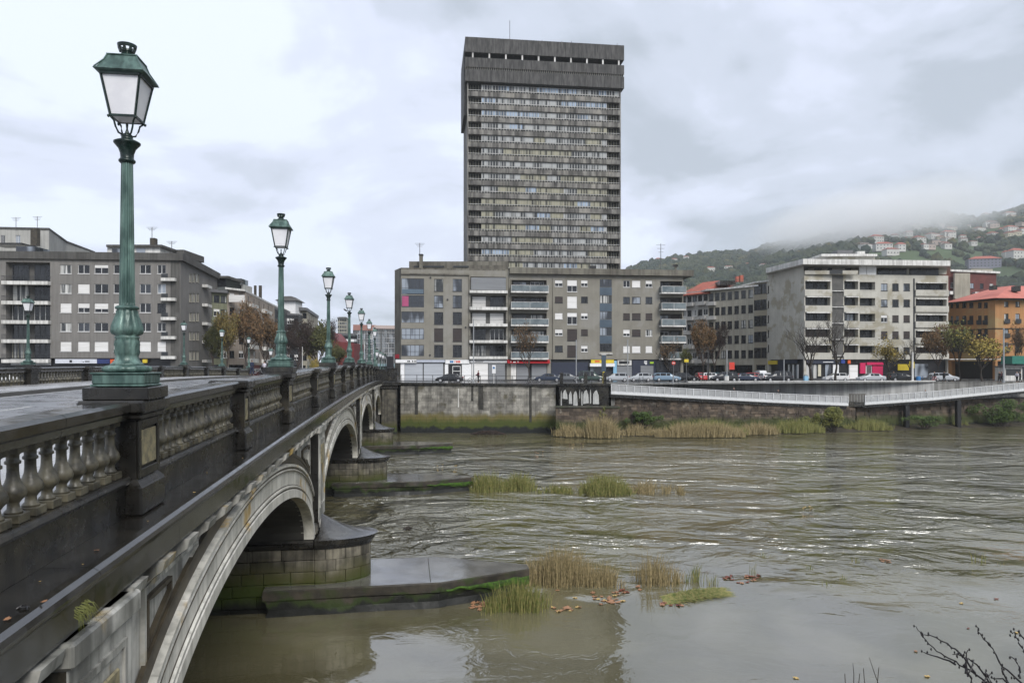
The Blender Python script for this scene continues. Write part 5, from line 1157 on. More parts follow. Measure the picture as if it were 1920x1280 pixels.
# dark corner bay with white lime runs, and the lower block in front of it
bA, bB = P2(1048, 98.5), P2(1141, 97.3)
cw_ = thing('corner_bay_wall', 'black corner wall with white lime runs above the brown stone block', 'wall', (bA.x, bA.y, 0), atan2(bB.y - bA.y, bB.x - bA.x)); Lb = (bB - bA).length
MB().box(0, Lb, 0, 3, 0, 6.62).build('wall_core', m_dark, cw_); MB().cbox(-.2, Lb + .2, -0.25, 3, 6.62, 6.95, 0.04).build('wall_coping', m_dark, cw_)
rr = random.Random(8); x = 0.25; mlime = M('white_lime_run', (0.52, 0.52, 0.50), (0.33, 0.33, 0.32), sc=2, st=(3, 3, .4), rough=0.8)
while x < Lb - 1.4:
    w_ = rr.choice([.1, .16, .3, .55, .8]) * rr.uniform(.8, 1.2); h = rr.uniform(1.3, 2.4); zt = 6.1 + rr.uniform(-.35, .1); b_ = 3.95 + rr.choice([0, 0, .2, .9])
    pts = [(x, b_), (x + w_, b_ + rr.uniform(-.2, .2)), (x + w_ * .9, zt - .5), (x + w_ * .6, zt + .15), (x + w_ * .3, zt), (x + w_ * .05, zt - .4)]
    MB().prism([(px_, -pz) for px_, pz in pts][::-1], 0.0, 0.025, T=Matrix.Rotation(pi / 2, 4, 'X') @ Matrix.Scale(1, 4)).build('lime_run', mlime, cw_, loc=(0, 0, 0)) if False else MB().add([(px_, -0.02, pz) for px_, pz in pts] + [(px_, 0.01, pz) for px_, pz in pts], [(0, 1, 2, 3, 4, 5)] + [(i, i + 6, (i + 1) % 6 + 6, (i + 1) % 6) for i in range(6)]).build('lime_run', mlime, cw_)
    x += w_ + rr.uniform(0.03, 0.28)
lw = stone_wall('low_stone_block', 'low brown stone buttress rising from the reeds at the wall corner', P2(1042, 95.2), P2(1160, 94.6), -0.6, 3.75, 3.75, 0.5, (0.7, 1.5), UNITR, 9, thick=3.2)
MB().cbox(-.1, 8.5, -0.12, 3.3, 3.75, 3.92, 0.04).build('ledge', m_slabs, lw)
rw = stone_wall('river_wall', 'brown rubble river wall under the white sloping footbridge', P2(1146, 98.5), P2(1604, 104), -0.4, 5.55, 3.9, 0.36, (0.4, 1.1), UNITR, 12, jit=0.05)
rw2 = stone_wall('river_wall', 'brown rubble river wall behind the two black footbridge pillars', P2(1606, 105), P2(2060, 119), -0.4, 3.9, 4.6, 0.5, (0.6, 1.5), UNITR, 13, jit=0.05)
# retaining wall of grey concrete panels behind the footbridge
A_, B_ = P2(1292, 108), P2(1752, 114.5); rtw = thing('retaining_wall', 'long pale grey concrete retaining wall below the parked cars on the right', 'wall', (A_.x, A_.y, 0), atan2(B_.y - A_.y, B_.x - A_.x)); Lw = (B_ - A_).length
for i in range(14): MB().cbox(i * Lw / 14 + .01, (i + 1) * Lw / 14 - .01, 0, 0.4, 2.0, GZ + 0.15, 0.015).build('concrete_panel', M('pale_wall_concrete', (0.42, 0.42, 0.41), (0.33, 0.33, 0.32), sc=0.35, rough=0.75, streak=0.3, stsc=0.5), rtw)
MB().cbox(-.2, Lw + .2, -0.1, 0.5, GZ + .15, GZ + .3, 0.03).build('wall_coping', m_wc, rtw)
A_, B_ = P2(1752, 114.5), P2(2120, 127); MB().add([(A_.x, A_.y, 1), (B_.x, B_.y, 1), (B_.x, B_.y, GZ + .1), (A_.x, A_.y, GZ + .1)], [(0, 1, 2, 3)]).build('embankment', m_conc, kind='structure')
A_, B_ = P2(1146, 98.2), P2(1292, 108); MB().add([(A_.x, A_.y, 1), (B_.x, B_.y, 1), (B_.x, B_.y, GZ + .1), (A_.x, A_.y, GZ + .1)], [(0, 1, 2, 3)]).build('embankment', m_conc, kind='structure')
A_, B_ = P2(-200, 103), P2(745, 100.4); MB().add([(A_.x, A_.y, -1), (B_.x, B_.y, -1), (B_.x, B_.y, GZ + .1), (A_.x, A_.y, GZ + .1)], [(0, 1, 2, 3)]).build('embankment', m_vault, kind='structure')
# river bank strip under the walls
m_mud = M('muddy_bank', (0.055, 0.045, 0.03), (0.03, 0.027, 0.018), sc=0.6, rough=0.7, bump=0.08, bsc=1.5)
mb = MB(); pr = [(1050, 92.8, 95), (1160, 93, 98), (1300, 94, 100), (1450, 96, 103), (1600, 99.5, 104.5), (1750, 105, 110), (1900, 110, 115), (2060, 116, 119)]
for (xa, ya, za), (xb, yb, zb) in zip(pr, pr[1:]):
    a, b, cc_, d = P2(xa, ya), P2(xb, yb), P2(xb, zb), P2(xa, za); mb.quad((a.x, a.y, -.25), (b.x, b.y, -.25), (cc_.x, cc_.y, .55), (d.x, d.y, .55))
mb.build('river_bank', m_mud, kind='structure')
# footbridge ramps
m_wst = flat('white_painted_steel', (0.62, 0.63, 0.64), 0.45); m_mesh = M('grey_mesh_infill', (0.50, 0.51, 0.52), rough=0.6, alpha=0.6)
def ramp(label, P, rail_h=1.28, gird=0.42, name='footbridge_ramp'):
    """P: list of (px, py_of_girder_bottom, Y)"""
    root = thing(name, label, 'footbridge', W(*P[0])); inv = root.matrix_basis.inverted(); V = [inv @ W(*p) for p in P]
    for a, b in zip(V, V[1:]):
        e = b - a; L_ = e.length; eh = Vector((e.x, e.y, 0)).normalized(); n = Vector((-eh.y, eh.x, 0)); up = Vector((0, 0, 1))
        def bar(name, o0, o1, z0, z1, y0, y1, mat):
            A = a.lerp(b, o0 / L_); Bq = a.lerp(b, o1 / L_)
            v = [A + n * y0 + up * z0, Bq + n * y0 + up * z0, Bq + n * y1 + up * z0, A + n * y1 + up * z0, A + n * y0 + up * z1, Bq + n * y0 + up * z1, Bq + n * y1 + up * z1, A + n * y1 + up * z1]
            return MB().add(v, [(3, 2, 1, 0), (4, 5, 6, 7), (0, 1, 5, 4), (1, 2, 6, 5), (2, 3, 7, 6), (3, 0, 4, 7)]).build(name, mat, root)
        bar('girder', 0, L_, 0, gird, 0, 0.12, m_wst); bar('deck', 0, L_, -0.12, gird - .05, 0.13, 4.5, m_conc); bar('top_rail', 0, L_, rail_h, rail_h + .07, -0.02, 0.07, m_wst); bar('mesh_infill', 0, L_, gird + .02, rail_h - .02, 0.04, 0.05, m_mesh)
        bar('underside', 0, L_, -0.45, -0.125, 0.4, 4.3, m_dark)
        k = max(1, round(L_ / 1.12)); pm = None
        for i in range(k + 1):
            o = min(L_ - .04, L_ * i / k); p = a.lerp(b, o / L_)
            if pm is None: pm = MB().box(-.035, .035, -.06, .03, gird, rail_h - .002).mesh('post', m_wst)
            put('post', pm, root, p, atan2(eh.y, eh.x))
    return root
ramp('white footbridge ramp sloping down from the wall corner toward the middle, left of the gap', [(1146, 738.5, 97.2), (1300, 746.5, 99.5), (1450, 754.5, 101.5), (1591, 760.5, 103.3)])
rp2 = ramp('white footbridge ramp rising to the right on black pillars', [(1622, 759, 103.6), (1750, 750, 106.5), (1860, 739, 110), (1980, 727, 114)])
for px_, Yp in ((1702, 106), (1799, 108.5)):
    p = rp2.matrix_basis.inverted() @ Vector((P2(px_, Yp).x, Yp, 0)); z1 = E - (756 - 688 if px_ < 1750 else 748 - 688) * Yp / F - rp2.location.z
    MB().cbox(p.x - .32, p.x + .32, p.y, p.y + .7, -rp2.location.z - 1, z1 - .2, 0.05).build('pillar', m_black, rp2)
g_ = thing('landing_fence', 'short dark slatted fence in the gap between the two white ramps', 'fence', W(1592, 758, 103.8))
for i in range(11): MB().box(i * .22, i * .22 + .09, 0, .08, 0.3, 1.45).build('slat', m_brown, g_)
MB().box(0, 2.4, -.03, .1, 1.45, 1.53).build('rail', m_brown, g_); MB().box(0, 2.4, -.1, 2.5, -.3, .3).build('landing', m_dark, g_)
# quay railing
def railing(label, pts, h=1.1, step=2.2, mat=m_iron, name='quay_railing'):
    root = thing(name, label, 'railing', pts[0]); V = [p - pts[0] for p in pts]
    for a, b in zip(V, V[1:]):
        L_ = (b - a).length; k = max(1, round(L_ / step))
        for z in (h, h * .5): MB().tube([a + Vector((0, 0, z)), b + Vector((0, 0, z))], 0.03, 5).build('rail', mat, root)
        for i in range(k + 1): p = a.lerp(b, i / k); MB().box(-.04, .04, -.04, .04, 0, h).build('post', mat, root, loc=p)
    return root
railing('thin dark iron railing along the top of the grey quay wall', [Vector((P2(752, 100.2).x, 100.2, 7.03)), Vector((P2(1050, 99.6).x, 99.6, 6.8)), Vector((P2(1140, 97.6).x, 97.6, 6.93))])
for px_, lb in ((1053, 'dark stone post on the quay edge nearest the white lime runs, left one'), (1098, 'dark stone post on the quay edge, middle one of three'), (1134, 'dark stone post on the quay edge beside the white footbridge ramp')):
    tag(MB().cbox(-.22, .22, -.2, .2, 0, 1.45, .03).prism([(-.26, -.24), (.26, -.24), (.26, .24), (-.26, .24)], 1.45, 1.6, top=[(-.1, -.1), (.1, -.1), (.1, .1), (-.1, .1)]).build('stone_post', m_dark, loc=Vector((P2(px_, 98.2).x, 98.2, 6.9))), lb, 'post')
# ================================================================= hill
def hill():
    R = [(900, 640), (1020, 560), (1120, 520), (1165, 504), (1200, 490), (1260, 478), (1340, 471), (1400, 470), (1450, 452), (1500, 440), (1560, 424), (1640, 402), (1700, 392), (1780, 398), (1830, 402), (1890, 388), (1950, 372), (2100, 350), (2300, 330)]
    def ridge(px):
        for (a, ya), (b, yb) in zip(R, R[1:]):
            if a <= px <= b: return ya + (yb - ya) * (px - a) / (b - a)
        return R[-1][1] if px > R[-1][0] else R[0][1]
    def z(X, Y):
        px = 960 + F * X / Y; zr = (HY - 7 - ridge(px)) / F * 1500; t = min(1.25, max(0, (Y - 430) / 1070)); f = 1 - (1 - min(t, 1)) ** 1.12
        return GZ - 1 + zr * f * (1 if t <= 1 else 1 - (t - 1) * 1.2) + 9 * mn.noise(Vector((X * .006, Y * .006, 0))) * min(1, t * 4)
    return z
hz = hill()
mb = MB(); nx, ny = 90, 60; xs = [-150 + 2300 * i / nx for i in range(nx + 1)]; ys = [430 + 1400 * (j / ny) for j in range(ny + 1)]
mb.v = [(x, y, hz(x, y)) for y in ys for x in xs]; mb.f = [(j * (nx + 1) + i, j * (nx + 1) + i + 1, (j + 1) * (nx + 1) + i + 1, (j + 1) * (nx + 1) + i) for j in range(ny) for i in range(nx)]; mb.m = [0] * len(mb.f)
mb.build('hill', M('hill_meadow', (0.055, 0.085, 0.03), (0.035, 0.055, 0.022), sc=0.012, rough=0.95), smooth=True, kind='structure')
# wooded slopes: thousands of lumpy crowns, one object
def ico():
    t = (1 + 5 ** .5) / 2; v = [Vector(p).normalized() for p in ((-1, t, 0), (1, t, 0), (-1, -t, 0), (1, -t, 0), (0, -1, t), (0, 1, t), (0, -1, -t), (0, 1, -t), (t, 0, -1), (t, 0, 1), (-t, 0, -1), (-t, 0, 1))]
    f = [(0, 11, 5), (0, 5, 1), (0, 1, 7), (0, 7, 10), (0, 10, 11), (1, 5, 9), (5, 11, 4), (11, 10, 2), (10, 7, 6), (7, 1, 8), (3, 9, 4), (3, 4, 2), (3, 2, 6), (3, 6, 8), (3, 8, 9), (4, 9, 5), (2, 4, 11), (6, 2, 10), (8, 6, 7), (9, 8, 1)]; return v, f
IV, IF = ico()
m_hw = flat('house_white_wall', (0.50, 0.49, 0.46), 0.8); m_hc = flat('house_cream_wall', (0.42, 0.38, 0.29), 0.8); m_hr = flat('house_red_roof', (0.33, 0.10, 0.07), 0.85); m_hp = flat('house_pink_wall', (0.40, 0.33, 0.29), .8); m_hr2 = flat('house_brown_roof', (0.20, 0.10, 0.07), .85); m_hg = flat('house_grey_roof', (0.16, 0.15, 0.145), 0.85); m_hd = flat('house_window', (0.04, 0.045, 0.05), 0.3)
HXY = []
def hill_house(px, py, w, hgt, label, mat=None, roof=None, rows=None):
    """w, hgt in photo pixels; finds the slope point seen at (px, py)"""
    Y = 480
    while Y < 1480:
        X = (px - 960) / F * Y
        if (hz(X, Y) - E) / Y * F >= HY - py: break
        Y += 6
    k = Y / F; W_, H_ = w * k, hgt * k; mat = mat or m_hw; roof = roof or m_hr
    HXY.append((X, Y, W_ / 2 + 5)); o = thing('hill_house', label, 'house', (X, Y - 8, hz(X, Y) - 2), random.Random(px).uniform(-.35, .35)); D = min(W_, 11)
    MB().box(-W_ / 2, W_ / 2, 0, D, 0, H_ * .78 + 2).build('wall', mat, o)
    z0 = H_ * .78 + 2; z1 = z0 + H_ * .3; a = W_ / 2 + .7
    MB().add([(-a, -.7, z0), (a, -.7, z0), (a, D + .7, z0), (-a, D + .7, z0), (-a * .45, D / 2, z1), (a * .45, D / 2, z1)], [(0, 1, 5, 4), (1, 2, 5), (2, 3, 4, 5), (3, 0, 4), (3, 2, 1, 0)]).build('roof', roof, o)
    rows = rows or max(1, int(H_ * .78 / 3.0)); n = max(2, int(W_ / 3.5))
    wm = MB().box(-.7, .7, -.06, .05, 0, 1.4).mesh('window', m_hd)
    for j in range(rows):
        for i in range(n): put('window', wm, o, (-W_ / 2 + W_ * (i + .5) / n, 0, 2 + .9 + j * (H_ * .78) / rows))
HH = [(1236, 488, 14, 8, 'white house near the left end of the hill ridge'), (1262, 492, 12, 7, 'small white house right of the ridge house'), (1285, 487, 10, 6, 'tiny white house on the ridge right of the aerial'), (1331, 510, 14, 9, 'white house low on the misty slope above the red tiled block'), (1363, 505, 15, 6, 'long white house on the slope left of centre'), (1402, 501, 12, 7, 'pale house with a pink roof on the misty slope'), (1395, 474, 16, 4, 'low house on the ridge saddle'), (1428, 501, 10, 5, 'small cream house right of the pink roofed one'),
      (1643, 456, 22, 14, 'white terraced flats beside the cloud'), (1652, 470, 30, 14, 'broad white flats above the concrete block roof'), (1668, 479, 24, 12, 'lower white flats above the concrete block roof'), (1685, 472, 14, 14, 'tall end of the white flats'), (1700, 443, 12, 8, 'white villa under the dark trees'), (1722, 456, 20, 12, 'white and red villa in the middle of the slope'), (1748, 449, 22, 10, 'long pink roofed villa upper middle slope'), (1735, 468, 24, 9, 'white villa row lower middle slope'), (1776, 446, 22, 12, 'pinkish villa right of the middle slope'), (1800, 449, 10, 7, 'small white villa beside the pinkish one'),
      (1835, 436, 18, 8, 'white villa on the green slope'), (1832, 452, 8, 6, 'tiny white villa on the meadow'), (1860, 447, 16, 11, 'cream villa on the meadow'), (1893, 437, 22, 12, 'cream mansion at the right end of the slope'), (1915, 438, 14, 10, 'cream annexe at the right edge'), (1890, 407, 18, 9, 'white house on the skyline at the right'), (1910, 412, 12, 5, 'low house on the right skyline'), (1818, 417, 18, 5, 'low house on the skyline below the trees'), (1810, 427, 8, 4, 'tiny shed on the slope'), (1903, 486, 26, 18, 'white three storey house above the orange building'), (1882, 484, 12, 11, 'small white house beside the three storey house'),
      (1690, 452, 9, 6, 'little white house beside the dark trees'), (1765, 462, 14, 7, 'white house at the foot of the villa row'), (1617, 462, 16, 6, 'pale house half in the cloud')]
for h in HH: hill_house(*h)
_r = random.Random(90)
_nm = ['white', 'cream', 'pale', 'greyish']; _pl = ['among the trees', 'on the upper slope', 'on the green slope', 'near the skyline', 'beside a meadow']
for i in range(34):
    px_ = _r.uniform(1600, 1920); py_ = 395 + 75 * _r.random() + max(0, 1700 - px_) * .22
    wi = _r.choice(['two storey house', 'long house', 'small villa', 'terraced villa', 'block of flats'])
    hill_house(px_, py_, _r.uniform(9, 22), _r.uniform(6, 11), '%s %s %s, %s along the slope, %s' % (_nm[i % 4], wi, _pl[i % 5], ['leftmost tenth', 'a fifth', 'a third', 'half way', 'two thirds', 'three quarters', 'farthest right'][min(6, int((px_ - 1600) / 46))], 'high up' if py_ < 425 else 'half way up' if py_ < 450 else 'low down'), [m_hw, m_hc, m_hw, m_hp][i % 4], [m_hr, m_hg, m_hr2, m_hr][(i * 7) % 4])
hill_house(1838, 503, 54, 20, 'blue grey apartment house with two red roofs on the hillside', flat('blue_grey_wall', (0.17, 0.17, 0.21), .8), m_hr)
hill_house(1832, 515, 40, 12, 'cream lower block under the blue grey apartment house', m_hc, m_hg)
r = random.Random(21); mb = MB()
for k in range(26000):
    Y = 470 + 1080 * r.random() ** .9; px = 1090 + 900 * r.random(); X = (px - 960) / F * Y
    d = mn.noise(Vector((X * .008, Y * .008, 3)))
    if d < -0.12 and r.random() < .8: continue
    if any(abs(X - hx) < hw and -75 < Y - hy < 12 for hx, hy, hw in HXY): continue
    s_ = r.uniform(2.0, 4.6) * (1.0 if r.random() < .93 else 1.5); z0 = hz(X, Y)
    mb.add([Vector((X + v.x * s_ * r.uniform(.75, 1.25), Y + v.y * s_ * r.uniform(.75, 1.25), z0 + s_ * .75 + v.z * s_ * r.uniform(.8, 1.35))) for v in IV], IF)
mb.build('hill_woodland', M('hill_tree_foliage', (0.012, 0.024, 0.014), (0.038, 0.048, 0.020), sc=0.03, detail=10, rough=0.95, c=(0.085, 0.075, 0.025), csc=0.02, cw=(0.58, 0.66), lo=.4, hi=.6), kind='stuff')
# low cloud lying on the ridge
def volume(name, dens, col, noisy=None):
    m = bpy.data.materials.new(name); m.use_nodes = True; N = m.node_tree.nodes; L = m.node_tree.links; N.remove(N['Principled BSDF'])
    v = N.new('ShaderNodeVolumePrincipled'); v.inputs['Color'].default_value = (*col, 1); v.inputs['Density'].default_value = dens; v.inputs['Anisotropy'].default_value = 0.2; L.new(v.outputs[0], N['Material Output'].inputs['Volume'])
    if noisy:
        t = N.new('ShaderNodeTexCoord'); g = N.new('ShaderNodeVectorMath'); g.operation = 'LENGTH'; L.new(t.outputs['Object'], g.inputs[0])
        r_ = N.new('ShaderNodeMapRange'); r_.interpolation_type = 'SMOOTHSTEP'; L.new(g.outputs['Value'], r_.inputs[0]); r_.inputs[1].default_value = 0.25; r_.inputs[2].default_value = 1.0; r_.inputs[3].default_value = 1; r_.inputs[4].default_value = 0
        n = N.new('ShaderNodeTexNoise'); n.inputs['Scale'].default_value = 0.012; n.inputs['Detail'].default_value = 4; ge = N.new('ShaderNodeNewGeometry'); L.new(ge.outputs['Position'], n.inputs[0])
        r2_ = N.new('ShaderNodeMapRange'); L.new(n.outputs[0], r2_.inputs[0]); r2_.inputs[1].default_value = 0.40; r2_.inputs[2].default_value = 0.62
        x = N.new('ShaderNodeMath'); x.operation = 'MULTIPLY'; L.new(r_.outputs[0], x.inputs[0]); L.new(r2_.outputs[0], x.inputs[1]); y = N.new('ShaderNodeMath'); y.operation = 'MULTIPLY'; L.new(x.outputs[0], y.inputs[0]); y.inputs[1].default_value = dens; L.new(y.outputs[0], v.inputs['Density'])
    return m
mb = MB(); v2 = []; mb.lathe([(0.02, -1.0), (0.5, -.87), (.87, -.5), (1, 0), (.87, .5), (.5, .87), (0.02, 1)], 16)
cl = mb.build('low_cloud', volume('low_cloud_vapour', 0.022, (1, 1, 1), True), kind='stuff')
cl.location = W(1640, 408, 1120); cl.scale = (215, 330, 62); cl.rotation_euler = (0.12, -0.22, 0)
hzb = MB().box(-900, 1900, -40, 1900, -3.6, 420).build('haze', volume('thin_haze', 0.00017, (0.93, 0.965, 1.0)), kind='stuff')
# ================================================================= vegetation
m_reed = M('dry_reed', (0.36, 0.285, 0.15), (0.13, 0.105, 0.045), sc=9, rough=0.8); m_reedg = M('green_reed', (0.085, 0.115, 0.022), (0.25, 0.22, 0.08), sc=7, rough=0.8); m_leafg = M('green_shrub_leaf', (0.07, 0.115, 0.02), (0.035, 0.06, 0.014), sc=1.5, rough=0.75); m_olive2 = M('yellow_green_leaf', (0.16, 0.16, 0.035), (0.09, 0.10, 0.025), sc=1.2, rough=0.75)
m_bark = M('wet_bark', (0.045, 0.036, 0.028), (0.022, 0.018, 0.015), sc=4, st=(3, 3, .5), rough=0.8)
m_lb_ = M('brown_autumn_leaf', (0.155, 0.085, 0.036), (0.075, 0.052, 0.024), sc=1.6, rough=0.8); m_ly = M('yellow_autumn_leaf', (0.36, 0.26, 0.05), (0.19, 0.16, 0.04), sc=1.6, rough=0.8); m_ldk = M('dark_bare_twigs', (0.062, 0.042, 0.034), (0.035, 0.025, 0.021), sc=2, rough=0.9); m_lgr = M('dull_green_crown_leaf', (0.085, 0.085, 0.022), (0.05, 0.055, 0.018), sc=.8, rough=.8)
def wy(py): return E * F / (py - HY)
def reeds(name, label, px0, px1, pyb, hpx, n, mat, thick=0.012, depth=None, lean=0.25, z0=-0.05, seed=0, arch=0.35, hv=.6):
    Y = wy(pyb); k = Y / F; r = random.Random(seed + int(px0)); mb = MB(); xa, xb = (px0 - 960) * k, (px1 - 960) * k; depth = depth or max(.25, (xb - xa) * .4); nt = max(1, n // 22); W_ = xb - xa
    for q in range(nt):
        cx_ = min(xb, max(xa, r.gauss((xa + xb) / 2, W_ * .27))) if r.random() < .7 else r.uniform(xa, xb); cy_ = Y + depth * r.random() ** 1.2 + .12 * r.gauss(0, 1)
        u = (cx_ - xa) / max(.01, W_); Ht = hpx * k * (0.42 + .58 * sin(pi * min(1, max(0, u * .8 + .1)))) * r.uniform(.55, 1.12); sp = .05 + Ht * .10
        for i in range(n // nt):
            ox, oy = r.gauss(0, sp), r.gauss(0, sp); x, y = cx_ + ox, cy_ + oy; H = Ht * r.uniform(1 - hv, 1.05); a = ox / max(sp, .01) * lean * .5 + r.gauss(.03, lean * .35); b = r.gauss(0, lean * .5)
            t = thick * r.uniform(.6, 1.3); ca = cos(r.uniform(0, 3)); sa = sin(r.uniform(0, 3)); p = [Vector((x, y, z0)), Vector((x + a * H * .35, y + b * H * .35, z0 + H * .55)), Vector((x + a * H * (1 + arch), y + b * H, z0 + H * (1 - min(.6, abs(a)) * .4)))]
            o = Vector((ca * t, sa * t * .3, 0)); mb.add([p[0] - o, p[0] + o, p[1] + o * .8, p[1] - o * .8, p[2]], [(0, 1, 2, 3), (3, 2, 4)])
    return mb.build(name, mat, kind='stuff', label=label)
RE = [('reeds', 'tall dry reeds at the tip of the nearest bridge footing', 984, 1112, 1098, 80, 2300, m_reed), ('reeds', 'green brown reeds in front of the nearest footing tip', 916, 1022, 1146, 62, 1500, m_reedg), ('reeds', 'thin reeds right of the tall clump', 1108, 1164, 1100, 58, 520, m_reed), ('reeds', 'sparse reeds in the shallow water', 1180, 1276, 1098, 66, 560, m_reed), ('reeds', 'scattered reed stems', 1270, 1352, 1098, 46, 120, m_reedg),
      ('reeds', 'reed stems standing in the water', 1400, 1430, 1080, 40, 12, m_reedg), ('reeds', 'reed stems standing in the water', 1516, 1532, 1068, 22, 22, m_reedg), ('reeds', 'reed stems standing in the water', 1550, 1564, 1100, 32, 10, m_reedg), ('reeds', 'reed stems standing in the water', 1570, 1582, 1086, 26, 20, m_reedg), ('reeds', 'reed stems standing in the water', 1600, 1616, 1056, 18, 14, m_reedg), ('reeds', 'reed stems standing in the water', 1828, 1842, 1056, 28, 22, m_reedg), ('reeds', 'reed stems standing in the water', 1868, 1876, 1058, 16, 10, m_reedg), ('reeds', 'reed stems standing in the water', 1420, 1436, 1044, 26, 12, m_reedg),
      ('reeds', 'leafy green reeds at the tip of the second footing', 884, 948, 922, 44, 900, m_reedg), ('reeds', 'ochre green reeds beside the second footing tip', 945, 1002, 920, 42, 1000, m_reedg), ('reeds', 'low reeds between the two mid river clumps', 1010, 1072, 926, 26, 450, m_reedg), ('reeds', 'bright green reed clump in mid river', 1088, 1182, 928, 46, 1600, m_reedg), ('reeds', 'thin brownish reeds right of the mid river clump', 1180, 1262, 926, 36, 420, m_reed), ('reeds', 'scattered reeds at the end of the mid river strip', 1262, 1300, 928, 24, 60, m_reed),
      ('bank_grass', 'dry grass at the foot of the stone buttress', 1042, 1094, 820, 30, 1300, m_reed), ('bank_grass', 'tall grass in front of the stone buttress', 1100, 1158, 822, 48, 2000, m_reed), ('bank_grass', 'low brush right of the stone buttress', 1165, 1232, 818, 26, 700, m_reed), ('bank_grass', 'long strip of ochre grass under the river wall', 1236, 1392, 821, 34, 5200, m_reed), ('bank_grass', 'green grass mixed into the ochre strip', 1250, 1400, 818, 36, 2200, m_reedg), ('bank_grass', 'reddish brush in the middle of the river wall', 1392, 1462, 816, 28, 1500, m_reed), ('bank_grass', 'green grass below the river wall', 1452, 1545, 813, 30, 2600, m_reedg), ('bank_grass', 'green grass right of the round shrub', 1588, 1672, 808, 26, 2400, m_reedg), ('bank_grass', 'low weeds by the black pillars', 1690, 1830, 800, 16, 1100, m_reedg)]
for i, a in enumerate(RE):
    kw = {}
    far_ = a[4] < 830
    reeds(*a, thick=0.035 if far_ else 0.024 if a[4] < 1000 else 0.013, depth=None if not far_ else 2.2, seed=i, lean=.28 if far_ or a[4] < 1000 else .16, z0=0.1 if far_ else -.05)
# matted grass lying on the water
r = random.Random(4); mb = MB(); Yc = wy(1118); k = Yc / F
for i in range(1800):
    u = r.uniform(-1, 1); cxp = 1298 + u * 62; base = Vector(((cxp - 960) * k, Yc + r.uniform(-.5, .5) + u * .5, 0.02)); L_ = r.uniform(.25, .7); a = r.uniform(-.5, .6); h = .02 + .16 * (1 - u * u) * r.random(); d = Vector((cos(a), sin(a), 0)); o = Vector((0, 0.012, .004))
    mb.add([base - o, base + o, base + d * L_ * .5 + Vector((0, 0, h)) + o, base + d * L_ * .5 + Vector((0, 0, h)) - o, base + d * L_], [(0, 1, 2, 3), (3, 2, 4)])
mb.build('matted_grass', m_reedg, kind='stuff', label='flattened mat of green brown grass on the shallow water')
def leafball(mb, cen, rad, n, size, r, flat_=1.0):
    for i in range(n):
        v = Vector((r.gauss(0, 1), r.gauss(0, 1), r.gauss(0, 1))).normalized() * r.uniform(.35, 1) ** .5; p = cen + Vector((v.x * rad[0], v.y * rad[1], v.z * rad[2])); a = Vector((r.gauss(0, 1), r.gauss(0, 1), r.gauss(0, 1))).normalized(); b = a.orthogonal().normalized(); s_ = size * r.uniform(.6, 1.3)
        mb.add([p - a * s_, p + b * s_ * .5, p + a * s_, p - b * s_ * .5], [(0, 1, 2, 3)])
def shrub(label, px, pyb, Y, wpx, hpx, mat, n, seed, name='shrub'):
    k = Y / F; base = W(px, pyb, Y); o = thing(name, label, 'shrub', base); r = random.Random(seed); mb = MB(); st = MB()
    for i in range(26):
        c_ = Vector((r.gauss(0, .26) * wpx * k, r.uniform(-.6, .6), hpx * k * r.uniform(.25, .85))); leafball(mb, c_, (wpx * k * .13, .5, hpx * k * .15), n // 26, .13, r); st.tube([(c_.x * .2, 0, 0), (c_.x * .7, c_.y * .5, c_.z * .6), c_], [.05, .03, .015], 4)
    st.build('stems', m_bark, o); mb.build('foliage', mat, o, kind='stuff'); return o
shrub('round yellow green shrub on the bank under the gap in the white ramps', 1565, 810, 100.5, 62, 50, m_olive2, 5200, 3)
shrub('dark green bushy shrub at the right edge under the footbridge', 1880, 800, 110, 95, 56, m_leafg, 6500, 4)
shrub('green ivy like shrub on the river wall right of the stone buttress', 1205, 800, 98, 45, 30, m_leafg, 1800, 5)
shrub('small green plant growing behind the tall grass at the buttress', 1128, 790, 95.5, 30, 30, m_olive2, 1200, 6)
shrub('low leafy weeds between the black pillars', 1735, 802, 105, 60, 24, m_leafg, 1500, 7)
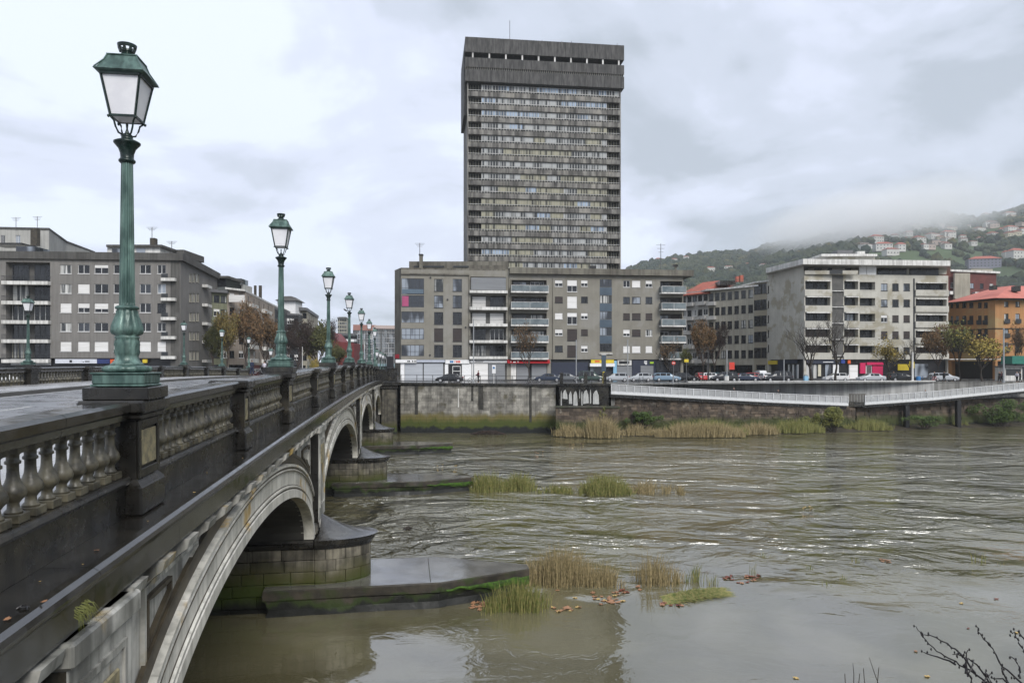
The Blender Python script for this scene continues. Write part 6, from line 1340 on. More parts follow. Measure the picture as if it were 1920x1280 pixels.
# trees
def tree_mesh(seed, H, spread, th, leaf=None, nleaf=0, lsize=.13, levels=4, bare_up=1.05, droop=0.0):
    r = random.Random(seed); tr, br, lf = MB(), MB(), MB(); tips = []
    def grow(p, d, L_, rad, lev):
        n = 3; pts = [p]; q = p.copy(); dd = d.copy()
        for i in range(n):
            dd = (dd + Vector((r.gauss(0, .16), r.gauss(0, .16), r.gauss(0, .10) + .05 - droop * lev * .04))).normalized(); q = q + dd * L_ / n; pts.append(q.copy())
        (tr if lev == 0 else br).tube(pts, [rad * (1 - .5 * i / n) for i in range(n + 1)], 8 if lev == 0 else 4 if lev < 3 else 3)
        if lev >= 2: tips.extend(pts[1:])
        if lev < levels:
            k = r.choice([3, 4]) if lev == 0 else r.choice([2, 3, 3])
            for i in range(k + (1 if lev else 2)):
                t = r.uniform(.45, 1) if lev else r.uniform(.75, 1); j = min(n - 1, int(t * n)); bp_ = pts[j].lerp(pts[j + 1], t * n - j) if j < n else pts[-1]
                az_ = r.uniform(0, 2 * pi); el = r.uniform(.35, .95) if lev == 0 else r.uniform(.1, .9); nd = (Vector((cos(az_) * spread, sin(az_) * spread, el)).normalized() * .75 + dd * .45).normalized(); grow(bp_, nd, L_ * (r.uniform(.6, .8) if lev else bare_up * r.uniform(.9, 1.3)), rad * .5, lev + 1)
    grow(Vector((0, 0, 0)), Vector((0, 0, 1)), H * .24, th, 0)
    if leaf:
        for i in range(nleaf):
            p = r.choice(tips) + Vector((r.gauss(0, .25), r.gauss(0, .25), r.gauss(0, .22))); a = Vector((r.gauss(0, 1), r.gauss(0, 1), r.gauss(0, 1))).normalized(); b = a.orthogonal().normalized(); s_ = lsize * r.uniform(.6, 1.4); lf.add([p - a * s_, p + b * s_ * .6, p + a * s_, p - b * s_ * .6], [(0, 1, 2, 3)])
    return tr.mesh('trunk', m_bark), br.mesh('crown', m_bark if not leaf or nleaf < 3000 else m_ldk), (lf.mesh('leaves', leaf) if lf.v else None)
m_och = M('ochre_autumn_leaf', (0.19, 0.135, 0.035), (0.10, 0.085, 0.028), sc=1.6, rough=0.8)
TT = {'ochre': tree_mesh(18, 8, 1.1, .18, m_och, 5600, .14, levels=5), 'bare': tree_mesh(11, 8.5, 1.0, .19, levels=4), 'sparse_brown': tree_mesh(12, 8.5, 1.25, .2, m_lb_, 900, .13, levels=5), 'brown': tree_mesh(13, 9, 1.1, .2, m_lb_, 5200, .14, levels=5), 'yellow': tree_mesh(14, 7, 1.15, .15, m_ly, 1500, .12, levels=5), 'dark': tree_mesh(15, 11, .85, .2, m_ldk, 5200, .12, levels=5), 'green': tree_mesh(16, 10, 1.1, .2, m_lgr, 8500, .17, levels=5), 'olive': tree_mesh(17, 8, 1.15, .18, m_olive2, 1500, .13, levels=5)}
TH_ = {k: max(v.co.z for v in t[1].vertices) for k, t in TT.items()}; TW_ = {k: max(abs(v.co.x) for v in t[1].vertices) * 2 for k, t in TT.items()}
def tree(kind, label, px, pyb, Y, top, wpx=None, rz=0):
    t = TT[kind]; k = Y / F; H = (HY - top) * k + E - GZ; s_ = H / TH_[kind]; sx = (wpx * k / TW_[kind]) if wpx else s_
    p = W(px, pyb, Y); p.z = GZ; o = thing('tree', label, 'tree', p, rz, scale=(sx, sx, s_)); put('trunk', t[0], o); put('crown', t[1], o)
    if t[2]: put('leaves', t[2], o, kind='stuff')
    return o
for i, a in enumerate([('sparse_brown', 'bare tree with a few orange leaves in front of the glass balconies', 994, 712, 112, 601, 78), ('sparse_brown', 'bare tree with rusty leaves before the right balconies of the riverside block', 1256, 712, 122, 636, 66), ('brown', 'brown leaved tree between the riverside block and the white block', 1318, 713, 124, 597, 52),
    ('dark', 'dark twiggy tree at the mouth of the side street', 1340, 713, 138, 600, 60), ('olive', 'ochre leaved street tree behind the parked red car', 1292, 713, 128, 650, 40), ('bare', 'bare tree left of the pair before the concrete block', 1522, 713, 118, 590, 100), ('bare', 'bare tree right of the pair before the concrete block', 1566, 713, 119, 575, 92), ('yellow', 'tree with pale yellow leaves before the concrete block', 1667, 713, 122, 628, 68),
    ('bare', 'slim bare tree beside the yellow shop sign', 1708, 713, 120, 622, 56), ('brown', 'brownish tree at the right corner of the concrete block', 1760, 713, 128, 605, 62), ('olive', 'tall olive leaved tree before the orange building', 1800, 713, 124, 600, 84), ('yellow', 'yellow green tree with a broad crown before the orange building', 1842, 713, 121, 615, 96), ('sparse_brown', 'thin tree at the right edge before the orange building', 1900, 713, 130, 600, 60),
    ('green', 'olive brown tree beside the grey block on the left', 399, 700, 122, 600, 48), ('ochre', 'ochre brown tree in the left street', 424, 700, 124, 585, 72), ('brown', 'big rusty brown tree in front of the pinkish corner block', 465, 700, 128, 560, 78), ('brown', 'rusty tree left of the second lamp', 502, 700, 132, 580, 60), ('dark', 'dark purplish twiggy tree right of the second lamp', 558, 700, 134, 597, 80), ('dark', 'dark bare crowned tree behind the purplish one', 536, 700, 146, 590, 60),
    ('green', 'dull green tree left of the third lamp', 596, 700, 136, 600, 78), ('green', 'low green tree right of the third lamp', 632, 700, 142, 640, 50), ('yellow', 'small bright yellow tree at the end of the bridge', 588, 700, 122, 664, 26), ('dark', 'leafless tree far down the street', 606, 700, 170, 595, 60)]):
    tree(*a, rz=i * 1.3)
# bare shrub in the bottom right corner, growing out of the near bank
mb = MB(); mb.quad((-8, 1.19, E - 1.77), (60, 1.19, E - 1.77), (60, 7.5, -.4), (-8, 7.5, -.4)); mb.build('near_bank_slope', m_mud, kind='structure')
m_twig = flat('black_wet_twig', (0.012, 0.010, 0.011), 0.5)
tws = [[(1868, 1300), (1830, 1262), (1800, 1245), (1770, 1228), (1750, 1215), (1727, 1190), (1717, 1173)], [(1830, 1262), (1800, 1225), (1775, 1205), (1745, 1190), (1727, 1190)], [(1868, 1300), (1838, 1250), (1815, 1232), (1790, 1225)], [(1815, 1268), (1810, 1235), (1815, 1218)], [(1810, 1262), (1812, 1240), (1800, 1225), (1786, 1226)], [(1790, 1245), (1760, 1230), (1732, 1222)], [(1935, 1300), (1905, 1270), (1878, 1248), (1862, 1215), (1846, 1198), (1836, 1180), (1832, 1174)], [(1900, 1300), (1880, 1262), (1878, 1248)], [(1950, 1260), (1925, 1230), (1912, 1205), (1902, 1186), (1894, 1184)], [(1913, 1272), (1912, 1250), (1895, 1230)], [(1870, 1300), (1852, 1268), (1848, 1256)], [(1935, 1215), (1920, 1195), (1908, 1183)], [(1850, 1300), (1842, 1278), (1858, 1262)], [(1895, 1285), (1880, 1272), (1858, 1270)], [(1825, 1290), (1818, 1262), (1826, 1236)]]
sh = thing('bare_shrub', 'black budded bare twigs in the bottom right corner', 'shrub', W(1900, 1500, 3.9)); inv = sh.matrix_basis.inverted(); r = random.Random(2)
buds = MB()
for tw_ in tws:
    pts = []; y0 = 3.9 + r.uniform(-.25, .25)
    for (a, b), (c_, d) in zip(tw_, tw_[1:]):
        for q in range(3): t = q / 3; pts.append(inv @ W(a + (c_ - a) * t + r.gauss(0, 1.2), b + (d - b) * t + r.gauss(0, 1.2), y0 + (1290 - (b + (d - b) * t)) * .001))
    pts.append(inv @ W(*tw_[-1], y0 + .1)); n = len(pts); MB().tube(pts, [.0062 * (1 - .72 * i / n) for i in range(n)], 5).build('twig', m_twig, sh)
    for p in pts[2:]:
        if r.random() < .8: q = p + Vector((r.gauss(0, .008), 0, r.gauss(0, .008))); buds.lathe([(0, -.009), (.005, -.003), (.004, .005), (0, .01)], 5, T=Matrix.Translation(q))
buds.build('buds', m_twig, sh, kind='stuff')
roots = MB()
for (a, b) in ((1868, 1300), (1935, 1300), (1900, 1300), (1850, 1300), (1950, 1262), (1825, 1290), (1870, 1300)): roots.tube([inv @ W(a, b, 3.95), inv @ W(a + (1900 - a) * .5, 1420, 3.9), inv @ W(1900, 1560, 3.85), inv @ Vector((2.75, 4.1, 3.5))], [.0065, .008, .012, .018], 5)
roots.build('stem', m_twig, sh)
st = thing('bare_shrub', 'few thin upright grey stems at the bottom edge left of the black twigs', 'shrub', W(1620, 1400, 4.3)); inv = st.matrix_basis.inverted()
for a in ([(1600, 1330), (1601, 1262), (1599, 1242)], [(1588, 1330), (1584, 1262)], [(1640, 1330), (1648, 1250)], [(1665, 1330), (1640, 1262), (1630, 1232)], [(1625, 1330), (1619, 1252)], [(1605, 1330), (1612, 1262)], [(1655, 1330), (1650, 1280)]):
    MB().tube([inv @ W(a[0][0] * .3 + 1620 * .7, 1480, 4.4)] + [inv @ W(*q, 4.3) for q in a] if False else [inv @ W(1622, 1700, 4.5)] + [inv @ W(*q, 4.3) for q in a], [.006] + [.0028, .0022, .0012][:len(a)], 4).build('stem', m_bark, st)
# ================================================================= leaves and driftwood
def leaf_mesh(seed, mat, s=0.12):
    r = random.Random(seed); mb = MB(); n = 14; pts = []
    for i in range(n): a = 2 * pi * i / n; rr_ = s * (1.0 if i % 2 == 0 else .55) * r.uniform(.75, 1.1); pts.append(Vector((rr_ * cos(a), rr_ * sin(a) * .8, r.uniform(0, .3) * s)))
    mb.add([Vector((0, 0, .02))] + pts, [(0, i + 1, (i + 1) % n + 1) for i in range(n)]); mb.add([Vector((0, 0, .006))] + [p - Vector((0, 0, .008)) for p in pts], [(0, (i + 1) % n + 1, i + 1) for i in range(n)]); return mb.mesh('leaf', mat)
m_fl1, m_fl2, m_fl3 = flat('orange_brown_leaf', (0.33, 0.17, 0.09), .5), flat('yellow_leaf', (0.52, 0.36, 0.13), .5), flat('dark_red_leaf', (0.16, 0.045, 0.025), .5)
LM = [leaf_mesh(i, mm) for i, mm in enumerate((m_fl1, m_fl2, m_fl3, m_fl1))]
r = random.Random(77)
def wleaf(px, py, k, s=1.0, z=0.012):
    Y = E * F / (py - HY); o = put('floating_leaf', LM[k], None, (((px - 960) / F * Y), Y, z), (r.uniform(-.06, .06), r.uniform(-.06, .06), r.uniform(0, 6)), s * r.uniform(.7, 1.2)); o['category'] = 'leaf'; o['group'] = 'fallen leaves floating on the river'; return o
def lname(o, t): o['label'] = t
for (x0, x1, y0, y1, n, ks, lb) in ((884, 925, 1128, 1144, 20, (0, 0, 2, 3), 'brown leaf in the pile against the front reeds'), (1110, 1172, 1110, 1134, 26, (0, 1, 0, 3), 'orange brown leaf in the drift right of the tall reeds'), (1034, 1092, 1138, 1148, 13, (1, 0), 'yellowish leaf in the line before the open patch of water'), (1160, 1182, 1105, 1112, 5, (2,), 'dark red leaf by the thin reeds'), (1240, 1280, 1126, 1136, 9, (0, 2), 'reddish leaf at the left end of the grass mat'), (1292, 1310, 1118, 1128, 4, (2, 0), 'reddish leaf on the middle of the grass mat'), (1356, 1432, 1078, 1094, 24, (2, 2, 0), 'dark red leaf in the string right of the grass mat'), (1506, 1532, 948, 955, 5, (1, 1, 0), 'leaf of the pale yellow drift in mid river'), (1648, 1668, 1048, 1056, 5, (2, 0), 'red leaf caught by the reed stems on the right'),
                             (1190, 1206, 1098, 1106, 3, (0,), 'brown leaf among the sparse reeds'), (815, 870, 868, 874, 4, (1,), 'yellow leaf in the far foam past the second pier'), (1000, 1025, 846, 852, 4, (0,), 'reddish leaf far out near the third pier'), (1066, 1098, 832, 834, 5, (1, 2), 'leaf in the drift before the stone buttress')):
    for i in range(n): lname(wleaf(r.uniform(x0, x1), r.uniform(y0, y1), r.choice(ks), 1.15 if y0 > 1000 else 1.2), lb)
for px_, py_, k, lb in ((1045, 1107, 0, 'single orange leaf beside the tall reeds'), (1078, 1121, 1, 'single yellow leaf in the open shallow patch'), (1802, 1131, 1, 'pale yellow leaf alone on the calm water at right'), (1868, 1123, 2, 'small red leaf near the right edge'), (1815, 1178, 2, 'dark red leaf just above the black twigs'), (1717, 1221, 0, 'pinkish leaf left of the black twigs'), (1492, 1271, 1, 'bright yellow leaf at the bottom edge'), (1738, 1268, 1, 'pale leaf at the bottom edge behind the twigs'), (1906, 1186, 1, 'pale leaf at the right edge')): lname(wleaf(px_, py_, k, .9), lb)
dw = thing('driftwood', 'dark tangled driftwood floating between the first and second footing', 'driftwood', Vector((P2(765, wy(993)).x, wy(993), 0)))
for i in range(12): a = r.uniform(0, pi); MB().tube([(-.28 * cos(a), -.2 * sin(a), r.uniform(-.02, .15)), (0, 0, r.uniform(.05, .22)), (.28 * cos(a), .2 * sin(a), r.uniform(0, .12))], [.02, .045, .015], 5).build('branch', m_bark, dw)
db = thing('debris_heap', 'brown heap of branches at the foot of the grey quay wall', 'debris', Vector((P2(915, 96).x, 97.5, 0)))
mb = MB()
for i in range(260): u = r.uniform(-1, 1); a = r.uniform(0, pi); L_ = r.uniform(.3, 1.0); c_ = Vector((u * 2.3, r.uniform(-.6, .6), .05 + .55 * (1 - u * u) * r.random())); d = Vector((cos(a), sin(a) * .4, r.uniform(-.2, .3))) * L_ * .5; mb.tube([c_ - d, c_ + d], [.035, .015], 3)
mb.build('branches', m_ldk, db, kind='stuff')
def cornice_leaf(px, py, k, lb, s=.6):
    for it in range(1):
        best = None
        for q in range(300):
            s_ = 3 + q * .1; zz = c(s_) - 1.6 - E; Y = zz * F / (HY - py); X = (px - 960) / F * Y; P = Vector((X, Y, 0)); ss = P.dot(BD)
            if best is None or abs(ss - s_) < best[0]: best = (abs(ss - s_), X, Y, zz + E)
    o = put('fallen_leaf', LM[k], None, (best[1], best[2], best[3] + .004), (.02, .05, r.uniform(0, 6)), (s * .35, s * .35, s * .35)); o['label'] = lb; o['category'] = 'leaf'; o['group'] = 'fallen leaves on the bridge ledge'
for a in ((14, 1161, 0, 'orange leaf lowest on the ledge at the left edge', 1.0), (83, 1128, 0, 'curled orange leaf on the ledge below the balusters', .8), (181, 1032, 0, 'orange leaf in the middle of the ledge', .9), (75, 1090, 1, 'small yellow green leaf on the ledge', .4), (155, 1058, 1, 'tiny yellow leaf on the ledge by the dark moss', .35), (277, 977, 1, 'tiny yellow leaf on the ledge before the lamp pedestal', .4), (364, 923, 1, 'golden leaf on the ledge at a stone joint', .7), (388, 886, 1, 'golden leaf beside the plinth right of the lamp pedestal', .6), (455, 859, 1, 'tiny leaf on the ledge by the small pedestal', .5)): cornice_leaf(*a)
tag(MB().tube([(-.05, 0, .0), (-.02, .03, .02), (.03, .02, .015), (.06, -.02, .0)], .008, 5).tube([(-.05, .03, .0), (0, -.02, .02), (.05, .03, .01)], .007, 5).build('moss_scrap', m_black, loc=Vector(B(-3.42, 7.0, c(7.0) - 1.6))), 'black twisted scrap of moss on the stone ledge', 'moss')
# tufts of weeds hanging under the cornice
r = random.Random(31)
for j, (s_, lb, n) in enumerate(((7.7, 'green weeds hanging over the cornice edge near the bottom left', 60), (9.6, 'grass tuft growing under the cornice above the arch foot', 90), (8.6, 'small grass tuft under the cornice', 50), (10.6, 'leafy weeds in the shadow above the first arch foot', 90))):
    mb = MB(); l0 = -3.22 if j == 0 else -3.45; z0 = c(s_) - (1.85 if j == 0 else 2.25)
    for i in range(n): b_ = Vector((0, r.uniform(-.16, .16), r.uniform(-.05, .05))); a = r.uniform(-.8, .8); L_ = r.uniform(.10, .30); m1 = b_ + Vector((.06, a * L_ * .5, .02 if j else -.03)); t_ = b_ + Vector((.10, a * L_, -L_ * .6)); o = Vector((0, .004, .003)); mb.add([b_ - o, b_ + o, m1 + o, m1 - o, t_], [(0, 1, 2, 3), (3, 2, 4)])
    tag(mb.build('weed_tuft', m_olive2, loc=B(l0, s_, z0), rot=TH), lb, 'plant')
# ================================================================= cars
def car_mesh(kind):
    """x = length (front at +x), returns body, glass"""
    L_ = {'hatch': 4.0, 'sedan': 4.4, 'wagon': 4.5, 'van': 4.6, 'suv': 4.4}[kind]; h = L_ / 2; Rf = {'hatch': 1.46, 'sedan': 1.42, 'wagon': 1.48, 'van': 1.80, 'suv': 1.68}[kind]
    belt = .92 if kind not in ('suv', 'van') else 1.05
    if kind == 'hatch': st_ = [(-h, .72, .80), (-h + .08, .86, 1.0), (-h + .30, .95, 1.32), (-h + .62, .96, Rf - .03), (-.3, .96, Rf), (.35, .97, Rf - .06), (1.0, .95, belt + .06), (h - .35, .80, .80), (h - .06, .70, .62), (h, .62, .55)]
    elif kind == 'sedan': st_ = [(-h, .74, .78), (-h + .07, .90, .94), (-h + .6, .95, 1.0), (-h + 1.15, .96, Rf - .05), (-.1, .96, Rf), (.45, .97, Rf - .06), (1.15, .95, belt + .05), (h - .35, .80, .80), (h - .06, .70, .62), (h, .62, .55)]
    else: st_ = [(-h, .78, .90), (-h + .06, .92, 1.15), (-h + .30, .97, Rf - .06), (-h + 1.0, .98, Rf), (-.2, .98, Rf), (.45, .98, Rf - .07), (1.1, .96, belt + .06), (h - .4, .84, .86), (h - .06, .74, .66), (h, .64, .56)]
    body, glass = MB(), MB(); R, G = [], []
    for x, b_, t in st_:
        wd = .84 if abs(x) < h - .3 else .84 - .10 * ((abs(x) - h + .3) / .3); bl = min(b_, t); wr = wd * (1 - .28 * max(0, t - bl)) if t > bl + .1 else wd * .93
        R.append([Vector((x, y, z)) for y, z in ((-wd * .92, .24), (-wd, .45), (-wd, bl * .85), (-wd * .97, bl), (-wr, t - .05), (-wr * .8, t), (wr * .8, t), (wr, t - .05), (wd * .97, bl), (wd, bl * .85), (wd, .45), (wd * .92, .24))])
    body.loft(R)
    cab = [i for i, (x, b_, t) in enumerate(st_) if t > b_ + .22]
    i0, i1 = cab[0], cab[-1]
    for sgn in (0, 1):
        for i in range(i0, i1):
            A, Bq = R[i], R[i + 1]; ia, ib = (3, 4) if sgn == 0 else (8, 7); a0, a1, b0_, b1 = A[ia], A[ib], Bq[ia], Bq[ib]; o = Vector((0, -.012 if sgn == 0 else .012, 0)); q = [a0.lerp(b0_, .04) + Vector((0, 0, .03)), a0.lerp(b0_, .96) + Vector((0, 0, .03)), b1.lerp(a1, .05), a1.lerp(b1, .05)]
            glass.add([p + o for p in q], [(0, 1, 2, 3) if sgn == 0 else (3, 2, 1, 0)])
    for i, j in ((i1, i1 + 1), (i0 - 1, i0)):
        A, Bq = R[i], R[j]; o = Vector((.01 if i == i1 else -.01, 0, .012)); q = [A[5].lerp(Bq[5], .1), A[6].lerp(Bq[6], .1), A[6].lerp(Bq[6], .9), A[5].lerp(Bq[5], .9)]; glass.add([p + o for p in q], [(0, 1, 2, 3)])
    return body, glass, h
m_car = {n: M('car_paint_' + n, cc, cc, rough=.25, ior=1.6) for n, cc in dict(silver=(.38, .40, .42), white=(.62, .62, .62), black=(.012, .013, .016), navy=(.02, .03, .055), red=(.38, .02, .02), teal=(.03, .10, .12), grey=(.13, .14, .15), blue=(.18, .26, .34), green=(.035, .06, .05)).items()}
m_tyre = flat('tyre_rubber', (.012, .012, .012), .8); m_hub = flat('wheel_rim', (.42, .42, .43), .35, metal=.4); m_lens = flat('headlamp_lens', (.6, .6, .58), .1); m_tail = flat('tail_lamp', (.35, .01, .01), .2)
CARM = {}
for kd in ('hatch', 'sedan', 'wagon', 'van', 'suv'):
    b_, g_, h = car_mesh(kd); CARM[kd] = (b_.mesh('body', m_car['silver']), g_.mesh('window_glass', G_DARK), h); [setattr(p, 'use_smooth', len(p.vertices) == 4) for p in CARM[kd][0].polygons]
tyre_me = MB().lathe([(.20, -.09), (.29, -.10), (.31, -.06), (.31, .06), (.29, .10), (.20, .09)], 18, T=Matrix.Rotation(pi / 2, 4, 'X')).mesh('wheel', m_tyre); rim_me = MB().lathe([(.02, -.12), (.12, -.115), (.20, -.095), (.20, .095), (.12, .115), (.02, .12)], 12, T=Matrix.Rotation(pi / 2, 4, 'X')).mesh('rim', m_hub)
hl_me = MB().cbox(-.10, .10, -.16, .16, -.07, .07, .02).mesh('headlight', m_lens); tl_me = MB().cbox(-.06, .06, -.10, .10, -.12, .12, .02).mesh('tail_light', m_tail)
def car(kind, col, label, px, Y, rz=pi, name='parked_car', z=None, pitch=0):
    p = P2(px, Y); o = thing(name, label, 'car', (p.x, p.y, (GZ + .01) if z is None else z), rz, 'cars parked along the far bank'); bm_, gm_, h = CARM[kind]
    b_ = put('body', bm_, o); b_.material_slots[0].link = 'OBJECT'; b_.material_slots[0].material = m_car[col]; put('window_glass', gm_, o)
    for x in (-h + .78, h - .80):
        for y in (-.76, .76): w_ = put('wheel', tyre_me, o, (x, y, .31)); put('rim', rim_me, w_)
    for y in (-.58, .58): put('headlight', hl_me, o, (h - .10, y, .66)); put('tail_light', tl_me, o, (-h + .06, y * 1.1, .82))
for a in (('hatch', 'silver', 'silver hatchback in front of the light blue shop door', 1156, 118.5), ('hatch', 'silver', 'silver hatchback behind the propped bicycle', 1200, 119.5), ('wagon', 'blue', 'pale blue estate car in front of the right balconies', 1250, 120.5, 0), ('sedan', 'navy', 'dark blue saloon right of the red awning', 1027, 117, pi), ('sedan', 'grey', 'grey saloon beside the dark blue one', 1063, 120, 0), ('van', 'green', 'dark green van under the yellow shop sign', 1108, 120, 0),
          ('sedan', 'black', 'black car at the left end of the quay by the white shop', 843, 113.5, pi), ('wagon', 'black', 'black car beside the pale blue estate', 1283, 124, .3), ('hatch', 'red', 'red car seen from behind at the side street', 1316, 128, -pi / 2), ('hatch', 'white', 'white car right of the red one at the side street', 1334, 128, 0.2), ('suv', 'black', 'black off-road car behind the lamp post', 1358, 120, pi), ('sedan', 'green', 'dark green saloon next to the black off-road car', 1378, 123, pi), ('sedan', 'navy', 'dark blue saloon left of the white lamp post', 1398, 121, 0), ('hatch', 'red', 'small red car half hidden by the dark blue saloon', 1416, 126, 0), ('van', 'black', 'black van in front of the concrete block shops', 1458, 119.5, pi), ('hatch', 'white', 'light small car nose-on beside the black van', 1433, 123, pi / 2),
          ('hatch', 'white', 'white hatchback behind the bare trees', 1567, 120.5, pi), ('sedan', 'silver', 'silver saloon in front of the pink shutter', 1633, 119.5, pi), ('wagon', 'black', 'black car under the yellow sign by the concrete block', 1690, 123, 0), ('wagon', 'silver', 'silver estate car at the bicycle rack', 1769, 121, 0), ('sedan', 'teal', 'dark teal car far back in the side street', 1345, 136, .5), ('van', 'white', 'white delivery van in the side street', 1424, 138, pi / 2)): car(*a)
car('van', 'white', 'white van with an orange panel at the bridge end beside the dark pedestal', 733, 112, pi / 2, 'parked_van'); car('hatch', 'white', 'white car behind the far parapet at the left edge', 20, 104, 0); car('van', 'grey', 'grey van behind the far parapet left of the first lamp', 190, 107, 0); car('hatch', 'red', 'red car at the foot of the yellow brown trees', 396, 112, .4)
# ================================================================= bicycles, posts, signs
def bike(label, px, Y, rz, z=None, col=m_metal, name='bicycle'):
    p = P2(px, Y); o = thing(name, label, 'bicycle', (p.x, p.y, GZ + .01 if z is None else z), rz)
    for x in (-.52, .52):
        mb = MB(); R = [[Vector((x + (.33 + .022 * cos(a)) * cos(t), .022 * sin(a), .34 + (.33 + .022 * cos(a)) * sin(t))) for a in (0, 1.57, 3.14, 4.71)] for t in [2 * pi * i / 20 for i in range(21)]]; mb.loft(R, cap=False)
        for i in range(8): t = pi * i / 8; mb.tube([(x - .32 * cos(t), 0, .34 - .32 * sin(t)), (x + .32 * cos(t), 0, .34 + .32 * sin(t))], .004, 3)
        mb.build('wheel', m_tyre if x < 0 else m_tyre, o)
    mb = MB()
    for a, b in (((-.52, .34), (-.12, .30)), ((-.12, .30), (-.22, .82)), ((-.22, .78), (.36, .82)), ((-.12, .30), (.38, .78)), ((-.52, .34), (-.22, .78)), ((.52, .34), (.38, .82)), ((.38, .82), (.36, .98))): mb.tube([(a[0], 0, a[1]), (b[0], 0, b[1])], .02, 5)
    mb.build('frame', col, o); MB().tube([(.36, -.26, .98), (.40, 0, 1.0), (.36, .26, .98)], .015, 5).build('handlebar', m_iron, o); MB().cbox(-.34, -.08, -.07, .07, .84, .90, .02).build('saddle', m_iron, o); return o
bike('bicycle pushed by the standing cyclist on the quay', 888, 103, 0, 6.95, m_wst); bike('bicycle leaning by the orange leaved tree', 996, 106, .2, None, m_grey); bike('bicycle propped before the second silver hatchback', 1203, 110, 2.8, None, m_iron); bike('red bicycle in the rack by the silver estate car', 1752, 117, .3, None, m_car['red']); bike('dark bicycle in the rack by the silver estate car', 1742, 117.6, .5, None, m_iron); bike('blue bicycle in the rack left of the red one', 1730, 117, 1.1, None, m_blue)
for px_, lb in ((1722, 'blue plastic barrel by the bicycle rack'), ): tag(MB().lathe([(.28, 0), (.33, .1), (.34, .5), (.33, .85), (.28, .95), (.02, .96)], 14).build('barrel', m_blue, loc=(P2(px_, 116).x, 116, GZ)), lb, 'barrel')
bk = [('cream refuse bin before the concrete block shop', 1511, m_lb), ('pale bin at the white lamp post', 1362, m_wc)]
for lb, px_, mm in bk: o = thing('litter_bin', lb, 'bin', (P2(px_, 112).x, 112, GZ + .3)); MB().cbox(-.32, .32, -.3, .3, 0, .75, .06).build('body', mm, o); MB().prism([(-.28, -.26), (.28, -.26), (.28, .26), (-.28, .26)], .75, .98, top=[(-.14, -.12), (.14, -.12), (.14, .12), (-.14, .12)]).build('lid', m_bglass, o)
def pole(label, px, Y, top, base=None, r_=.09, mat=m_grey, arm=0, name='lamp_post', cat='lamp post'):
    p = P2(px, Y); zt = E + (HY - top) * Y / F; b_ = GZ if base is None else base; o = thing(name, label, cat, (p.x, p.y, b_)); h = zt - b_
    MB().lathe([(r_ * 1.6, 0), (r_ * 1.6, .3), (r_, .32), (r_ * .8, h)], 8).build('post', mat, o)
    if arm: MB().tube([(0, 0, h), (arm * .6, 0, h + .25), (arm, 0, h + .2)], .05, 5).build('arm', mat, o); MB().cbox(arm - .3, arm + .3, -.12, .12, h + .12, h + .24, .03).build('lamp_head', mat, o)
    return o
pole('slim white pole in front of the white balconies', 888, 106, 598); pole('slim pole left of the yellow shop sign', 1080.5, 110, 637); pole('slim pole between the two silver hatchbacks', 1177, 100, 636, 6.2); pole('pole in front of the side street with the cars', 1363, 112, 655, arm=0); pole('pole at the left corner of the concrete block', 1470, 112, 673); pole('thick white pole at the right end of the concrete block', 1711, 116, 660, r_=.17, mat=m_wc); pole('white pole before the orange building at the right', 1882, 113, 615, r_=.13); pole('thin pole beside the curved sign at the trees', 1262, 104, 702, 6.3)
pole('dark ornate lamp post behind the parked cars', 1328, 111, 660, mat=m_iron, r_=.13); pole('tall lamp mast beyond the bridge end', 728, 120, 645, arm=-.5); pole('slender mast between yellow tree and third lamp', 567, 112, 650, mat=m_wc, r_=.06)
o = thing('totem_sign', 'grey information panel on a yellow post at the quay', 'sign', (P2(1132, 104).x, 104, GZ)); MB().box(-.14, .14, -.1, .1, 0, 1.8).build('post', m_yel, o); MB().cbox(-.32, .32, -.15, .15, 1.8, 4.2, .03).build('panel', m_bluepan, o); MB().cbox(-.34, .34, -.2, .2, 4.2, 4.3, .02).build('cap', m_wc, o)
o = thing('parking_sign', 'white roadside sign with a dark curved mark near the cyclist', 'sign', (P2(926, 107).x, 107, GZ)); MB().tube([(0, 0, 0), (0, 0, 1.6)], .05, 6).build('post', m_wc, o); MB().cbox(-.27, .27, -.04, .04, 1.5, 2.75, .03).build('panel', m_whitep, o); MB().cbox(-.14, .14, -.055, -.042, 2.2, 2.5, .03).build('mark', m_blue, o)
o = thing('warning_sign', 'small yellow sign board in front of the right balconies', 'sign', (P2(1287, 115).x, 115, GZ)); MB().tube([(0, 0, 0), (0, 0, 3.2)], .05, 6).build('post', m_metal, o); MB().cbox(-.35, .35, -.05, .05, 3.2, 3.7, .05).build('panel', m_yel, o)
o = thing('no_entry_sign', 'round red sign on a pole before the right balconies', 'sign', (P2(1263, 114).x, 114, GZ)); MB().tube([(0, 0, 0), (0, 0, 3.4)], .05, 6).build('post', m_metal, o); MB().lathe([(.01, -.03), (.3, -.03), (.3, .03), (.01, .03)], 16, T=Matrix.Translation((0, 0, 3.1)) @ Matrix.Rotation(pi / 2, 4, 'X')).build('disc', m_redsign, o); MB().box(-.2, .2, -.05, -.035, 3.05, 3.15).build('bar', m_whitep, o)
o = thing('red_banner', 'red advertising banner at the mouth of the side street', 'banner', (P2(1372, 127).x, 127, GZ)); MB().tube([(-.5, 0, 0), (-.5, 0, 3.5)], .05, 5).build('post', m_metal, o); MB().cbox(-.45, .5, -.03, .03, 2.0, 3.3, .02).build('cloth', m_redsign, o)
o = thing('advertising_screen', 'dark advertising panel on the street at the bridge end', 'sign', (P2(731.5, 118).x, 118, GZ)); MB().cbox(-.6, .6, -.1, .1, 2.0, 4.2, .04).build('panel', m_black, o); MB().tube([(0, 0, 0), (0, 0, 2)], .08, 6).build('post', m_iron, o)
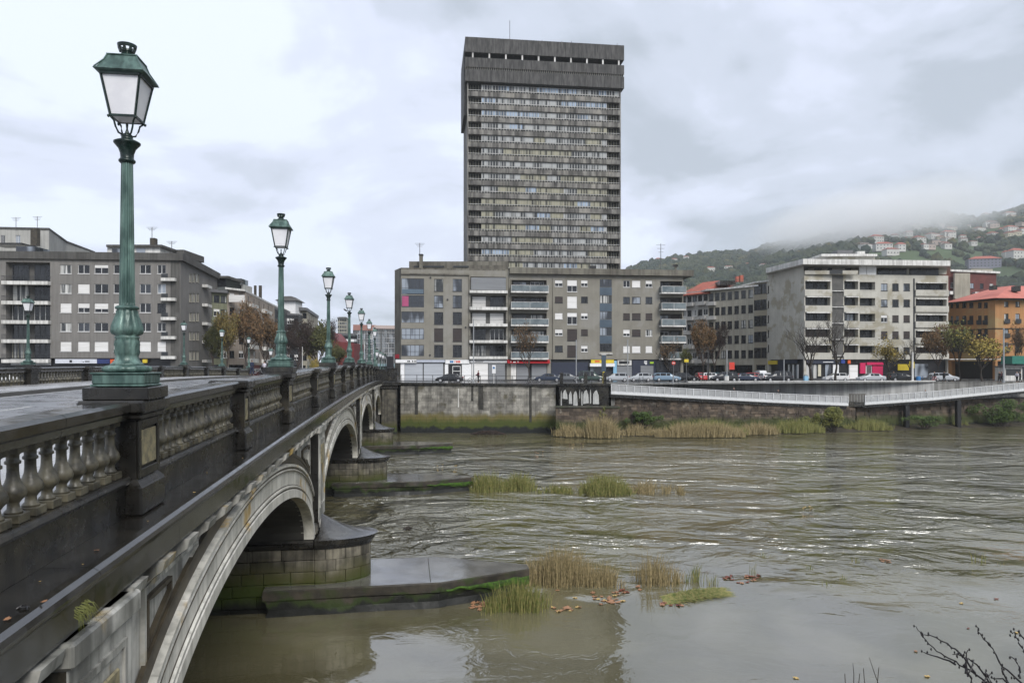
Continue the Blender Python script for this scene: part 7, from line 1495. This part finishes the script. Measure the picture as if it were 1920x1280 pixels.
o = thing('kiosk', 'white kiosk with an open side under the trees at the right', 'kiosk', (P2(1900, 126).x, 126, GZ)); MB().cbox(-1.6, 1.6, 0, 2.5, 0, 2.5, .05).build('cabin', m_wc, o); MB().box(-1.8, 1.8, -.6, 2.7, 2.5, 2.65).build('roof', m_metal, o); MB().box(-1.3, 1.3, -.04, 0, 1.0, 2.1).build('opening', m_df, o)
# ================================================================= people
def skinned(name, edges, pts, rads, mat, parent, sub=1):
    me = bpy.data.meshes.new(name); me.from_pydata(pts, edges, []); me.materials.append(mat); o = put(name, me, parent)
    sk = o.modifiers.new('skin', 'SKIN'); sk.use_smooth_shade = True
    for i, r_ in enumerate(rads): me.skin_vertices[0].data[i].radius = (r_, r_)
    me.skin_vertices[0].data[0].use_root = True
    m = o.modifiers.new('sub', 'SUBSURF'); m.levels = m.render_levels = sub; return o
m_skin = flat('skin', (.42, .26, .19), .6); m_hair = flat('dark_hair', (.02, .015, .012), .7)
def person(label, loc, rz, top, legs, pose='stand', bag=None, h=1.72, skirt=False, hat=None):
    o = thing('person', label, 'person', loc, rz, scale=h / 1.75); st = .16 if pose == 'walk' else 0.0
    hipL, hipR = (.09, 0, .90), (-.09, 0, .90); kL, kR = (.10, .5 * st + .02, .48), (-.10, -.3 * st + .02, .48); fL, fR = (.10, st * 1.1, .07), (-.10, -st * 1.3, .09); tL, tR = (.12, st * 1.1 + .17, .03), (-.12, -st * 1.3 + .16, .04)
    arm = {'stand': ((.24, .02, 1.12), (.25, .10, .86), (-.24, .02, 1.12), (-.25, .10, .86)), 'walk': ((.23, -.08, 1.13), (.24, .04, .88), (-.23, .08, 1.13), (-.24, .22, .93)), 'push': ((.21, .14, 1.16), (.18, .42, 1.05), (-.21, .14, 1.16), (-.18, .42, 1.05)), 'lean': ((.22, .16, 1.15), (.10, .40, 1.12), (-.22, .16, 1.15), (-.10, .40, 1.12))}[pose]
    pts = [(0, 0, .95), (0, -.01, 1.12), (0, 0, 1.32), (0, .01, 1.47), (0, .02, 1.56), (0, .03, 1.65), (0, .03, 1.72), (.17, 0, 1.42), arm[0], arm[1], (-.17, 0, 1.42), arm[2], arm[3], hipL, kL, fL, tL, hipR, kR, fR, tR]
    ed = [(0, 1), (1, 2), (2, 3), (3, 4), (4, 5), (5, 6), (2, 7), (7, 8), (8, 9), (2, 10), (10, 11), (11, 12), (0, 13), (13, 14), (14, 15), (15, 16), (0, 17), (17, 18), (18, 19), (19, 20)]
    rd = [.12, .115, .14, .06, .055, .095, .075, .06, .045, .033, .06, .045, .033, .085, .06, .045, .04, .085, .06, .045, .04]
    skinned('body', ed, pts, rd, m_skin, o)
    ja = [0, 1, 2, 3, 7, 8, 9, 10, 11, 12]; P_ = [pts[i] for i in ja]; P_[6] = tuple(Vector(P_[5]).lerp(Vector(P_[6]), .85)); P_[9] = tuple(Vector(P_[8]).lerp(Vector(P_[9]), .85)); skinned('jacket', [(0, 1), (1, 2), (2, 3), (2, 4), (4, 5), (5, 6), (2, 7), (7, 8), (8, 9)], P_, [.17, .155, .175, .085, .085, .07, .055, .085, .07, .055], top, o)
    skinned('trousers', [(0, 1), (1, 2), (2, 3), (0, 4), (4, 5), (5, 6)], [pts[0], pts[13], pts[14], tuple(Vector(pts[15]) + Vector((0, 0, .05))), pts[17], pts[18], tuple(Vector(pts[19]) + Vector((0, 0, .05)))], [.15, .11, .085, .07, .11, .085, .07], legs, o)
    skinned('hair', [(0, 1), (1, 2)], [(0, .0, 1.74), (0, -.05, 1.70), (0, -.06, 1.62)], [.085, .085, .06], hat or m_hair, o)
    for x in (.032, -.032): MB().lathe([(0, -.012), (.012, 0), (0, .012)], 6).build('eye', m_black, o, loc=(x, .115, 1.665))
    MB().add([(0, .14, 1.64), (.015, .115, 1.63), (-.015, .115, 1.63), (0, .112, 1.67)], [(0, 1, 3), (0, 3, 2), (0, 2, 1)]).build('nose', m_skin, o); MB().box(-.025, .025, .11, .118, 1.605, 1.613).build('mouth', m_redsign, o)
    for x in (1, -1): skinned('shoe', [(0, 1)], [tuple(Vector(pts[15 if x > 0 else 19]) - Vector((0, .03, .02))), pts[16 if x > 0 else 20]], [.055, .05], m_black, o)
    if bag: MB().cbox(-.15, .15, -.32, -.17, 1.08, 1.46, .05).build('backpack', bag, o)
    return o
mt = lambda n, cc: flat(n, cc, .8)
dk, nv, wj, rj, gj = mt('black_cloth', (.014, .014, .016)), mt('navy_cloth', (.012, .02, .05)), mt('white_jacket_cloth', (.48, .46, .50)), mt('dark_red_cloth', (.10, .02, .03)), mt('grey_cloth', (.12, .12, .13))
def gp(px, Y, z=None): p = P2(px, Y); return Vector((p.x, p.y, GZ + .01 if z is None else z))
def deckp(px, l):
    k = (px - 960) / F; # solve s for the given pixel column and lateral l
    best = min((abs((B(l, s_ * .2, 0).x / B(l, s_ * .2, 0).y) - k), s_ * .2) for s_ in range(60, 480)); return B(l, best[1], c(best[1]) - 1.015 if l > -8.2 or l < -16.6 else c(best[1]) - 1.165)
person('person in a dark navy coat walking away on the bridge', deckp(472, -17.6), -.3, nv, nv, 'walk', h=1.8); person('person in a white jacket standing with a bicycle on the bridge', deckp(496, -17.2), .5, wj, dk, 'push', h=1.78)
for px_, l_, lb in ((482, -17.4, 'bicycle between the two people on the bridge'), (501, -17.0, 'bicycle held by the person in the white jacket')): p = deckp(px_, l_); b_ = bike(lb, 0, 100, .3, None, m_grey); b_.location = p
person('person in dark red beside the white framed bicycle on the quay', gp(897, 102.4, 6.97), 1.3, rj, dk, 'push', h=1.75); person('person with a dark hood behind the end pedestal of the bridge', gp(744.5, 103.5, 7.0), 2.5, dk, gj, h=1.75)
person('black clad person leaning on the footbridge rail, left one', W(1376, 748.5, 102.3), pi, dk, gj, 'lean', h=1.7); person('black clad person behind the footbridge rail, right one', W(1459, 752, 103.2), 2.8, dk, gj, h=1.7)
person('person in grey behind the rail of the rising ramp', W(1735, 751, 108.0), 2.9, gj, dk, h=1.7); person('person in a pale hood low behind the rising ramp', W(1667, 757, 106.0), 2.7, wj, dk, h=1.6)
person('dark dressed person at the bicycle rack, left one', gp(1752.5, 118.3), 1.2, dk, dk); person('dark dressed person at the bicycle rack, right one', gp(1770, 117.6), -1.2, dk, dk, 'walk'); person('person with a black case beside the right white pole', gp(1874, 114.5), 1.5, dk, dk, 'walk', rj); person('person in black at the right by the footbridge', gp(1878, 115.0), -1.5, dk, dk, 'walk')
person('person in a white jacket at the right edge', gp(1907, 114.5), 2.0, wj, dk); person('person in black beside the white jacket at the right edge', gp(1913, 115.2), 1.0, dk, dk, 'walk'); person('person walking before the dark shop at the yellow sign', gp(1676, 124), 1.6, dk, dk, 'walk')
bird = thing('pigeon', 'small dark bird perched at the fourth lamp', 'bird', B(-4.0, LAMP_S[3], c(LAMP_S[3]) + 3.78) + Vector((-.28, 0, .0)))
skinned('body', [(0, 1), (1, 2), (0, 3)], [(0, 0, .1), (-.08, 0, .16), (-.12, 0, .22), (.16, 0, .03)], [.06, .05, .03, .02], m_iron, bird)
